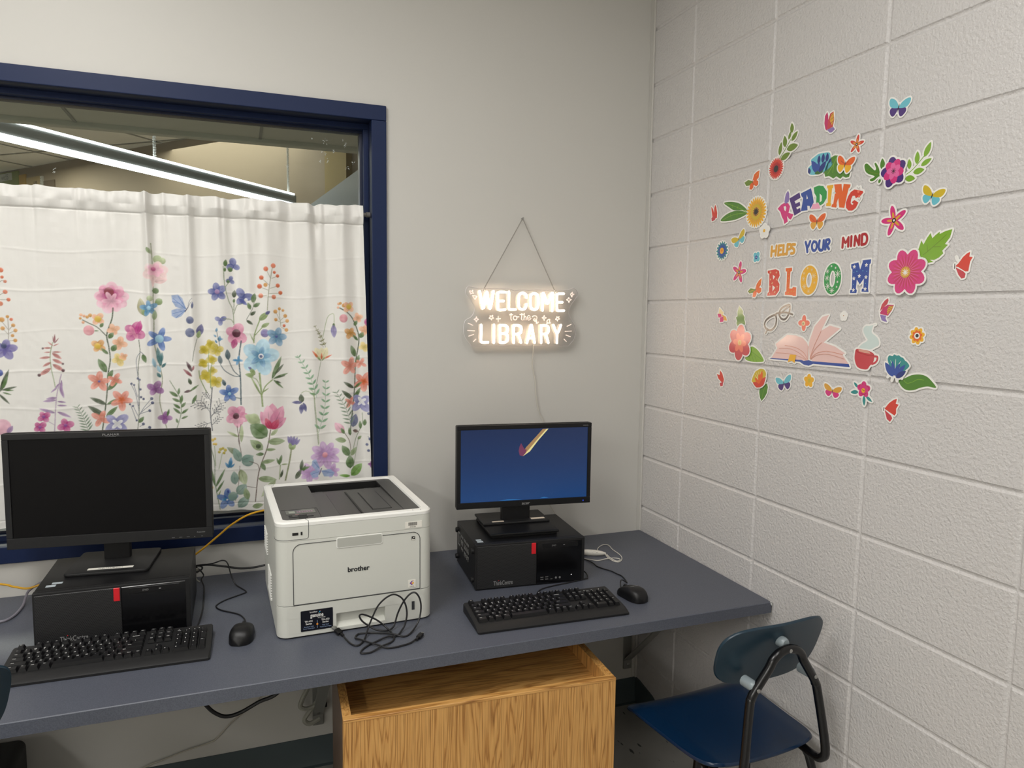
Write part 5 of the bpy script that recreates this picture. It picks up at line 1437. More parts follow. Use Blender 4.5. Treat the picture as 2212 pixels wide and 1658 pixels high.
('letter_cutout', 'yellow letter O with white sparks, first of the two', 'letter', [('letter',('R','y',859.4,1676.2,32.1,40.2,10.7,20.5)),('marks',('F','a',839.4,1696.1,4.8,8,0,0.2,0)),('marks',('F','a',877.1,1687.9,9.4,8,0,0.16,0)),('marks',('F','a',839,1680.9,7.9,8,0,0.16,0)),('marks',('F','a',843.6,1659,9.2,8,0,0.16,0)),('marks',('F','a',860.9,1645.5,6.5,8,0,0.18,0)),('marks',('F','a',881.3,1668.5,4.3,8,0,0.2,0)),('marks',('F','a',853.5,1709.4,4.3,8,0,0.2,0)),('marks',('F','a',870.1,1704.3,4.7,8,0,0.2,0))], 0),
('letter_cutout', 'green letter O with white sparks, second of the two', 'letter', [('letter',('R','d',944.8,1676.2,29.6,41.1,9.9,22)),('marks',('F','w',962.4,1688.2,11.1,8,0,0.14,0)),('marks',('F','w',926.1,1679.4,8.8,8,0,0.15,0)),('marks',('F','w',930.4,1657.3,10.5,8,0,0.14,0)),('marks',('F','w',945.6,1645.4,8.3,8,0,0.15,0)),('marks',('F','w',927,1697.1,7.1,8,0,0.16,0)),('marks',('F','w',940.4,1710.3,3.3,8,0,0.25,0)),('marks',('F','w',955,1705,3.7,8,0,0.25,0)),('marks',('F','w',964.1,1667.6,3.7,8,0,0.25,0)),('marks',('F','w',962.4,1654.5,3.3,8,0,0.25,0))], 0),
('letter_cutout', 'blue letter M with white blossoms', 'letter', [('letter',('P','b',[1005.8,1711.2,1028.9,1714.8,1036,1696.2,1042.8,1715.5,1042,1719.1,1068.8,1720.1,1068.1,1710,1064.8,1708.3,1064.4,1647.8,1066.6,1638.4,1044.3,1639.9,1044.8,1646.8,1049.7,1648.3,1049.4,1672.7,1037.5,1658.5,1027,1671.2,1025.7,1647.3,1029,1643.7,1028,1636.9,1007,1637.4,1007,1644.6,1012.1,1645.7,1010.9,1697.5,1006.5,1701.7])),('blossoms',('F','w',1016.5,1704.4,5.2,5,90,0.5,0)),('blossoms',('F','w',1055,1706.5,5.1,5,90,0.5,0)),('blossoms',('F','w',1017.4,1674.4,5.2,5,90,0.5,0)),('blossoms',('F','w',1034.7,1680,5.2,5,90,0.5,0)),('blossoms',('F','w',1056,1675.9,5.1,5,90,0.5,0)),('blossoms',('F','w',1018.3,1644.8,5.2,5,90,0.5,0)),('blossoms',('F','w',1055.7,1646.5,5.1,5,90,0.5,0)),('blossoms',('D','t',1026.5,1692.1,1.4,1.4)),('blossoms',('D','t',1045.7,1692.5,1.4,1.4)),('blossoms',('D','t',1017,1690,1.2,1.2)),('blossoms',('D','t',1057.9,1690.5,1.2,1.2)),('blossoms',('D','t',1017.8,1659.2,1.2,1.2)),('blossoms',('D','t',1056.2,1660.6,1.2,1.2))], 0),
('leaf_cutout', 'large bright green jagged leaf over the big pink flower', 'leaf', [('blade',('P','l',[1202.8,1732.9,1209.5,1753.9,1215.8,1744.1,1223.9,1757.9,1232.2,1768.6,1237.8,1756.3,1245.6,1762.9,1255.4,1769.3,1255.8,1764.1,1270.5,1769.5,1286.5,1771.8,1282.2,1754.3,1270.8,1740.5,1278.3,1738.1,1265.1,1726.3,1268.1,1720,1257.5,1711.2,1245.9,1706.7,1235.8,1707.7,1244.7,1702.3,1228.2,1701,1213.2,1710.6])),('veins',('S','v',1.4,[1216.6,1720.2,1241.6,1736.9,1272.7,1761.2])),('veins',('S','v',1.3,[1227.9,1727.4,1225.1,1742.7])),('veins',('S','v',1.2,[1242.7,1736.5,1260.5,1735.4]))], 0),
('flower_cutout', 'largest flower, bright pink with a yellow heart', 'flower', [('petals',('F','p',1176.2,1683.3,53.5,8,66,0.62,3.7)),('petal_streaks',('F','e',1176.2,1683.3,43.3,24,6,0.045,16.6)),('petal_streaks',('F','P',1176.2,1683.3,36.9,24,13,0.035,16.6)),('heart',('F','Y',1174.7,1682.4,14,20,0,0.26,0)),('heart',('D','i',1174.7,1682.4,10.7,10.7)),('heart',('F','w',1174.7,1682.4,9.2,10,0,0.18,2.6)),('heart',('F','w',1174.7,1682.4,5.2,6,0,0.26,1.1))], 0.003),
('butterfly_cutout', 'red butterfly farthest right on the wall', 'butterfly', [('wings',('P','r',[1332.5,1718.5,1325.5,1715.8,1316.6,1708.5,1307.2,1695.9,1299.8,1689.5,1307.5,1687,1324.5,1676.8,1331.4,1676.8,1332.5,1686,1334.1,1697.6,1339.3,1707,1331.5,1708.5])),('wings',('P','e',[1300.4,1687.4,1308.8,1670.2,1316.5,1661.7,1324.1,1663.4,1325.6,1672,1319.3,1677.9])),('body',('S','n',1.7,[1298.3,1694.7,1298,1684.8])),('body',('S','w',0.9,[1304,1702.9,1300.7,1710]))], 0),
('butterfly_cutout', 'pink and orange folded-wing butterfly under the big pink flower', 'butterfly', [('rear_wing',('P','e',[1126.7,1622.1,1117.5,1616.6,1109.4,1606.7,1104.3,1589.8,1125.1,1607.5,1128.6,1616])),('front_wing',('P','K',[1144.8,1605.3,1127.5,1606.2,1114.2,1599,1105.7,1587.1,1106.5,1583.2,1129.5,1579.5,1139.9,1592.8])),('front_wing',('P','i',[1143.1,1603.8,1130.5,1602.7,1126.2,1593.2,1127,1581.8,1139.3,1593.6])),('front_wing',('S','n',0.8,[1141.4,1602.6,1128.1,1598])),('front_wing',('S','n',0.8,[1139.9,1597.9,1126.2,1592.3])),('front_wing',('S','n',0.8,[1138,1593.2,1126.6,1586.5])),('hind_wing',('P','U',[1106.1,1581.7,1124.9,1579.5,1122.6,1573.1,1128.8,1564.2,1121.3,1565.3,1111.8,1568.2]))], 0),
('butterfly_cutout', 'small pale yellow and pink butterfly left of the red camellia', 'butterfly', [('wings',('P','a',[461.6,1601.1,457.8,1581,472.9,1573.4,485,1584.9])),('wings',('P','i',[475.4,1579.8,497.3,1572,503.8,1559.4,484.9,1560.2])),('wings',('P','p',[451.9,1582,458.6,1568.6,475.9,1572.1,470.4,1581])),('wings',('P','p',[466.3,1553.8,466.9,1569.5,483.3,1572.9,485.2,1556.1]))], 0),
('leaf_cutout', 'upright dark green leaf above the red camellia', 'leaf', [('blade',('P','g',[562,1606.1,574.8,1597.2,581.8,1589.8,580.7,1582.5,590.5,1572.2,590.4,1562.9,595.5,1553.2,591.5,1545.3,572.6,1543.5,558.1,1541.7,551.9,1552.5,555.5,1557.5,548.4,1570.4,556,1573.7,555.1,1587.3]))], 0),
('leaf_cutout', 'broad green leaf below the red camellia', 'leaf', [('blade',('C','l',[631.2,1481.2,655.3,1473.9,674.2,1459.3,688.9,1440,665.1,1435.3,632.5,1434.6,602.2,1441.8,615.4,1468.3])),('veins',('S','g',1.2,[619,1470.9,652.9,1455.7,684.2,1442.1])),('veins',('S','g',1,[616.2,1456.1,628.7,1436.1])),('veins',('S','g',1,[631,1456.9,643.4,1435.8])),('veins',('S','g',1,[645.8,1454.1,657.9,1436.3]))], 0),
('flower_cutout', 'large coral red camellia beside the corner of the wall', 'flower', [('petals',('F','e',576.1,1491.1,55.6,6,85,0.74,7.4)),('inner_petals',('F','c',576.1,1491.1,32.1,6,55,0.6,4.9)),('centre',('D','a',576.1,1491.1,8.4,8.4)),('centre',('F','i',576.1,1491.1,11.9,12,0,0.14,4.9))], 0.003),
('glasses_cutout', 'paper pair of black-framed spectacles', 'spectacles', [('frame',('S','n',6,[745.2,1584.9,753.6,1596.8,769.3,1604.7,788.3,1607.9,788.9,1590,781.1,1574.2,768.7,1566.1,755.4,1569.4,747.6,1578.5,745.2,1584.9])),('frame',('S','n',6,[731.5,1580.2,708.3,1573.1,690.1,1561.7,685.8,1547.5,697,1536,716.1,1534.1,732.1,1546.1,736.6,1564.6,731.5,1580.2])),('frame',('S','n',5.3,[745.2,1584.9,736.3,1583.5,731.5,1580.2])),('arms',('S','n',5.3,[750.3,1586.5,777,1586.6,802.2,1581])),('arms',('S','n',3.9,[751.3,1581.9,766.8,1593.3,785.4,1603.4])),('arms',('S','n',4.7,[700.4,1537.3,697.4,1531.3,692.3,1523.7]))], 0),
('flower_cutout', 'small coral flower right of the spectacles', 'flower', [('petals',('F','c',848.3,1557.2,21.9,4,90,0.72,0)),('centre',('D','a',846.2,1556,6.6,6.6)),('centre',('F','n',845.4,1555.4,4.8,6,0,0.2,1.8))], 0),
('book_cutout', 'paper open book with pale pink pages and a blue cover', 'book', [('cover',('P','b',[714,1448.7,720,1451.1,845.9,1453,855.1,1451,872.3,1454.7,886.4,1452.1,1016.3,1453.2,1020.3,1445.1,891.3,1445,874.6,1438.6,855.9,1440.4,840.1,1447.3])),('pages',('P','s',[784.7,1522.3,819.5,1521.1,846.1,1515.3,863.5,1502.8,869.7,1492.2,872.3,1454,855.1,1451.4,845.9,1453,721.7,1451.2,745.6,1481.4,737.4,1493.5])),('pages',('P','s',[939.3,1580.4,918.8,1545.5,889.1,1475.7,878.8,1455.5,870.8,1492.2,873.5,1509.8,889.8,1549.2,916.7,1574.8])),('pages',('P','s',[944.1,1551.9,980.7,1544.8,927.2,1507.1,884.2,1462.4,878.9,1454.5,887.9,1493,913.7,1536.9])),('pages',('P','s',[924.4,1505.7,966.7,1496.6,1002.1,1480.2,992.8,1476.8,1016.3,1453.2,887.9,1452.2,881.6,1457.9,894.5,1482.5])),('page_lines',('S','S',2,[777.1,1491.3,821.9,1486.6,853.5,1473.8,868.2,1457.1])),('page_lines',('S','S',1.6,[753.3,1481.1,800.2,1482.2,838.5,1470.8,865.3,1455.8])),('page_lines',('S','S',1.4,[742.5,1467.8,791.6,1468.2,839.1,1461.9,864,1454.2])),('page_lines',('S','S',2.1,[913.9,1534.8,893.4,1497.6,878.5,1459.9])),('page_lines',('S','S',2.1,[918.8,1505.1,894.4,1484.7,879.9,1460])),('page_lines',('S','S',1.8,[995,1476.3,940.1,1482.7,900.9,1474.2,881.6,1457.9])),('page_lines',('S','S',1.4,[1001.1,1465.3,946.3,1474.6,904.1,1470.1,882.2,1456.9])),('page_lines',('S','S',1.7,[869.7,1492.2,871.5,1457.3])),('bookmark',('P','y',[800.1,1465.9,825.2,1466.5,820.6,1442.9,808.3,1448.4,792.7,1442.8]))], 0),
('flower_cutout', 'tiny off-white flower above the open book', 'flower', [('petals',('F','w',990.8,1577.8,10.2,5,90,0.85,0)),('centre',('D','O',990.2,1578.8,1.4,1.4))], 0),
('cup_cutout', 'paper red mug with curling steam', 'cup', [('steam',('C','m',[1095.1,1557.3,1088.1,1555.8,1083.8,1543.5,1085.2,1535.6,1097.3,1528.2,1106.1,1519.1,1107.7,1506.7,1096.7,1501,1084.3,1495.1,1068.6,1495.4,1047.2,1497.2,1055.8,1506.6,1072.3,1516.8,1066.3,1526.1,1059,1536.5,1058.2,1547.1,1065.7,1553.2,1076.1,1553.4])),('mug',('C','e',[1038.8,1493.3,1060.8,1492.9,1082.1,1489.7,1095,1483.1,1096.2,1472.6,1093.2,1461.9,1084.7,1454,1077.5,1444.9,1065.8,1443,1045.4,1447.5,1035.4,1464.6,1034.7,1481.9])),('handle',('S','e',5.4,[1095.4,1477.8,1104.8,1477.4,1105.6,1470.1,1100.1,1462.4,1090.8,1458.6])),('rim',('S','R',1.7,[1038.9,1492.5,1042.5,1486.6,1064.3,1481.4,1085.5,1478.7,1094.1,1480.9])),('rim',('P','S',[1044.8,1493.2,1060.8,1492.9,1079.5,1489.6,1085.1,1483.6,1064.1,1485.2,1047.8,1488]))], 0),
('flower_cutout', 'yellow flower with an orange ring and dark dot, right of the mug', 'flower', [('petals',('F','y',1214.7,1533,20.3,8,12,0.62,0)),('ring',('F','o',1214.7,1533,13.7,8,12,0.6,0)),('heart',('D','w',1214.7,1533,7.4,7.4)),('heart',('D','n',1214.9,1533.4,4.3,4.3))], 0),
('leaf_cutout', 'wavy green leaf at the lower right of the blue protea', 'leaf', [('blade',('C','g',[1172.5,1426.7,1187.6,1430.5,1205.5,1439.2,1225.6,1443.2,1245.7,1440.6,1261.8,1429.8,1273.1,1416.4,1251.9,1417.2,1232.4,1412.4,1214.9,1405.1,1194.3,1403.5,1178.3,1413.1])),('vein',('S','l',1.2,[1184.3,1427.8,1195.4,1419.7,1211.2,1424.2,1224.2,1431.3,1240.9,1431.2]))], 0),
('flower_cutout', 'blue and teal protea right of the red mug', 'flower', [('outer_petals',('C','T',[1139.6,1470.2,1143,1482.7,1152.8,1481.8,1157.3,1486.2,1164.7,1483.9,1170.5,1484.9,1176.7,1481.2,1183.5,1479,1189,1473.3,1195.1,1469.7,1201.5,1460.8,1191.9,1450.5,1173,1436.9,1155.7,1443.6])),('stamens',('F','w',1162.6,1448.3,27.3,11,90,0.06,18.2)),('petals',('L','b',1158.4,1432.6,1132.5,1465.6,0.4)),('petals',('L','b',1160,1434.8,1153.2,1470.4,0.28)),('petals',('L','b',1161.2,1434.9,1175.1,1465.4,0.36)),('petals',('L','b',1164.2,1433.1,1190.9,1463.5,0.3)),('petals',('L','B',1166.3,1430.6,1193.7,1448.6,0.4))], 0.003),
('butterfly_cutout', 'small red butterfly at the lower left of the group', 'butterfly', [('wings',('P','r',[477.3,1396,490.4,1385.9,499.9,1367.3,498.1,1355.8,484.4,1363.3,476.6,1380.8])),('wings',('P','r',[461.4,1381.7,480.9,1379.1,498.8,1358.9,486.4,1357.8,469.9,1367.8])),('wings',('P','e',[483.2,1342.4,478.4,1352.9,497.9,1359.9,494.7,1344.6]))], 0),
('leaf_cutout', 'pointed green leaf hanging under the orange protea', 'leaf', [('blade',('P','g',[708,1373.9,712.3,1362.4,710,1345.6,699.9,1329.7,687.3,1317.7,678.8,1327.8,675,1341.9,675,1351.5,684.3,1362.1])),('vein',('S','l',1.2,[700,1363.6,692.6,1343.7,687.6,1324]))], 0),
('flower_cutout', 'orange protea with yellow stamens at the bottom of the group', 'flower', [('stamens',('C','Y',[643.3,1372.2,645.2,1386.2,656.4,1404.8,668.5,1411.1,680,1415.8,696.6,1413.7,705.5,1400.9,696.9,1384.7,676.6,1370.9])),('stamens',('L','a',678,1375.9,651.4,1397.7,0.06)),('stamens',('L','a',678,1375.9,660,1404.4,0.06)),('stamens',('L','a',678,1375.9,670.5,1408.8,0.06)),('stamens',('L','a',678,1375.9,681,1410.8,0.06)),('stamens',('L','a',678,1375.9,691.7,1409.3,0.06)),('petals',('L','o',678.7,1366.3,688.1,1410.2,0.34)),('petals',('L','o',678.7,1366.3,673.9,1400.7,0.3)),('petals',('L','o',678.8,1365.1,655.7,1387.1,0.36)),('petals',('L','r',680.5,1365.3,705,1392.6,0.4)),('petals',('L','r',679,1361.5,647.7,1370.6,0.44)),('petals',('C','r',[662.7,1364.8,680.1,1371.2,699.1,1377.8,696.2,1368,680.9,1359.3,663.1,1357.6]))], 0.003),
('butterfly_cutout', 'teal and purple butterfly below the open book', 'butterfly', [('wings',('B','t','u','n',779.9,1381,21,14,1.51))], 0),
('flower_cutout', 'plain orange five-petalled flower below the open book', 'flower', [('petals',('F','y',878.7,1396.9,19.2,5,90,0.8,0)),('centre',('D','Y',879.9,1397.4,5.7,5.7))], 0),
('butterfly_cutout', 'yellow and pink butterfly between the orange flower and the rose', 'butterfly', [('wings',('B','i','p','n',965.7,1376.5,16.8,-6,1.79))], 0),
('flower_cutout', 'magenta rose with teal leaves at the bottom right', 'flower', [('leaves',('L','T',1050.6,1395.3,1036.9,1407.3,0.42)),('leaves',('L','T',1052.8,1383.6,1027.8,1380.6,0.42)),('leaves',('L','T',1071.5,1376,1073.9,1350.4,0.36)),('leaves',('L','T',1077.4,1375.5,1098.2,1363,0.32)),('petals',('F','p',1069.3,1391.8,20.9,5,90,0.8,0)),('petal_arcs',('S','R',1.5,[1054.7,1394.7,1056.7,1403.5,1067.2,1405.6])),('petal_arcs',('S','R',1.5,[1075.4,1403.1,1084.9,1397.7,1085.6,1389.2])),('petal_arcs',('S','R',1.5,[1061.1,1380.2,1071.8,1379.2,1079.4,1384.3])),('heart',('D','y',1069,1389.2,6,6)),('heart',('D','n',1067.3,1390.5,1.3,1.3)),('heart',('D','n',1071.1,1388.8,1.3,1.3))], 0),  # dark red arcs printed on the rose petals
('butterfly_cutout', 'red butterfly lowest on the wall', 'butterfly', [('wings',('P','r',[1170.6,1379.3,1160.8,1375.5,1148.8,1366.5,1136.1,1350.8,1166.5,1337.8,1170.8,1343.9,1170,1355.1,1176.4,1365.7,1168.1,1367.1])),('wings',('P','e',[1136.8,1348.4,1144.8,1326.5,1154.6,1320.9,1160.7,1330.2,1156.9,1336.5])),('body',('S','n',1.9,[1134.9,1353.8,1133.5,1345.8]))], 0),
('flower_cutout', 'small teal four-petalled flower left of the word HELPS', 'flower', [('petals',('F','t',635,1755.2,17.1,4,50,0.95,0)),('centre',('F','b',633.6,1754.3,6.7,5,90,0.7,0)),('centre',('D','w',633.6,1754.3,1.7,1.7))], 0),
('flower_cutout', 'pink five-petalled flower with ochre stripes, left of the red letter B', 'flower', [('petals',('F','p',554.5,1712.7,34.5,5,78,0.42,0)),('petals',('F','i',554.5,1712.7,19.2,5,78,0.3,0)),('centre',('D','n',554.5,1713.2,5.4,5.4)),('centre',('D','w',554.5,1713.2,2.2,2.2))], 0),
('butterfly_cutout', 'olive and orange butterfly touching the left side of the red letter B', 'butterfly', [('wings',('P','o',[662.9,1690,650.6,1683.4,640.6,1672.4,636.4,1658.7,649.4,1658.3,660,1669.4])),('wings',('P','v',[601,1652,613.7,1660.8,639.4,1657,636.4,1648.2,609.6,1644.5])),('wings',('P','o',[637.2,1657.7,651.9,1663,663.5,1659.8,663.5,1649.5,653.2,1643.6,642.1,1649])),('wings',('P','o',[624.2,1634.6,626.3,1648,635.3,1654.7,643.4,1650.9,641.4,1639,636,1632.9])),('wings',('S','y',0.9,[661,1685.8,647.7,1667.4])),('wings',('S','y',1,[607,1650.6,628.7,1654.9])),('wings',('S','n',1,[634.1,1661.9,640,1648.6]))], 0),
]
# ================================================================ NEON SIGN
SX, SZ = -.525, 1.56
sg = thing('neon_sign', 'glowing clear acrylic sign reading WELCOME to the LIBRARY, hung on a chain', 'sign', (SX, 0, SZ))
ac = bpy.data.materials.new('clear_acrylic')
ac.use_nodes = True
nt = ac.node_tree
nt.nodes.remove(nt.nodes['Principled BSDF'])
tr, gs, df, mx, m2, fr = (nt.nodes.new('ShaderNode' + k) for k in ('BsdfTransparent', 'BsdfGlossy', 'BsdfTranslucent', 'MixShader', 'MixShader', 'Fresnel'))
tr.inputs[0].default_value = (.99, .99, .99, 1)
gs.inputs['Roughness'].default_value = .08
df.inputs[0].default_value = (.9, .9, .92, 1)
m2.inputs[0].default_value = .03
fr.inputs['IOR'].default_value = 1.45
L_ = nt.links.new
L_(tr.outputs[0], m2.inputs[1]); L_(df.outputs[0], m2.inputs[2])
L_(fr.outputs[0], mx.inputs[0]); L_(m2.outputs[0], mx.inputs[1]); L_(gs.outputs[0], mx.inputs[2])
L_(mx.outputs[0], nt.nodes['Material Output'].inputs[0])
outl = [(p.x, p.y) for p in spline([(a / 1000, c / 1000, 0) for a, c in BOARD], 4, True)]
MB().prism(outl, -.032, -.028, axis='y').build('backing_board', ac, sg, smooth=False)
MB().tube([(a, -.0305, c) for a, c in outl], .0013, 6, True).build('board_edge', mat('acrylic_edge_glow', 'e9e4e2', .2, spec=.8), sg)  # whitish rim colour stands in for light glowing at the clear edge
M_neon = mat('neon_tube', 'fff4e4', .4, emit=('ffe4c8', 14.0))
M_base = mat('tube_base_white', 'e6dccf', .5)  # opaque base added to hold light back from the wall behind
M_deco = mat('engraved_glow', 'f6e6dc', .4, emit=('ffe3d4', .45))  # engraved marks, not lamps; faint emission stands in for caught light
for n_, st in LETTERS:
    b = MB()
    for s in st:
        b.tube([(a / 1000, -.0375, c / 1000) for a, c in s], .0041, 10, sm=5)
        for e in (s[0], s[-1]):
            b.ball((e[0] / 1000, -.0375, e[1] / 1000), .0041, 0, 8)
    b.build('letter_tube', M_neon, sg)
    b = MB()
    for s in st:
        b.tube([(a / 1000, -.0325, c / 1000) for a, c in s], .0026, 6, sm=4)
    b.build('tube_base', M_base, sg)
for s in DECO:
    MB().tube([(a / 1000, -.0345, c / 1000) for a, c in s], .0017, 7, sm=(3 if len(s) > 2 else 0)).build('engraved_glow', M_deco, sg)
# two strands of fine chain up to a nail
M_chain = mat('chain_metal', 'a5a19b', .3, metal=.9)
nail = Vector((-.005, -.014, .3535))
for tgt in (Vector((-.1545, -.030, .0995)), (Vector((.1185, -.030, .0985)))):
    b = MB()
    D = tgt - nail
    nl = int(D.length / .0052)
    u = D.normalized()
    s1 = Vector((0, 1, 0)).cross(u).normalized()
    s2 = u.cross(s1)
    for k in range(nl):
        c = nail + D * ((k + .5) / nl)
        s = s1 if k % 2 else s2
        b.tube([c + u * (.0036 * math.cos(a * PI / 5)) + s * (.0019 * math.sin(a * PI / 5)) for a in range(10)], .00055, 5, True)
    b.build('chain', M_chain, sg)
MB().lathe([(.0035, 0), (.0035, .0015), (.0012, .002), (.0012, .020)], (0, 0, 0), 10, 0, Matrix.Translation((nail.x, nail.y - .005, nail.z + .001)) @ Matrix.Rotation(-PI / 2, 4, 'X')).build('nail', M_bolt, sg)
for x in (-.1545, .1185):
    MB().tube([(x + .0045 * math.cos(a * PI / 6), -.0335, .097 + .004 * math.sin(a * PI / 6)) for a in range(12)], .0009, 6, True).build('eyelet', M_chain, sg)
MB().tube([(.036, -.033, -.098), (.037, -.030, -.11), (.040, -.02, -.135), (.0425, -.011, -.178), (.053, -.011, -.228), (.060, -.011, -.297), (.072, -.011, -.35), (.086, -.012, -.377), (.10, -.012, -.45), (.108, -.011, -.60), (.120, -.010, -.695), (.141, -.010, -.735), (.165, -.012, -.79), (.18, -.02, -.83)], .0017, 7, sm=5).build('power_cord', mat('cord_white', 'cfcabf', .5), sg)

# ================================================================ PAPER CUT-OUTS ON THE BLOCK WALL
# Each cut-out: name | label | category, then drawing steps in millimetres on the wall:
# u = distance from the corner, v = height above the floor.
PAL = {'r': 'd8402f', 'R': 'b3262c', 'o': 'e8641f', 'y': 'f0b322', 'Y': 'd3b62c', 'g': '4f8426', 'G': '3c6b2a', 'l': '7fae2e', 'v': '6e8a2b', 't': '6cc0cf', 'T': '2f8f8d',
       'b': '2d4da0', 'B': '1f2f7a', 'p': 'd8347f', 'P': 'e66ba4', 'k': 'f3a9c4', 'u': '4a2b78', 'U': '8d76b5', 'n': '2a2526', 'w': 'f1efe9', 'c': 'ef7a62', 's': 'ecc6c0', 'S': 'dd9f8d',
       'm': 'cfdeda', 'a': 'f0d9a5', 'O': 'a9632a', 'e': 'c9404a', 'K': 'c62a68', 'i': 'e1a43a', 'd': '2b9a4a'}
PAPER = mat('cutout_paper', 'efede8', .5)


def pmat(c):
    return mat('print_' + PAL[c], PAL[c], .38, coat=1.0)


def ell(cx_, cy, rx, ry, n=28, rot=0.0):
    c, s = math.cos(rot), math.sin(rot)
    return [(cx_ + rx * math.cos(2 * PI * k / n) * c - ry * math.sin(2 * PI * k / n) * s, cy + rx * math.cos(2 * PI * k / n) * s + ry * math.sin(2 * PI * k / n) * c) for k in range(n)]


def leafp(x0, y0, x1, y1, wd, n=9):
    """pointed-oval leaf from base to tip, wd = width / length"""
    dx, dy = x1 - x0, y1 - y0
    out = []
    for side in (1, -1):
        for k in range(n):
            t = k / n if side > 0 else 1 - k / n
            q = .5 * wd * (math.sin(PI * t ** .85) ** .8) * side
            out.append((x0 + dx * t - dy * q, y0 + dy * t + dx * q))
    return out


def petals(cx_, cy, R, n, rot, wd, r0=0.0):
    out = []
    for k in range(n):
        a = rad(rot) + 2 * PI * k / n
        m = (R + r0) / 2
        out.append(ell(cx_ + m * math.cos(a), cy + m * math.sin(a), (R - r0) / 2 + .02 * R, R * wd / 2, 16, a))
    return out


WU = [(.04, .16), (.22, .52), (.52, .84), (.86, .98), (1.02, .86), (1.0, .46), (.80, .08), (.45, -.06), (.06, -.04)]
WL = [(.05, .04), (.40, .04), (.72, -.06), (.80, -.40), (.62, -.78), (.38, -.94), (.18, -.70), (.06, -.30)]


def shapes_of(op):
    """-> list of (colour, [polygons])"""
    k, a = op[0], op[1:]
    if k == 'P':
        return [(a[0], [list(zip(a[1][0::2], a[1][1::2]))])]
    if k == 'C':
        return [(a[0], [[(p.x, p.y) for p in spline([(x, y, 0) for x, y in zip(a[1][0::2], a[1][1::2])], 4, True)]])]
    if k == 'S':
        pts = list(zip(a[2][0::2], a[2][1::2]))
        if len(pts) > 2:
            pts = [(p.x, p.y) for p in spline([(x, y, 0) for x, y in pts], 3)]
        h = a[1] / 2
        out = []
        for (x0, y0), (x1, y1) in zip(pts, pts[1:]):
            an = math.atan2(y1 - y0, x1 - x0)
            out.append([(x0 + h * math.cos(an + PI / 2 + PI * q / 5), y0 + h * math.sin(an + PI / 2 + PI * q / 5)) for q in range(6)] +
                       [(x1 + h * math.cos(an - PI / 2 + PI * q / 5), y1 + h * math.sin(an - PI / 2 + PI * q / 5)) for q in range(6)])
        return [(a[0], out)]
    if k == 'D':
        return [(a[0], [ell(a[1], a[2], a[3], a[4])])]
    if k == 'R':
        o, i = ell(a[1], a[2], a[3], a[4], 40), ell(a[1], a[2], a[5], a[6], 40)
        return [(a[0], [[o[q], o[(q + 1) % 40], i[(q + 1) % 40], i[q]] for q in range(40)])]
    if k == 'L':
        return [(a[0], [leafp(*a[1:6])])]
    if k == 'F':
        return [(a[0], petals(*a[1:7]))]
    if k == 'B':
        cu, cl, cb, x, y, R, rot, fl = a
        c, s = math.cos(rad(rot)), math.sin(rad(rot))
        g = lambda W, m: [(x + R * (p.x * m * fl * c - p.y * s), y + R * (p.x * m * fl * s + p.y * c)) for p in spline([(q[0], q[1], 0) for q in W], 3, True)]
        bd = [(x + R * (px * c - py * s), y + R * (px * s + py * c)) for px, py in leafp(0, .42, 0, -.55, .13)]
        return [(cl, [g(WL, 1), g(WL, -1)]), (cu, [g(WU, 1), g(WU, -1)]), (cb, [bd])]
    return []


def inside(poly, X, Y):
    r = np.zeros(X.shape, bool)
    n = len(poly)
    j = n - 1
    for i in range(n):
        xi, yi = poly[i]
        xj, yj = poly[j]
        if yi != yj:
            r ^= ((yi > Y) != (yj > Y)) & (X < (xj - xi) * (Y - yi) / (yj - yi) + xi)
        j = i
    return r


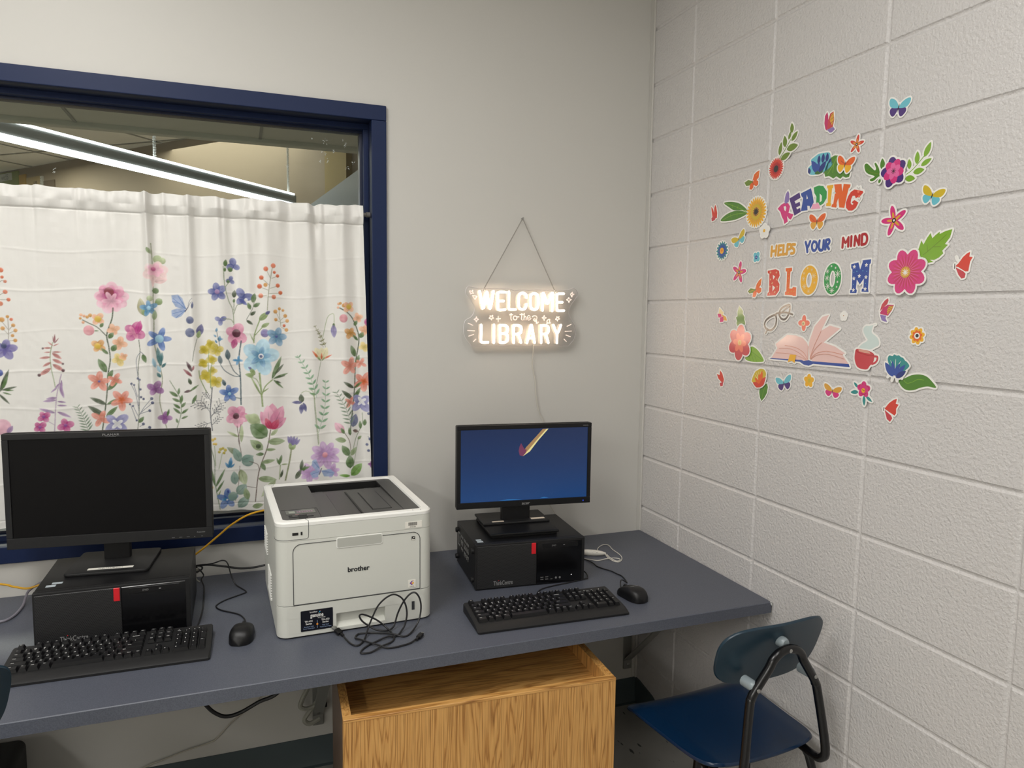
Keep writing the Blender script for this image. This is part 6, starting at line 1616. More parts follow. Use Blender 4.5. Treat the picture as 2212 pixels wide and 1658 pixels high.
def outline(polys, grow, res):
    """contours (with holes) of the union of the polygons grown by a paper margin"""
    A = np.array([p for q in polys for p in q])
    x0, y0 = A.min(0) - grow - 3 * res
    x1, y1 = A.max(0) + grow + 3 * res
    nx, ny = int((x1 - x0) / res) + 2, int((y1 - y0) / res) + 2
    X, Y = np.meshgrid(x0 + res * np.arange(nx), y0 + res * np.arange(ny))
    m = np.zeros(X.shape, bool)
    for q in polys:
        qa = np.array(q)
        i0, i1 = max(0, int((qa[:, 0].min() - x0) / res) - 1), int((qa[:, 0].max() - x0) / res) + 3
        j0, j1 = max(0, int((qa[:, 1].min() - y0) / res) - 1), int((qa[:, 1].max() - y0) / res) + 3
        m[j0:j1, i0:i1] |= inside(q, X[j0:j1, i0:i1], Y[j0:j1, i0:i1])
    k = int(round(grow / res))
    g = np.zeros(m.shape, bool)
    for dy in range(-k, k + 1):
        for dx in range(-k, k + 1):
            if dx * dx + dy * dy <= (k + .4) ** 2:
                g |= np.roll(np.roll(m, dy, 0), dx, 1)
    f = g.astype(float)
    for _ in range(3):
        f = (f + np.roll(f, 1, 0) + np.roll(f, -1, 0) + np.roll(f, 1, 1) + np.roll(f, -1, 1)) / 5
    # marching squares at 0.5
    seg = {}
    lerp = lambda a, c: (.5 - a) / (c - a)
    for j in range(ny - 1):
        row = f[j:j + 2]
        cand = np.nonzero(((row[:, :-1] > .5) != (row[:, 1:] > .5)).any(0) | ((row[0, :-1] > .5) != (row[1, :-1] > .5)))[0]
        for i in cand:
            a, b_, c, d_ = f[j, i], f[j, i + 1], f[j + 1, i + 1], f[j + 1, i]
            code = (a > .5) | ((b_ > .5) << 1) | ((c > .5) << 2) | ((d_ > .5) << 3)
            if code in (0, 15):
                continue
            E = {'s': ('h', i, j), 'e': ('v', i + 1, j), 'n': ('h', i, j + 1), 'w': ('v', i, j)}
            for p, q in {1: ['ws'], 2: ['se'], 3: ['we'], 4: ['en'], 5: ['wn', 'es'], 6: ['sn'], 7: ['wn'], 8: ['nw'], 9: ['ns'], 10: ['sw', 'ne'], 11: ['ne'], 12: ['ew'], 13: ['es'], 14: ['sw']}[code]:
                seg[E[p]] = E[q]

    def pos(e):
        k_, i, j = e
        if k_ == 'h':
            t = lerp(f[j, i], f[j, i + 1])
            return (x0 + res * (i + t), y0 + res * j)
        t = lerp(f[j, i], f[j + 1, i])
        return (x0 + res * i, y0 + res * (j + t))
    loops = []
    while seg:
        s = next(iter(seg))
        lp = []
        e = s
        while e in seg:
            lp.append(pos(e))
            e = seg.pop(e)
        if len(lp) > 8:
            loops.append(lp[::2])
    return loops


def card(loops, th, name):
    """solid sheet of paper with holes: a filled curve turned into a mesh; local x = u, y = v, z = away from the wall"""
    cu = bpy.data.curves.new(name, 'CURVE')
    cu.dimensions = '2D'
    cu.fill_mode = 'BOTH'
    cu.extrude = th / 2
    for lp in loops:
        s = cu.splines.new('POLY')
        s.points.add(len(lp) - 1)
        s.points.foreach_set('co', [q for p in lp for q in (p[0], p[1], 0, 1)])
        s.use_cyclic_u = True
    o = bpy.data.objects.new(name, cu)
    me = bpy.data.meshes.new_from_object(o)
    bpy.data.objects.remove(o)
    bpy.data.curves.remove(cu)
    return me


# local (u, v, out) -> room: x = -out, y = -u, z = v
WALLM = Matrix(((0, 0, -1, 0), (-1, 0, 0, 0), (0, 1, 0, 0), (0, 0, 0, 1)))
GROUP = {'butterfly_cutout': 'paper butterflies on the block wall', 'flower_cutout': 'paper flowers on the block wall', 'leaf_cutout': 'paper leaves on the block wall',
         'letter_cutout': 'paper letters spelling the bottom word', 'word_cutout': 'paper words on the block wall'}


def cutout(name, label, cat, ops, lift=0.0):
    sh = []
    for part, op in ops:
        for c, polys in shapes_of(op):
            sh.append((part, c, polys))
    A = np.array([p for _, _, ps in sh for q in ps for p in q])
    cx_, cy = (A.min(0) + A.max(0)) / 2
    loc = lambda q: [((x - cx_), (y - cy)) for x, y in q]
    size = (A.max(0) - A.min(0)).max()
    allp = [loc(q) for _, _, ps in sh for q in ps]
    lp = outline(allp, 4.2 if size > 70 else 3.3, .6 if size < 130 else .9)
    me = card([[(x / 1000, y / 1000) for x, y in l] for l in lp], .0012, name)
    me.materials.append(PAPER)
    root = bpy.data.objects.new(name, me)
    COL.objects.link(root)
    off = .0016 + lift
    root.matrix_world = Matrix.Translation((-off, -cx_ / 1000, cy / 1000)) @ WALLM
    tag(root, label, cat, GROUP.get(name))
    z = .0006
    # consecutive steps of one part make one printed layer
    i = 0
    while i < len(sh):
        part = sh[i][0]
        b = MB()
        cols = []
        while i < len(sh) and sh[i][0] == part:
            _, c, ps = sh[i]
            if c not in cols:
                cols.append(c)
            for q in ps:
                z += .000012
                q = loc(q)
                b.quad([(x / 1000, y / 1000, z) for x, y in q], cols.index(c))
            z += .00004
            i += 1
        b.build(part, [pmat(c) for c in cols], root, smooth=False)
    return root


for name, label, cat, ops, lift in CUTOUTS:
    cutout(name, label, cat, ops, lift)
PRINT = '''D orange 172 1680 6.6
D orange 174 1660 4.4
D coral2 181 1648 4.4
D orange 180 1618 5.9
D orange 187 1596 5.2
D coral2 167 1584 6.6
S tan 1.5 162 1636 172 1650 181 1648
S tan 1.5 161 1606 180 1617
S tan 1.5 160 1595 185 1596
D ochre 168 1538 7.0
D ochre 182 1547 4.4
D orange 191 1539 4.5
D ochre 195 1522 5.2
D ochre 169 1513 5.6
D ochre 200 1507 5.2
D ochre 192 1492 4.5
D ochre 198 1478 5.2
S tan 1.5 180 1473 183 1503 183 1544
S tan 1.1 182 1496 169 1512
S tan 1.1 184 1507 168 1533
S tan 1.1 184 1499 199 1506
S tan 1.1 185 1510 194 1522
S tan 1.1 182 1477 196 1478
F violet 172 1453 29.8 5 80 0.75
D navy 169 1462 7.4
L leafd 154 1328 179 1395 0.16
L leafd 157 1333 197 1343 0.16
L leafd 150 1324 177 1291 0.16
L leafm 160 1335 175 1376 0.2
L leafm 163 1333 189 1332 0.2
L leafm 160 1327 182 1319 0.2
D royal 155 1384 9.7
D pinkl 155 1225 22.7
L lilac 167 1206 181 1228 0.5
S sage 2.3 296 1331 292 1362 287 1397 286 1435 294 1473
L rose 291 1456 267 1456 0.22
L rose 288 1444 270 1443 0.22
L rose 287 1429 257 1426 0.24
L rose 287 1414 265 1401 0.3
L rose 287 1397 254 1374 0.3
L rose 291 1444 316 1444 0.2
L rose 291 1441 315 1423 0.34
L rose 291 1423 318 1409 0.32
L rose 291 1408 320 1387 0.34
L rose 295 1462 281 1475 0.2
L rose 295 1462 310 1469 0.2
L maroonl 299 1469 300 1498 0.14
L maroonl 299 1470 310 1486 0.14
L maroonl 297 1470 295 1492 0.14
D maroon 255 1376 4.6
D maroon 317 1389 4.6
D maroon 317 1409 3.4
D maroon 268 1455 3.0
S lilacs 2.7 287 1204 292 1266 297 1312 305 1350 312 1379
L lilac 296 1301 260 1298 0.22
L lilac 297 1308 269 1305 0.3
L lilac 292 1262 249 1277 0.2
L lilac 297 1285 323 1283 0.2
L lilac 298 1297 321 1293 0.24
L lilac 296 1266 333 1247 0.22
L lilac 300 1339 282 1323 0.2
L lilac 306 1343 316 1305 0.22
L lilac 307 1354 313 1323 0.2
L lilac 304 1350 293 1332 0.2
L lilac 311 1362 312 1333 0.16
F magenta 261 1252 17.7 4 30 0.9
F magenta 250 1221 18.5 4 40 0.9
F magenta 316 1224 21.4 4 20 0.9
D plum 261 1252 4.6
D plum 250 1221 4.6
D plum 316 1224 4.7
S lilacs 1.5 264 1244 287 1227
F pinkl 452 1606 44.3 9 10 0.75
F pinkm 450 1610 35.4 7 30 0.7
F rosed 448 1616 24.6 6 10 0.7
D maroonl 445 1624 13.1
F pinkl 451 1597 27.0 6 0 0.5
S leafd 3.5 454 1577 450 1543 435 1496 439 1457 441 1418 433 1371 427 1301 412 1198
S leafd 2.7 434 1491 411 1517 388 1530 371 1540
D peach 369 1554 4.6
D peach 377 1551 4.2
D ochre 367 1544 3.8
D peach 374 1532 4.2
D ochre 385 1548 4.6
D ochre 393 1553 5.4
F peach 413 1542 20.0 4 50 0.85
D yellow 413 1542 9.2
L leafm 418 1517 427 1531 0.6
D pinkc 388 1508 14.6
L leafm 402 1507 415 1507 0.3
F peach 453 1512 17.5 4 20 0.85
L leafm 439 1484 453 1502 0.6
F ochre 412 1461 20.2 4 60 0.85
D yellow 409 1461 8.5
L leafm 437 1436 417 1455 0.35
F peach 468 1469 21.5 4 70 0.85
L leafm 446 1445 459 1465 0.7
F yellowp 464 1420 20.4 4 20 0.85
F peach 476 1429 11.8 4 20 0.85
L leafm 430 1381 409 1423 0.42
L leafm 432 1359 447 1389 0.4
L leafm 431 1326 464 1363 0.3
L leafd 427 1283 382 1306 0.26
L leafm 427 1283 460 1300 0.26
L leafd 422 1246 376 1281 0.28
L leafm 424 1245 456 1276 0.3
F coral 409 1354 30.5 5 80 0.62
D violet 409 1354 3.5
F coral 450 1359 20.4 4 60 0.6
F coral 467 1295 31.7 5 60 0.6
F orange 467 1295 13.5 5 60 0.5
F coral 409 1240 26.0 4 60 0.6
F iris 450 1225 35.0 4 40 0.7
F white 453 1222 17.5 4 40 0.6
N fern 375 1200 347 1280 9 24.4
F magenta 509 1504 30.6 4 60 0.9
F pinkm 507 1502 20.4 4 20 0.6
L magenta 514 1496 527 1539 0.4
S leafd 2.0 520 1480 522 1441 515 1386 514 1266 507 1194
S slate 1.6 523 1441 511 1417 514 1358
S slate 1.6 523 1443 533 1433 536 1425
L leafm 529 1435 538 1408 0.5
D navy 495 1344 3.6
D navy 502 1340 3.2
D navy 513 1360 3.6
D navy 518 1356 3.2
D navy 519 1326 3.6
D navy 551 1298 4.8
D navy 553 1285 4.8
D navy 544 1260 4.4
D navy 527 1296 3.6
D navy 520 1302 3.6
D navy 497 1275 3.2
D navy 489 1281 2.8
D navy 506 1230 3.2
D navy 524 1218 4.4
D navy 542 1207 4.8
S slate 1.6 513 1258 506 1310 495 1340
S slate 1.6 511 1302 502 1338
S slate 1.6 513 1274 518 1354
S slate 1.6 514 1246 528 1270 550 1297
S slate 1.6 518 1254 552 1283
S slate 1.6 516 1250 542 1259
S slate 1.6 511 1242 499 1271
S slate 1.6 505 1230 491 1279
S slate 1.6 513 1210 524 1215
S slate 1.6 513 1200 540 1205
L leafm 512 1222 526 1241 0.5
S olive 2.3 563 1774 565 1712 565 1642 564 1591 564 1528 564 1464 575 1401 581 1352 572 1296 578 1248 592 1190
L sage 551 1761 562 1741 0.5
D sagel 579 1726 12.5
D sagel 593 1722 9.4
F pinkp 574 1687 35.1 6 20 0.85
F pinkl 571 1693 22.6 5 0 0.8
D rosed 567 1696 6.2
L pinkp 569 1658 606 1666 0.5
L pinkp 566 1673 564 1638 0.2
D leafm 571 1630 8.6
L sage 568 1587 588 1605 0.6
D sage 579 1597 10.2
L tan2 533 1555 528 1608 0.45
L sage 544 1551 533 1579 0.6
D sagel 555 1606 8.6
F blue 552 1577 25.1 5 100 0.6
D sky 552 1577 6.3
L sage 565 1540 568 1571 0.4
F royal2 577 1482 35.0 5 70 0.5
D sky 577 1482 11.9
L teal 579 1396 570 1457 0.24
L teal 580 1409 583 1441 0.3
L teal 580 1392 594 1408 0.4
L teal 577 1361 567 1378 0.5
L sky 564 1393 558 1425 0.3
L sky 576 1377 569 1401 0.4
F plum 562 1328 24.1 4 60 0.8
F plum 586 1235 21.1 4 80 0.8
L leafm 592 1239 598 1263 0.3
P bfly 656 1576 646 1608 634 1620 615 1617 617 1598 626 1582 649 1572
P bfly 656 1572 631 1577 614 1571 614 1554 626 1546 641 1552
S royal2 1.6 656 1576 634 1616
S royal2 1.6 656 1575 619 1608
S royal2 1.2 639 1592 617 1598
S royal2 1.2 656 1572 616 1560
S royal2 1.2 655 1572 626 1548
S slate 2.8 652 1566 661 1580
S slate 1.2 661 1580 667 1601 674 1609
S slate 1.2 661 1578 668 1593 672 1599
D dkblue 666 1541 11.2
D dkblue 665 1502 13.7
L dkblue 673 1577 675 1599 0.3
L violetd 689 1492 699 1529 0.55
L leafl 687 1484 693 1509 0.5
S leafd 1.6 685 1484 676 1448 670 1412
L maroon 668 1379 652 1412 0.3
L maroonl 669 1383 674 1399 0.4
L maroonl 668 1364 642 1388 0.28
L leafd 664 1338 657 1359 0.5
L maroon 642 1314 668 1321 0.3
L leafm 660 1318 687 1338 0.2
L leafm 665 1277 680 1307 0.3
S leafm 2.0 615 1189 631 1242 633 1282 626 1307 602 1352
L leafm 625 1301 599 1318 0.36
L leafm 626 1307 629 1329 0.36
L leafm 630 1284 607 1296 0.36
L leafm 631 1278 637 1307 0.36
L leafm 631 1263 610 1278 0.36
L leafm 633 1266 647 1283 0.4
L leafm 631 1246 609 1266 0.3
L leafm 633 1246 654 1262 0.3
L leafm 632 1230 653 1239 0.3
L leafm 622 1217 617 1232 0.5
F yellowg 708 1448 15.4 4 40 0.95
F yellowg 721 1464 13.8 4 20 0.95
F yellowg 700 1405 14.7 4 30 0.95
F yellowg 723 1419 13.9 4 10 0.95
F yellowg 705 1365 17.2 4 30 0.95
F yellowg 723 1352 16.4 4 20 0.95
F yellowg 727 1380 13.9 4 0 0.95
S leafl 2.1 722 1321 715 1395 718 1444
S leafl 2.1 709 1309 691 1354 688 1383
L leafm 772 1710 775 1733 0.55
L leafm 771 1694 772 1709 0.5
F indigo 797 1715 22.1 3 90 0.9
D leafm 787 1702 7.4
F indigo 787 1668 13.7 3 80 0.9
D leafm 780 1664 5.3
F indigo 747 1630 28.4 5 100 0.75
D lilac 747 1631 7.4
F indigo 823 1615 29.3 3 120 0.8
L indigo 811 1610 836 1590 0.4
D white 832 1607 5.3
F indigo 755 1542 18.0 3 150 0.8
S sage2 2.6 767 1712 770 1652 780 1605 792 1573 794 1527
S sage2 2.1 783 1663 772 1647
S sage2 2.1 823 1595 805 1589 795 1562
S sage2 2.1 795 1573 796 1600
S sage2 2.7 764 1546 785 1544 793 1533
L leafd 796 1613 799 1638 0.55
L leafm 795 1597 797 1611 0.5
S leafd 1.6 832 1544 851 1579 857 1601
L leafm 852 1598 859 1629 0.5
L leafm 854 1585 875 1598 0.5
L leafm 845 1576 837 1599 0.5
L leafd 844 1558 861 1571 0.5
L leafd 832 1542 852 1528 0.4
S sage3 2.2 896 1574 900 1623 906 1666 914 1712
S sage3 1.6 897 1623 877 1620
S sage3 1.6 901 1639 875 1649
S sage3 1.6 904 1655 881 1677
S sage3 1.6 908 1677 895 1706
S sage3 1.6 901 1618 916 1618
S sage3 1.6 901 1628 937 1631
S sage3 1.6 905 1645 929 1653
S sage3 1.6 911 1677 929 1685
D orange 894 1707 7.5
D orange 917 1718 7.5
D orange 920 1697 4.8
D orange 880 1679 6.9
D orange 930 1686 5.4
D orange 874 1651 7.5
D ochre 892 1656 6.4
D orange 930 1655 6.5
D coral2 877 1621 7.5
D orange 938 1632 6.5
D coral2 917 1618 7.0
S sage3 1.6 938 1522 935 1548 933 1575
S sage3 1.1 936 1542 922 1570
S sage3 1.1 936 1542 952 1556
S sage3 1.1 937 1534 958 1540
S sage3 1.1 935 1537 922 1545
S sage3 1.1 939 1520 955 1511
D ochre 921 1571 6.5
D ochre 934 1580 4.9
D ochre 945 1575 4.4
D ochre 952 1557 6.0
D ochre 922 1545 5.4
D ochre 958 1541 6.0
D orange 948 1525 4.9
D ochre 955 1511 6.0
L leafl 870 1542 901 1569 0.45
L violetd 890 1562 905 1572 0.6
L leafl 877 1520 902 1534 0.45
D violet2 887 1501 13.0
L violet2 877 1493 898 1509 0.8
S leafl 3.8 853 1469 856 1498 872 1542
S leafl 2.7 856 1493 880 1520
L leafl 854 1471 841 1501 0.1
F steel 925 1489 32.8 5 70 0.72
D indigo 923 1490 4.4
F sky 872 1425 57.7 5 75 0.78
F steel 872 1425 32.7 5 75 0.5
D white 874 1426 8.2
D dkblue 874 1426 4.9
S leafl 5.5 868 1373 872 1319 876 1261
L leafl 873 1297 838 1368 0.08
S leafl 3.9 875 1302 886 1329 909 1350
L leafm 906 1351 938 1426 0.18
L leafm 909 1352 959 1369 0.16
L leafm 910 1350 943 1318 0.16
L leafd 916 1367 945 1400 0.2
L leafd 918 1356 950 1361 0.2
L leafd 918 1345 936 1336 0.3
L leafl 851 1363 824 1368 0.5
L leafl 854 1365 839 1390 0.5
L violetd 844 1385 834 1392 0.7
S leafl 2.7 871 1324 858 1352 838 1359
L leafl 874 1307 897 1323 0.14
F pinkm 799 1497 34.3 4 60 0.95
L rosed 798 1482 789 1450 0.6
D maroon 801 1500 12.9
S tealdk 4.3 815 1477 807 1418 810 1358 810 1268
S tealdk 2.7 751 1402 764 1381 790 1363 810 1360
S tealdk 2.7 775 1418 790 1380 810 1360
L tealdk 775 1415 772 1450 0.45
L tealdk 753 1402 748 1432 0.45
L blue 804 1412 791 1414 0.5
L blue 804 1412 811 1418 0.5
F blue 804 1413 15.1 4 80 0.5
L steel 741 1504 744 1518 0.5
L steel 742 1488 733 1496 0.5
L steel 743 1482 762 1482 0.4
L steel 750 1474 752 1493 0.5
L steel 743 1469 737 1480 0.5
S tealdk 2.1 743 1504 752 1456
F royal2 775 1307 30.3 5 95 0.62
D sky 776 1306 4.9
S tealdk 2.2 793 1293 810 1288
L tealdk 764 1332 756 1354 0.5
F yellowg 723 1466 15.9 4 30 0.95
F yellowg 741 1447 21.3 4 20 0.95
F yellowg 704 1448 15.9 4 40 0.95
F yellowg 727 1414 14.9 4 10 0.95
F yellowg 701 1405 14.9 4 30 0.95
F yellowg 707 1365 19.2 4 20 0.95
F yellowg 736 1346 22.5 4 35 0.95
S leafl 2.1 720 1325 721 1376 727 1408
S leafl 2.1 709 1309 691 1355 687 1382
S ink 3.3 722 1187 717 1247 721 1290 725 1328
W ink 717 1247 691 1286
W ink 718 1258 674 1275
W ink 720 1236 750 1262
W ink 720 1204 744 1230
W ink 719 1214 682 1203
W ink 719 1285 704 1309
W ink 719 1231 748 1276
F pinkm 798 1233 33.9 5 60 0.9
F pinkl 797 1217 21.9 4 0 0.7
D maroon 794 1232 9.8
S brown 2.2 808 1205 800 1156 805 1123 808 1098
S brown 2.2 796 1200 803 1139
L sagel 801 1162 765 1185 0.2
L sagel 808 1145 811 1205 0.2
L sage2 809 1098 764 1133 0.34
L tealg 804 1081 785 1129 0.5
D tealg 826 1085 18.9
L tealg 807 1084 845 1101 0.6
L pinkm 902 1187 869 1246 0.5
L pinkm 902 1187 906 1272 0.6
L pinkl 897 1188 890 1266 0.5
L pinkm 903 1187 940 1261 0.5
L pinkm 904 1186 950 1221 0.45
L crim 902 1185 926 1217 0.6
L crim 900 1186 884 1224 0.5
L sagel 899 1165 923 1186 0.4
S brown 3.3 899 1185 887 1124 860 1047 847 947
L sagel 868 1208 820 1235 0.6
D sagel 848 1223 16.5
L leafm 888 1162 836 1204 0.75
L sage 874 1119 835 1154 0.55
D leafd 860 1132 7.8
L sage 889 1145 945 1143 0.42
L leafm 877 1105 851 1105 0.45
L sage 882 1119 915 1118 0.3
L sage 866 1076 912 1083 0.3
L leafm 868 1075 880 1049 0.5
S brown 2.2 860 1058 855 1073 830 1083
L sage 857 1024 916 1015 0.36
L sagel 912 1015 866 962 0.3
L sagel 803 1056 818 1002 0.5
S brown 1.7 802 1068 797 1012 786 952
L tealg 787 1007 783 1052 0.55
L tealg 791 974 821 1005 0.75
S brown 1.7 821 999 851 994
L tealg 794 929 828 965 0.6
L sage 824 954 817 994 0.5
L sage 837 931 872 936 0.5
L violet2 967 1125 953 1159 0.4
L violet2 968 1125 963 1160 0.35
L violet2 970 1125 974 1158 0.35
L violet2 971 1125 985 1154 0.35
L violet2 972 1124 993 1147 0.35
L leafl 964 1111 959 1136 0.5
L leafl 967 1111 978 1130 0.5
S olive2 5.1 964 1114 958 1075 943 1008
L leafm 924 1064 933 1098 0.3
L leafm 926 1064 916 1089 0.3
L leafl 931 1065 953 1064 0.2
S leafl 2.8 928 1065 924 1015
L leafd 928 1020 936 1048 0.3
L cream 1064 1415 1044 1454 0.6
L cream 1066 1415 1066 1454 0.6
L cream 1067 1415 1085 1454 0.6
L orange 1058 1414 1034 1444 0.2
L orange 1066 1412 1066 1436 0.24
L orange 1074 1415 1101 1429 0.2
L leafl 1064 1409 1049 1424 0.3
L leafl 1066 1409 1079 1422 0.3
N wheat 1072 1454 1043 1527 6 12.3
N wheat 1080 1454 1053 1510 4 10.1
S sage2 1.7 1064 1409 1051 1348 1039 1280 1051 1126
S leafl 1.7 1070 1482 1086 1549 1100 1565 1108 1562 1108 1527
L leafm 1107 1535 1107 1519 0.5
L violet2 1106 1529 1108 1485 0.42
N mint 1048 1286 988 1427 8 23.7
N mint 1052 1166 1077 1344 8 26.2
S leafl 1.7 1053 1129 1042 1258 1037 1303 1024 1315
S leafl 1.7 1042 1280 1032 1300 1013 1309 998 1301
L leafd 1000 1270 997 1299 0.6
L violetd 1001 1270 968 1271 0.34
L violetd 999 1265 997 1231 0.42
L violetd 1004 1270 1013 1239 0.4
S leafd 3.9 1125 1586 1155 1567 1175 1539 1191 1482 1178 1397 1173 1305 1157 1167
D peach 1123 1599 4.5
D ochre 1128 1601 4.5
D ochre 1139 1594 6.7
D peach 1121 1587 3.9
F peach 1156 1589 20.2 4 50 0.85
D yellow 1156 1590 9.0
D pinkc 1138 1551 13.5
F peach 1187 1553 16.9 4 20 0.85
L leafm 1174 1527 1186 1544 0.6
F ochre 1160 1502 20.3 4 60 0.85
L leafm 1188 1476 1169 1496 0.35
F peach 1209 1512 20.5 4 70 0.85
L leafm 1194 1485 1204 1505 0.7
F yellowp 1207 1455 17.1 4 20 0.85
L leafm 1178 1421 1162 1461 0.42
L leafm 1180 1397 1192 1428 0.4
F coral 1159 1390 30.8 5 80 0.62
F coral 1197 1399 19.5 4 60 0.6
F coral 1205 1336 34.5 5 60 0.62
F orange 1205 1336 15.0 5 60 0.5
L leafd 1172 1314 1135 1338 0.28
L leafm 1173 1314 1201 1336 0.26
L leafd 1167 1277 1129 1309 0.3
L leafm 1171 1277 1196 1316 0.3
F coral 1158 1268 20.7 4 60 0.6
F iris 1195 1263 35.8 4 40 0.75
F white 1198 1267 17.3 4 40 0.6
S sage2 2.3 1200 1229 1199 1189 1177 1143 1165 1097
L dkblue 1166 1181 1178 1226 0.6
L leafm 1206 1183 1209 1207 0.5
L leafm 1194 1172 1192 1201 0.4
L brown 1166 1170 1187 1163 0.5
N fern 1161 1187 1111 1304 9 27.8
L pinkl 1135 1163 1107 1198 0.6
L leafm 1137 1160 1126 1180 0.5
S brown 2.3 1138 1162 1154 1133 1159 1092
L leafm 1157 1153 1153 1182 0.4
L sage 1143 1136 1107 1141 0.5
L leafm 1153 1083 1129 1120 0.55
L sage 1157 1083 1179 1111 0.5
L leafm 1156 1039 1154 1086 0.62
L leafg 1159 1013 1198 1051 0.6
L leafg 1156 1013 1119 1016 0.3
L sage 1183 1137 1197 1148 0.6
S sage2 1.8 1165 1033 1185 1137
S slate 1.8 1233 1093 1223 1135 1217 1147
D dkblue 1220 1226 4.7
D dkblue 1228 1230 4.1
D dkblue 1223 1138 4.7
D dkblue 1214 1118 4.7
D dkblue 1219 1097 4.7
F plum 1229 1049 13.0 4 0 0.8
D magenta 1222 1539 14.8
F lilac2 1022 1031 34.4 7 10 0.6
F lilac2 1097 1032 26.1 6 10 0.6
F lilac2 1074 1091 48.4 8 12 0.56
D pinkc 1073 1089 9.2
L leafd 993 1038 999 1078 0.3
L leafd 1001 1038 1009 1060 0.4
L leafd 976 1011 995 1044 0.4
L leafm 993 1041 1023 1054 0.3
P bfly 1056 1043 1042 1078 1030 1073 1028 1056 1042 1038
P bfly 1056 1041 1033 1039 1022 1031 1030 1014 1047 1015
P bfly 1059 1037 1091 1038 1105 1025 1097 1011 1069 1015
S royal2 1.2 1053 1045 1034 1070
S royal2 1.2 1053 1034 1028 1027
S royal2 1.2 1061 1034 1100 1024
S slate 3.5 1052 1023 1061 1045
D yellow 722 1157 4.9
D yellow 729 1161 3.8
D yellow 731 1144 4.4
D yellow 725 1144 3.8
D yellowg 745 1127 4.9
D yellowg 752 1130 4.4
D yellowg 759 1124 4.9
D yellowg 741 1118 4.4
D yellowg 755 1115 4.4
D yellow 716 1002 4.4
S leafl 1.6 729 1072 727 1138
S leafl 1.6 738 1061 750 1115
S leafm 2.2 739 928 726 1017 726 1083 717 1128
L leafm 726 1001 758 1065 0.12
L leafm 728 984 754 1026 0.14
L leafm 725 1006 713 1073 0.12
L leafl 730 962 743 994 0.14
L blue 769 1064 758 1084 0.36
L blue 771 1064 776 1100 0.34
L blue 773 1064 787 1077 0.34
F royal2 761 962 33.3 5 90 0.62
L blue 761 965 743 958 0.4
D tealg 778 969 14.5
L royal 765 981 764 995 0.5
D white 761 960 2.8'''
# ================================================================ CURTAIN
# printed flowers: drawing steps in millimetres on the cloth (x + 2300, z)
CC = {'orange': 'dd6a35', 'coral2': 'e58a68', 'ochre': 'dca04a', 'tan': '8d8270', 'violet': '6f66ad', 'navy': '414b74', 'leafd': '3f5230', 'leafm': '5f8048', 'leafl': '8fa567', 'leafg': '7fb04c',
      'royal': '3c55a8', 'royal2': '3a6fba', 'pinkl': 'eab3c6', 'pinkm': 'dc8aab', 'pinkc': 'e9a0aa', 'pinkp': 'efd0cf', 'rosed': 'bd4a86', 'rose': 'c98580', 'maroon': '4e1c2c', 'maroonl': '94424e', 'lilac': 'a888b4', 'lilacs': 'b49cb8', 'lilac2': 'c39ace',
      'magenta': 'c23a8c', 'plum': '94509a', 'peach': 'f0b48c', 'yellow': 'e3c04a', 'yellowp': 'ecd37c', 'yellowg': 'c9b632', 'coral': 'e88e78', 'iris': '8a8ac2', 'white': 'f3f3f2', 'fern': '7d957a', 'slate': '5c647e', 'olive': '7c8658', 'olive2': '8c9468',
      'sage': '93a878', 'sage2': '8b9a78', 'sage3': '9a9a7c', 'sagel': 'b5c397', 'blue': '4a94c4', 'sky': 'a5d0e4', 'teal': '4a8084', 'tealdk': '3c5a66', 'tealg': '8aa89c', 'bfly': '9db2d8', 'dkblue': '56628f', 'violetd': '5c5c92', 'violet2': '8f86b8', 'indigo': '5560a6',
      'steel': '6a9cc0', 'ink': '4a4f5a', 'brown': '6a5248', 'crim': 'c4375e', 'cream': 'ece4bc', 'wheat': '8a8a58', 'mint': '7fae86', 'tan2': 'b4b08a'}
GX0, GZ0, ST = -3.335, .915, .0016
NX, NZ = 1418, 640                                  # vertices across and up the cloth
zr = GZ0 + ST * np.arange(NZ)
xr = np.interp(zr, [.92, 1.02, 1.91], [-1.070, -1.072, -1.096])
U_ = np.linspace(0, 1, NX)
Xg = GX0 + U_[None, :] * (xr - GX0)[:, None]
Zg = np.repeat(zr[:, None], NX, 1)
XM, ZM = (Xg + 2.3) * 1000, Zg * 1000              # millimetres, for painting
cloth = np.zeros((NZ, NX, 3)) + np.array(lin('f3f1ec'))
rs = np.random.RandomState(4)


def lownoise(sh, cell):
    a = rs.rand(sh[0] // cell + 3, sh[1] // cell + 3)
    y = np.arange(sh[0]) / cell
    x = np.arange(sh[1]) / cell
    j, i = y.astype(int), x.astype(int)
    fy, fx = (y - j)[:, None], (x - i)[None, :]
    g = lambda p, q: a[np.ix_(p, q)]
    return (g(j, i) * (1 - fx) + g(j, i + 1) * fx) * (1 - fy) + (g(j + 1, i) * (1 - fx) + g(j + 1, i + 1) * fx) * fy


WASH = .6 * lownoise((NZ, NX), 5) + .4 * lownoise((NZ, NX), 13)


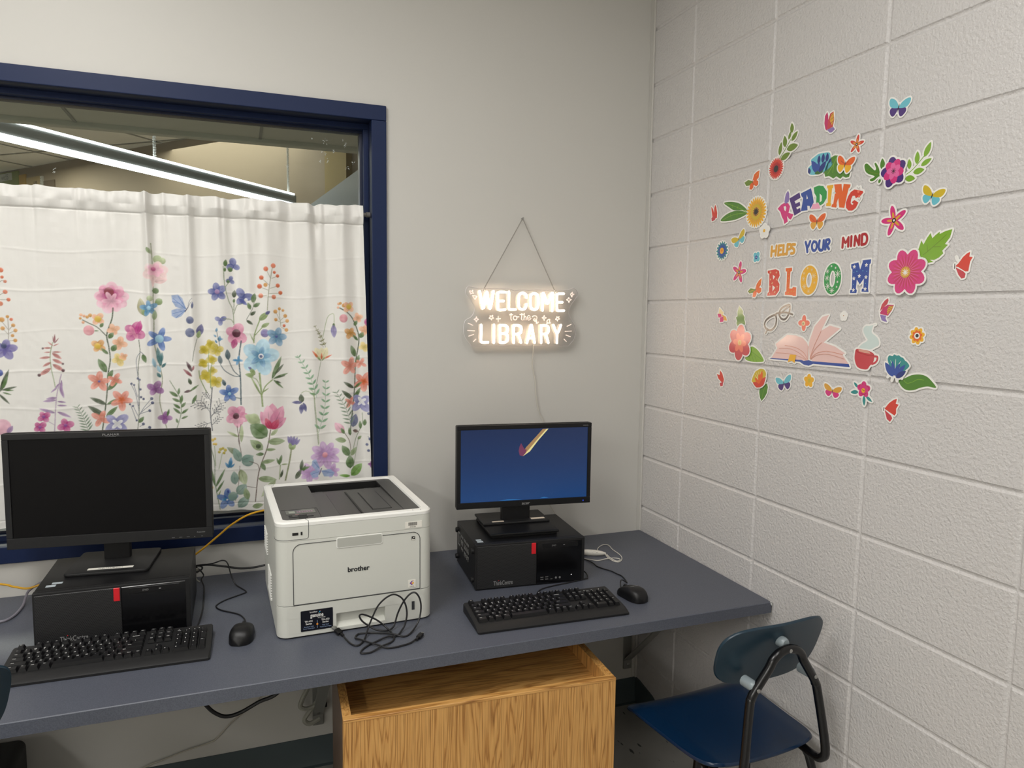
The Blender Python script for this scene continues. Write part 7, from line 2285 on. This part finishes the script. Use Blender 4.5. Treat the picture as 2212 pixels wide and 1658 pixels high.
def dab(poly, col, alpha=.92, base=None, tip=None, fade=.0):
    """lay one transparent brush shape on the cloth"""
    poly = [(p[0] + SHIFT, p[1]) for p in poly]
    if base is not None:
        base, tip = (base[0] + SHIFT, base[1]), (tip[0] + SHIFT, tip[1])
    q = np.array(poly)
    x0, x1, z0, z1 = q[:, 0].min(), q[:, 0].max(), q[:, 1].min(), q[:, 1].max()
    j0, j1 = int((z0 / 1000 - GZ0) / ST) - 1, int((z1 / 1000 - GZ0) / ST) + 3
    i0, i1 = int((x0 / 1000 - GX0 - 2.3) / ST) - 4, int((x1 / 1000 - GX0 - 2.3) / ST) + 22
    j0, j1, i0, i1 = max(0, j0), min(NZ, j1), max(0, i0), min(NX, i1)
    if j1 - j0 < 1 or i1 - i0 < 1:
        return
    X, Z = XM[j0:j1, i0:i1], ZM[j0:j1, i0:i1]
    m = np.zeros(X.shape)
    for dx in (-.55, 0, .55):
        for dz in (-.55, 0, .55):
            m += inside(poly, X + dx, Z + dz)
    m /= 9
    w_ = WASH[j0:j1, i0:i1]
    c = np.zeros(X.shape + (3,)) + np.array(col)
    if base is not None:
        d = np.array(tip) - np.array(base)
        t = np.clip(((X - base[0]) * d[0] + (Z - base[1]) * d[1]) / max(1e-6, (d ** 2).sum()), 0, 1)
        k = (.78 + fade * t)[..., None]
        c = c * np.minimum(k, 1) + np.maximum(k - 1, 0) * .8
    c = c * (.82 + .36 * w_[..., None]) + .10 * (w_[..., None] > .55) * (w_[..., None] - .55)
    a = (m * (alpha - .22 * (w_ - .5)))[..., None]
    cloth[j0:j1, i0:i1] = cloth[j0:j1, i0:i1] * (1 - a) + np.clip(c, 0, 1) * a


def paint(line):
    f = line.split()
    k, col = f[0], lin(CC[f[1]])
    a = [float(q) for q in f[2:]]
    if k == 'D':
        dab(ell(a[0], a[1], a[2], a[2] * 1.05, 18), col, .92, (a[0], a[1] - a[2]), (a[0], a[1] + a[2]), .4)
    elif k == 'L':
        dab(leafp(a[0], a[1], a[2], a[3], a[4], 8), col, .92, (a[0], a[1]), (a[2], a[3]), .42)
        dx, dz = a[2] - a[0], a[3] - a[1]
        if a[4] > .2 and math.hypot(dx, dz) > 14:
            dab(leafp(a[0], a[1], a[0] + dx * .85, a[1] + dz * .85, .05, 4), [v * .55 for v in col], .6)
    elif k == 'F':
        n = int(a[3])
        rng = random.Random(int(a[0]))
        for q in range(n):
            an = rad(a[4]) + 2 * PI * (q + rng.uniform(-.08, .08)) / n
            R = a[2] * rng.uniform(.9, 1.08)
            m = R * .5
            e = ell(a[0] + m * math.cos(an), a[1] + m * math.sin(an), R * .54, R * a[5] / 2, 16, an)
            dab(e, col, .85, (a[0], a[1]), (a[0] + R * math.cos(an), a[1] + R * math.sin(an)), .44)
            if a[2] > 11:
                dab(leafp(a[0], a[1], a[0] + .8 * R * math.cos(an), a[1] + .8 * R * math.sin(an), .10, 4), [v * .6 for v in col], .35)
    elif k == 'P':
        dab(list(zip(a[0::2], a[1::2])), col, .9)
    elif k == 'S':
        h = max(a[0], 1.3) / 2
        pts = spline([(x, z, 0) for x, z in zip(a[1::2], a[2::2])], 6)
        l, r = [], []
        for i, p in enumerate(pts):
            t = (pts[min(len(pts) - 1, i + 1)] - pts[max(0, i - 1)])
            if t.length < 1e-6:
                continue
            t.normalize()
            l.append((p.x - t.y * h, p.y + t.x * h))
            r.append((p.x + t.y * h, p.y - t.x * h))
        if len(l) > 1:
            for i in range(len(l) - 1):
                dab([l[i], l[i + 1], r[i + 1], r[i]], col, .9)
    elif k == 'N':                                 # stem with paired leaflets
        x0, z0, x1, z1, n, ln = a
        paint('S %s 1.4 %g %g %g %g %g %g' % (f[1], x0, z0, (x0 + x1) / 2 + (z1 - z0) * .06, (z0 + z1) / 2, x1, z1))
        an = math.atan2(z1 - z0, x1 - x0)
        for q in range(int(n)):
            t = (q + .6) / n
            cx_, cz_ = x0 + (x1 - x0) * t + (z1 - z0) * .24 * t * (1 - t), z0 + (z1 - z0) * t
            s = ln * (1 - .45 * t)
            for sg_ in (1, -1):
                b_ = an + sg_ * .95
                dab(leafp(cx_, cz_, cx_ + s * math.cos(b_), cz_ + s * math.sin(b_), .34 if f[1] != 'fern' else .2, 6), col, .92, (cx_, cz_), (cx_ + s * math.cos(b_), cz_ + s * math.sin(b_)), .4)
    elif k == 'W':                                 # twig with side shoots
        x0, z0, x1, z1 = a
        paint('S %s 1.5 %g %g %g %g' % (f[1], x0, z0, x1, z1))
        an, L = math.atan2(z1 - z0, x1 - x0), math.hypot(x1 - x0, z1 - z0)
        for q in range(4):
            t = .3 + .23 * q
            px, pz = x0 + (x1 - x0) * t, z0 + (z1 - z0) * t
            for sg_ in (1, -1):
                b_ = an + sg_ * .8
                ex, ez = px + L * .3 * math.cos(b_), pz + L * .3 * math.sin(b_)
                paint('S %s 1.2 %g %g %g %g' % (f[1], px, pz, ex, ez))
                dab(ell(ex, ez, 1.7, 1.7, 8), col)


SHIFT = 0.0
for SHIFT in (0.0, -1222.0):                       # the print repeats along the cloth
    for ln_ in PRINT.splitlines():
        paint(ln_)

# folds of the cloth
gs_ = lambda x0, s: np.exp(-((Xg - x0) / s) ** 2)
t_ = np.clip((1.865 - Zg) / .9, 0, 1)              # 0 at the seam, 1 at the hem
Y = np.full(Xg.shape, .014)
for x0, s, am, sl_ in ((-1.745, .010, -.011, .0), (-1.722, .022, .006, .0), (-1.632, .014, -.009, .012), (-1.60, .03, .006, .01), (-1.545, .024, -.006, .0), (-1.50, .02, .005, .0), (-1.462, .016, -.006, .01),
                       (-1.40, .026, -.006, 0), (-1.335, .03, .006, .0), (-1.275, .022, -.006, .015), (-1.215, .024, .006, .01), (-1.165, .018, -.007, .01), (-1.12, .016, .006, .02), (-1.092, .010, -.006, .02),
                       (-2.45, .03, .006, 0), (-2.6, .02, -.008, .01), (-2.75, .03, .006, 0), (-2.9, .02, -.008, 0), (-3.05, .03, .006, .01), (-3.2, .02, -.008, 0), (-2.02, .05, -.006, .0), (-1.90, .06, -.004, 0), (-2.2, .05, -.006, 0), (-1.80, .03, .003, 0)):
    Y += 1.9 * am * np.exp(-((Xg - x0 - sl_ * t_) / (s * (1 + .5 * t_))) ** 2) * (1 - .35 * t_)
for x0, am in ((-2.085, .0014), (-1.917, .0012), (-1.362, .0016), (-1.24, .0008)):    # packing creases
    Y += am * np.clip(1 - np.abs(Xg - x0) / .05, 0, 1)
for z0, sl_, am in ((1.745, .01, .0010), (1.625, -.01, .0014), (1.505, .0, .0009), (1.398, .04, .0014), (1.285, .02, .0010), (1.17, -.02, .0012), (1.06, .01, .0012)):
    Y -= am * np.exp(-((Zg - z0 - sl_ * (Xg + 1.7) - .006 * np.sin(Xg * 17 + z0 * 40)) / .0035) ** 2) * (.4 + .6 * lownoise((NZ, NX), 90))
# rod pocket: tight gathers round the rod, dying out below the seam
ga = np.zeros(NX)
for k in range(105):
    x0 = rs.uniform(-3.33, -1.09)
    dens = 1.0 if x0 > -1.86 else .45
    ga += dens * rs.uniform(-1, 1) * np.exp(-((GX0 + U_ * 2.24 - x0) / rs.uniform(.006, .016)) ** 2)
fade = np.where(Zg > 1.862, 1.0, np.exp(-(1.862 - Zg) / .075))
Y += -.0105 * ga[None, :] * fade
hp = np.clip((Zg - 1.862) / (1.932 - 1.862), 0, 1)
Y -= .012 * np.sin(PI * hp) ** .7
wr = lownoise((NZ, NX), 16) - .5
Y += .015 * wr * np.exp(-((Zg - 1.885) / .030) ** 2)
Y += .0022 * np.exp(-((Zg - 1.862) / .0022) ** 2)   # stitched seam
Y += .0012 * np.exp(-((Zg - .945) / .002) ** 2)
Y += .006 * (lownoise((NZ, NX), 70) - .5) * np.clip(t_ * 1.3, 0, 1)
Y += .0008 * (lownoise((NZ, NX), 9) - .5)
Zo = Zg + np.where(Zg > 1.90, (.004 * ga[None, :] * (Zg - 1.90) / .03), 0)
# the cloth ends at a ruffled top edge and a slightly rising hem
top = 1.9235 + .0035 * np.sin(Xg * 55) * .5 + .0028 * ga[None, :]
Zo = np.minimum(Zo, top + .0004 * (Zg - 1.92) * 100)
Zo = np.maximum(Zo, (.921 + .010 * (Xg + 1.58) * (Xg > -1.6) + .003 * np.sin(Xg * 23)))
V = np.stack([Xg, Y, Zo], -1).reshape(-1, 3).astype(np.float32)
idx = np.arange(NX * NZ).reshape(NZ, NX)
Q = np.stack([idx[:-1, :-1], idx[:-1, 1:], idx[1:, 1:], idx[1:, :-1]], -1).reshape(-1, 4)
me = bpy.data.meshes.new('curtain')
me.vertices.add(len(V))
me.vertices.foreach_set('co', V.ravel())
me.loops.add(Q.size)
me.loops.foreach_set('vertex_index', Q.ravel().astype(np.int32))
me.polygons.add(len(Q))
me.polygons.foreach_set('loop_start', (np.arange(len(Q)) * 4).astype(np.int32))
me.polygons.foreach_set('loop_total', np.full(len(Q), 4, np.int32))
me.polygons.foreach_set('use_smooth', np.ones(len(Q), bool))
me.update(calc_edges=True)
ca = me.color_attributes.new('print', 'FLOAT_COLOR', 'POINT')
ca.data.foreach_set('color', np.concatenate([cloth, np.ones((NZ, NX, 1))], -1).astype(np.float32).ravel())
m = bpy.data.materials.new('printed_cloth')
m.use_nodes = True
nt = m.node_tree
bs = nt.nodes['Principled BSDF']
at = nt.nodes.new('ShaderNodeAttribute')
at.attribute_name = 'print'
nt.links.new(at.outputs['Color'], bs.inputs['Base Color'])
bs.inputs['Roughness'].default_value = .5
bs.inputs['Sheen Weight'].default_value = .15
tl, mx = nt.nodes.new('ShaderNodeBsdfTranslucent'), nt.nodes.new('ShaderNodeMixShader')
nt.links.new(at.outputs['Color'], tl.inputs[0])
mx.inputs[0].default_value = .12
nt.links.new(bs.outputs[0], mx.inputs[1])
nt.links.new(tl.outputs[0], mx.inputs[2])
nt.links.new(mx.outputs[0], nt.nodes['Material Output'].inputs[0])
me.materials.append(m)
co = bpy.data.objects.new('curtain', me)
COL.objects.link(co)
tag(co, 'white half curtain printed with watercolour wild flowers, gathered on a rod in the window', 'curtain')
t = thing('curtain_rod', 'grey tension rod holding the flowered curtain across the window', 'rod')
MB().tube([(-3.345, .031, 1.9), (-1.075, .031, 1.9)], .0065, 12).build('rod', mat('rod_grey', '8e8a86', .4), t)
MB().lathe([(.009, 0), (.009, .012), (.0075, .014)], (0, 0, 0), 12, 0, Matrix.Translation((-1.0675, .031, 1.9)) @ Matrix.Rotation(-PI / 2, 4, 'Y')).build('end_cap', mat('rod_cap', '77736f', .5), t)
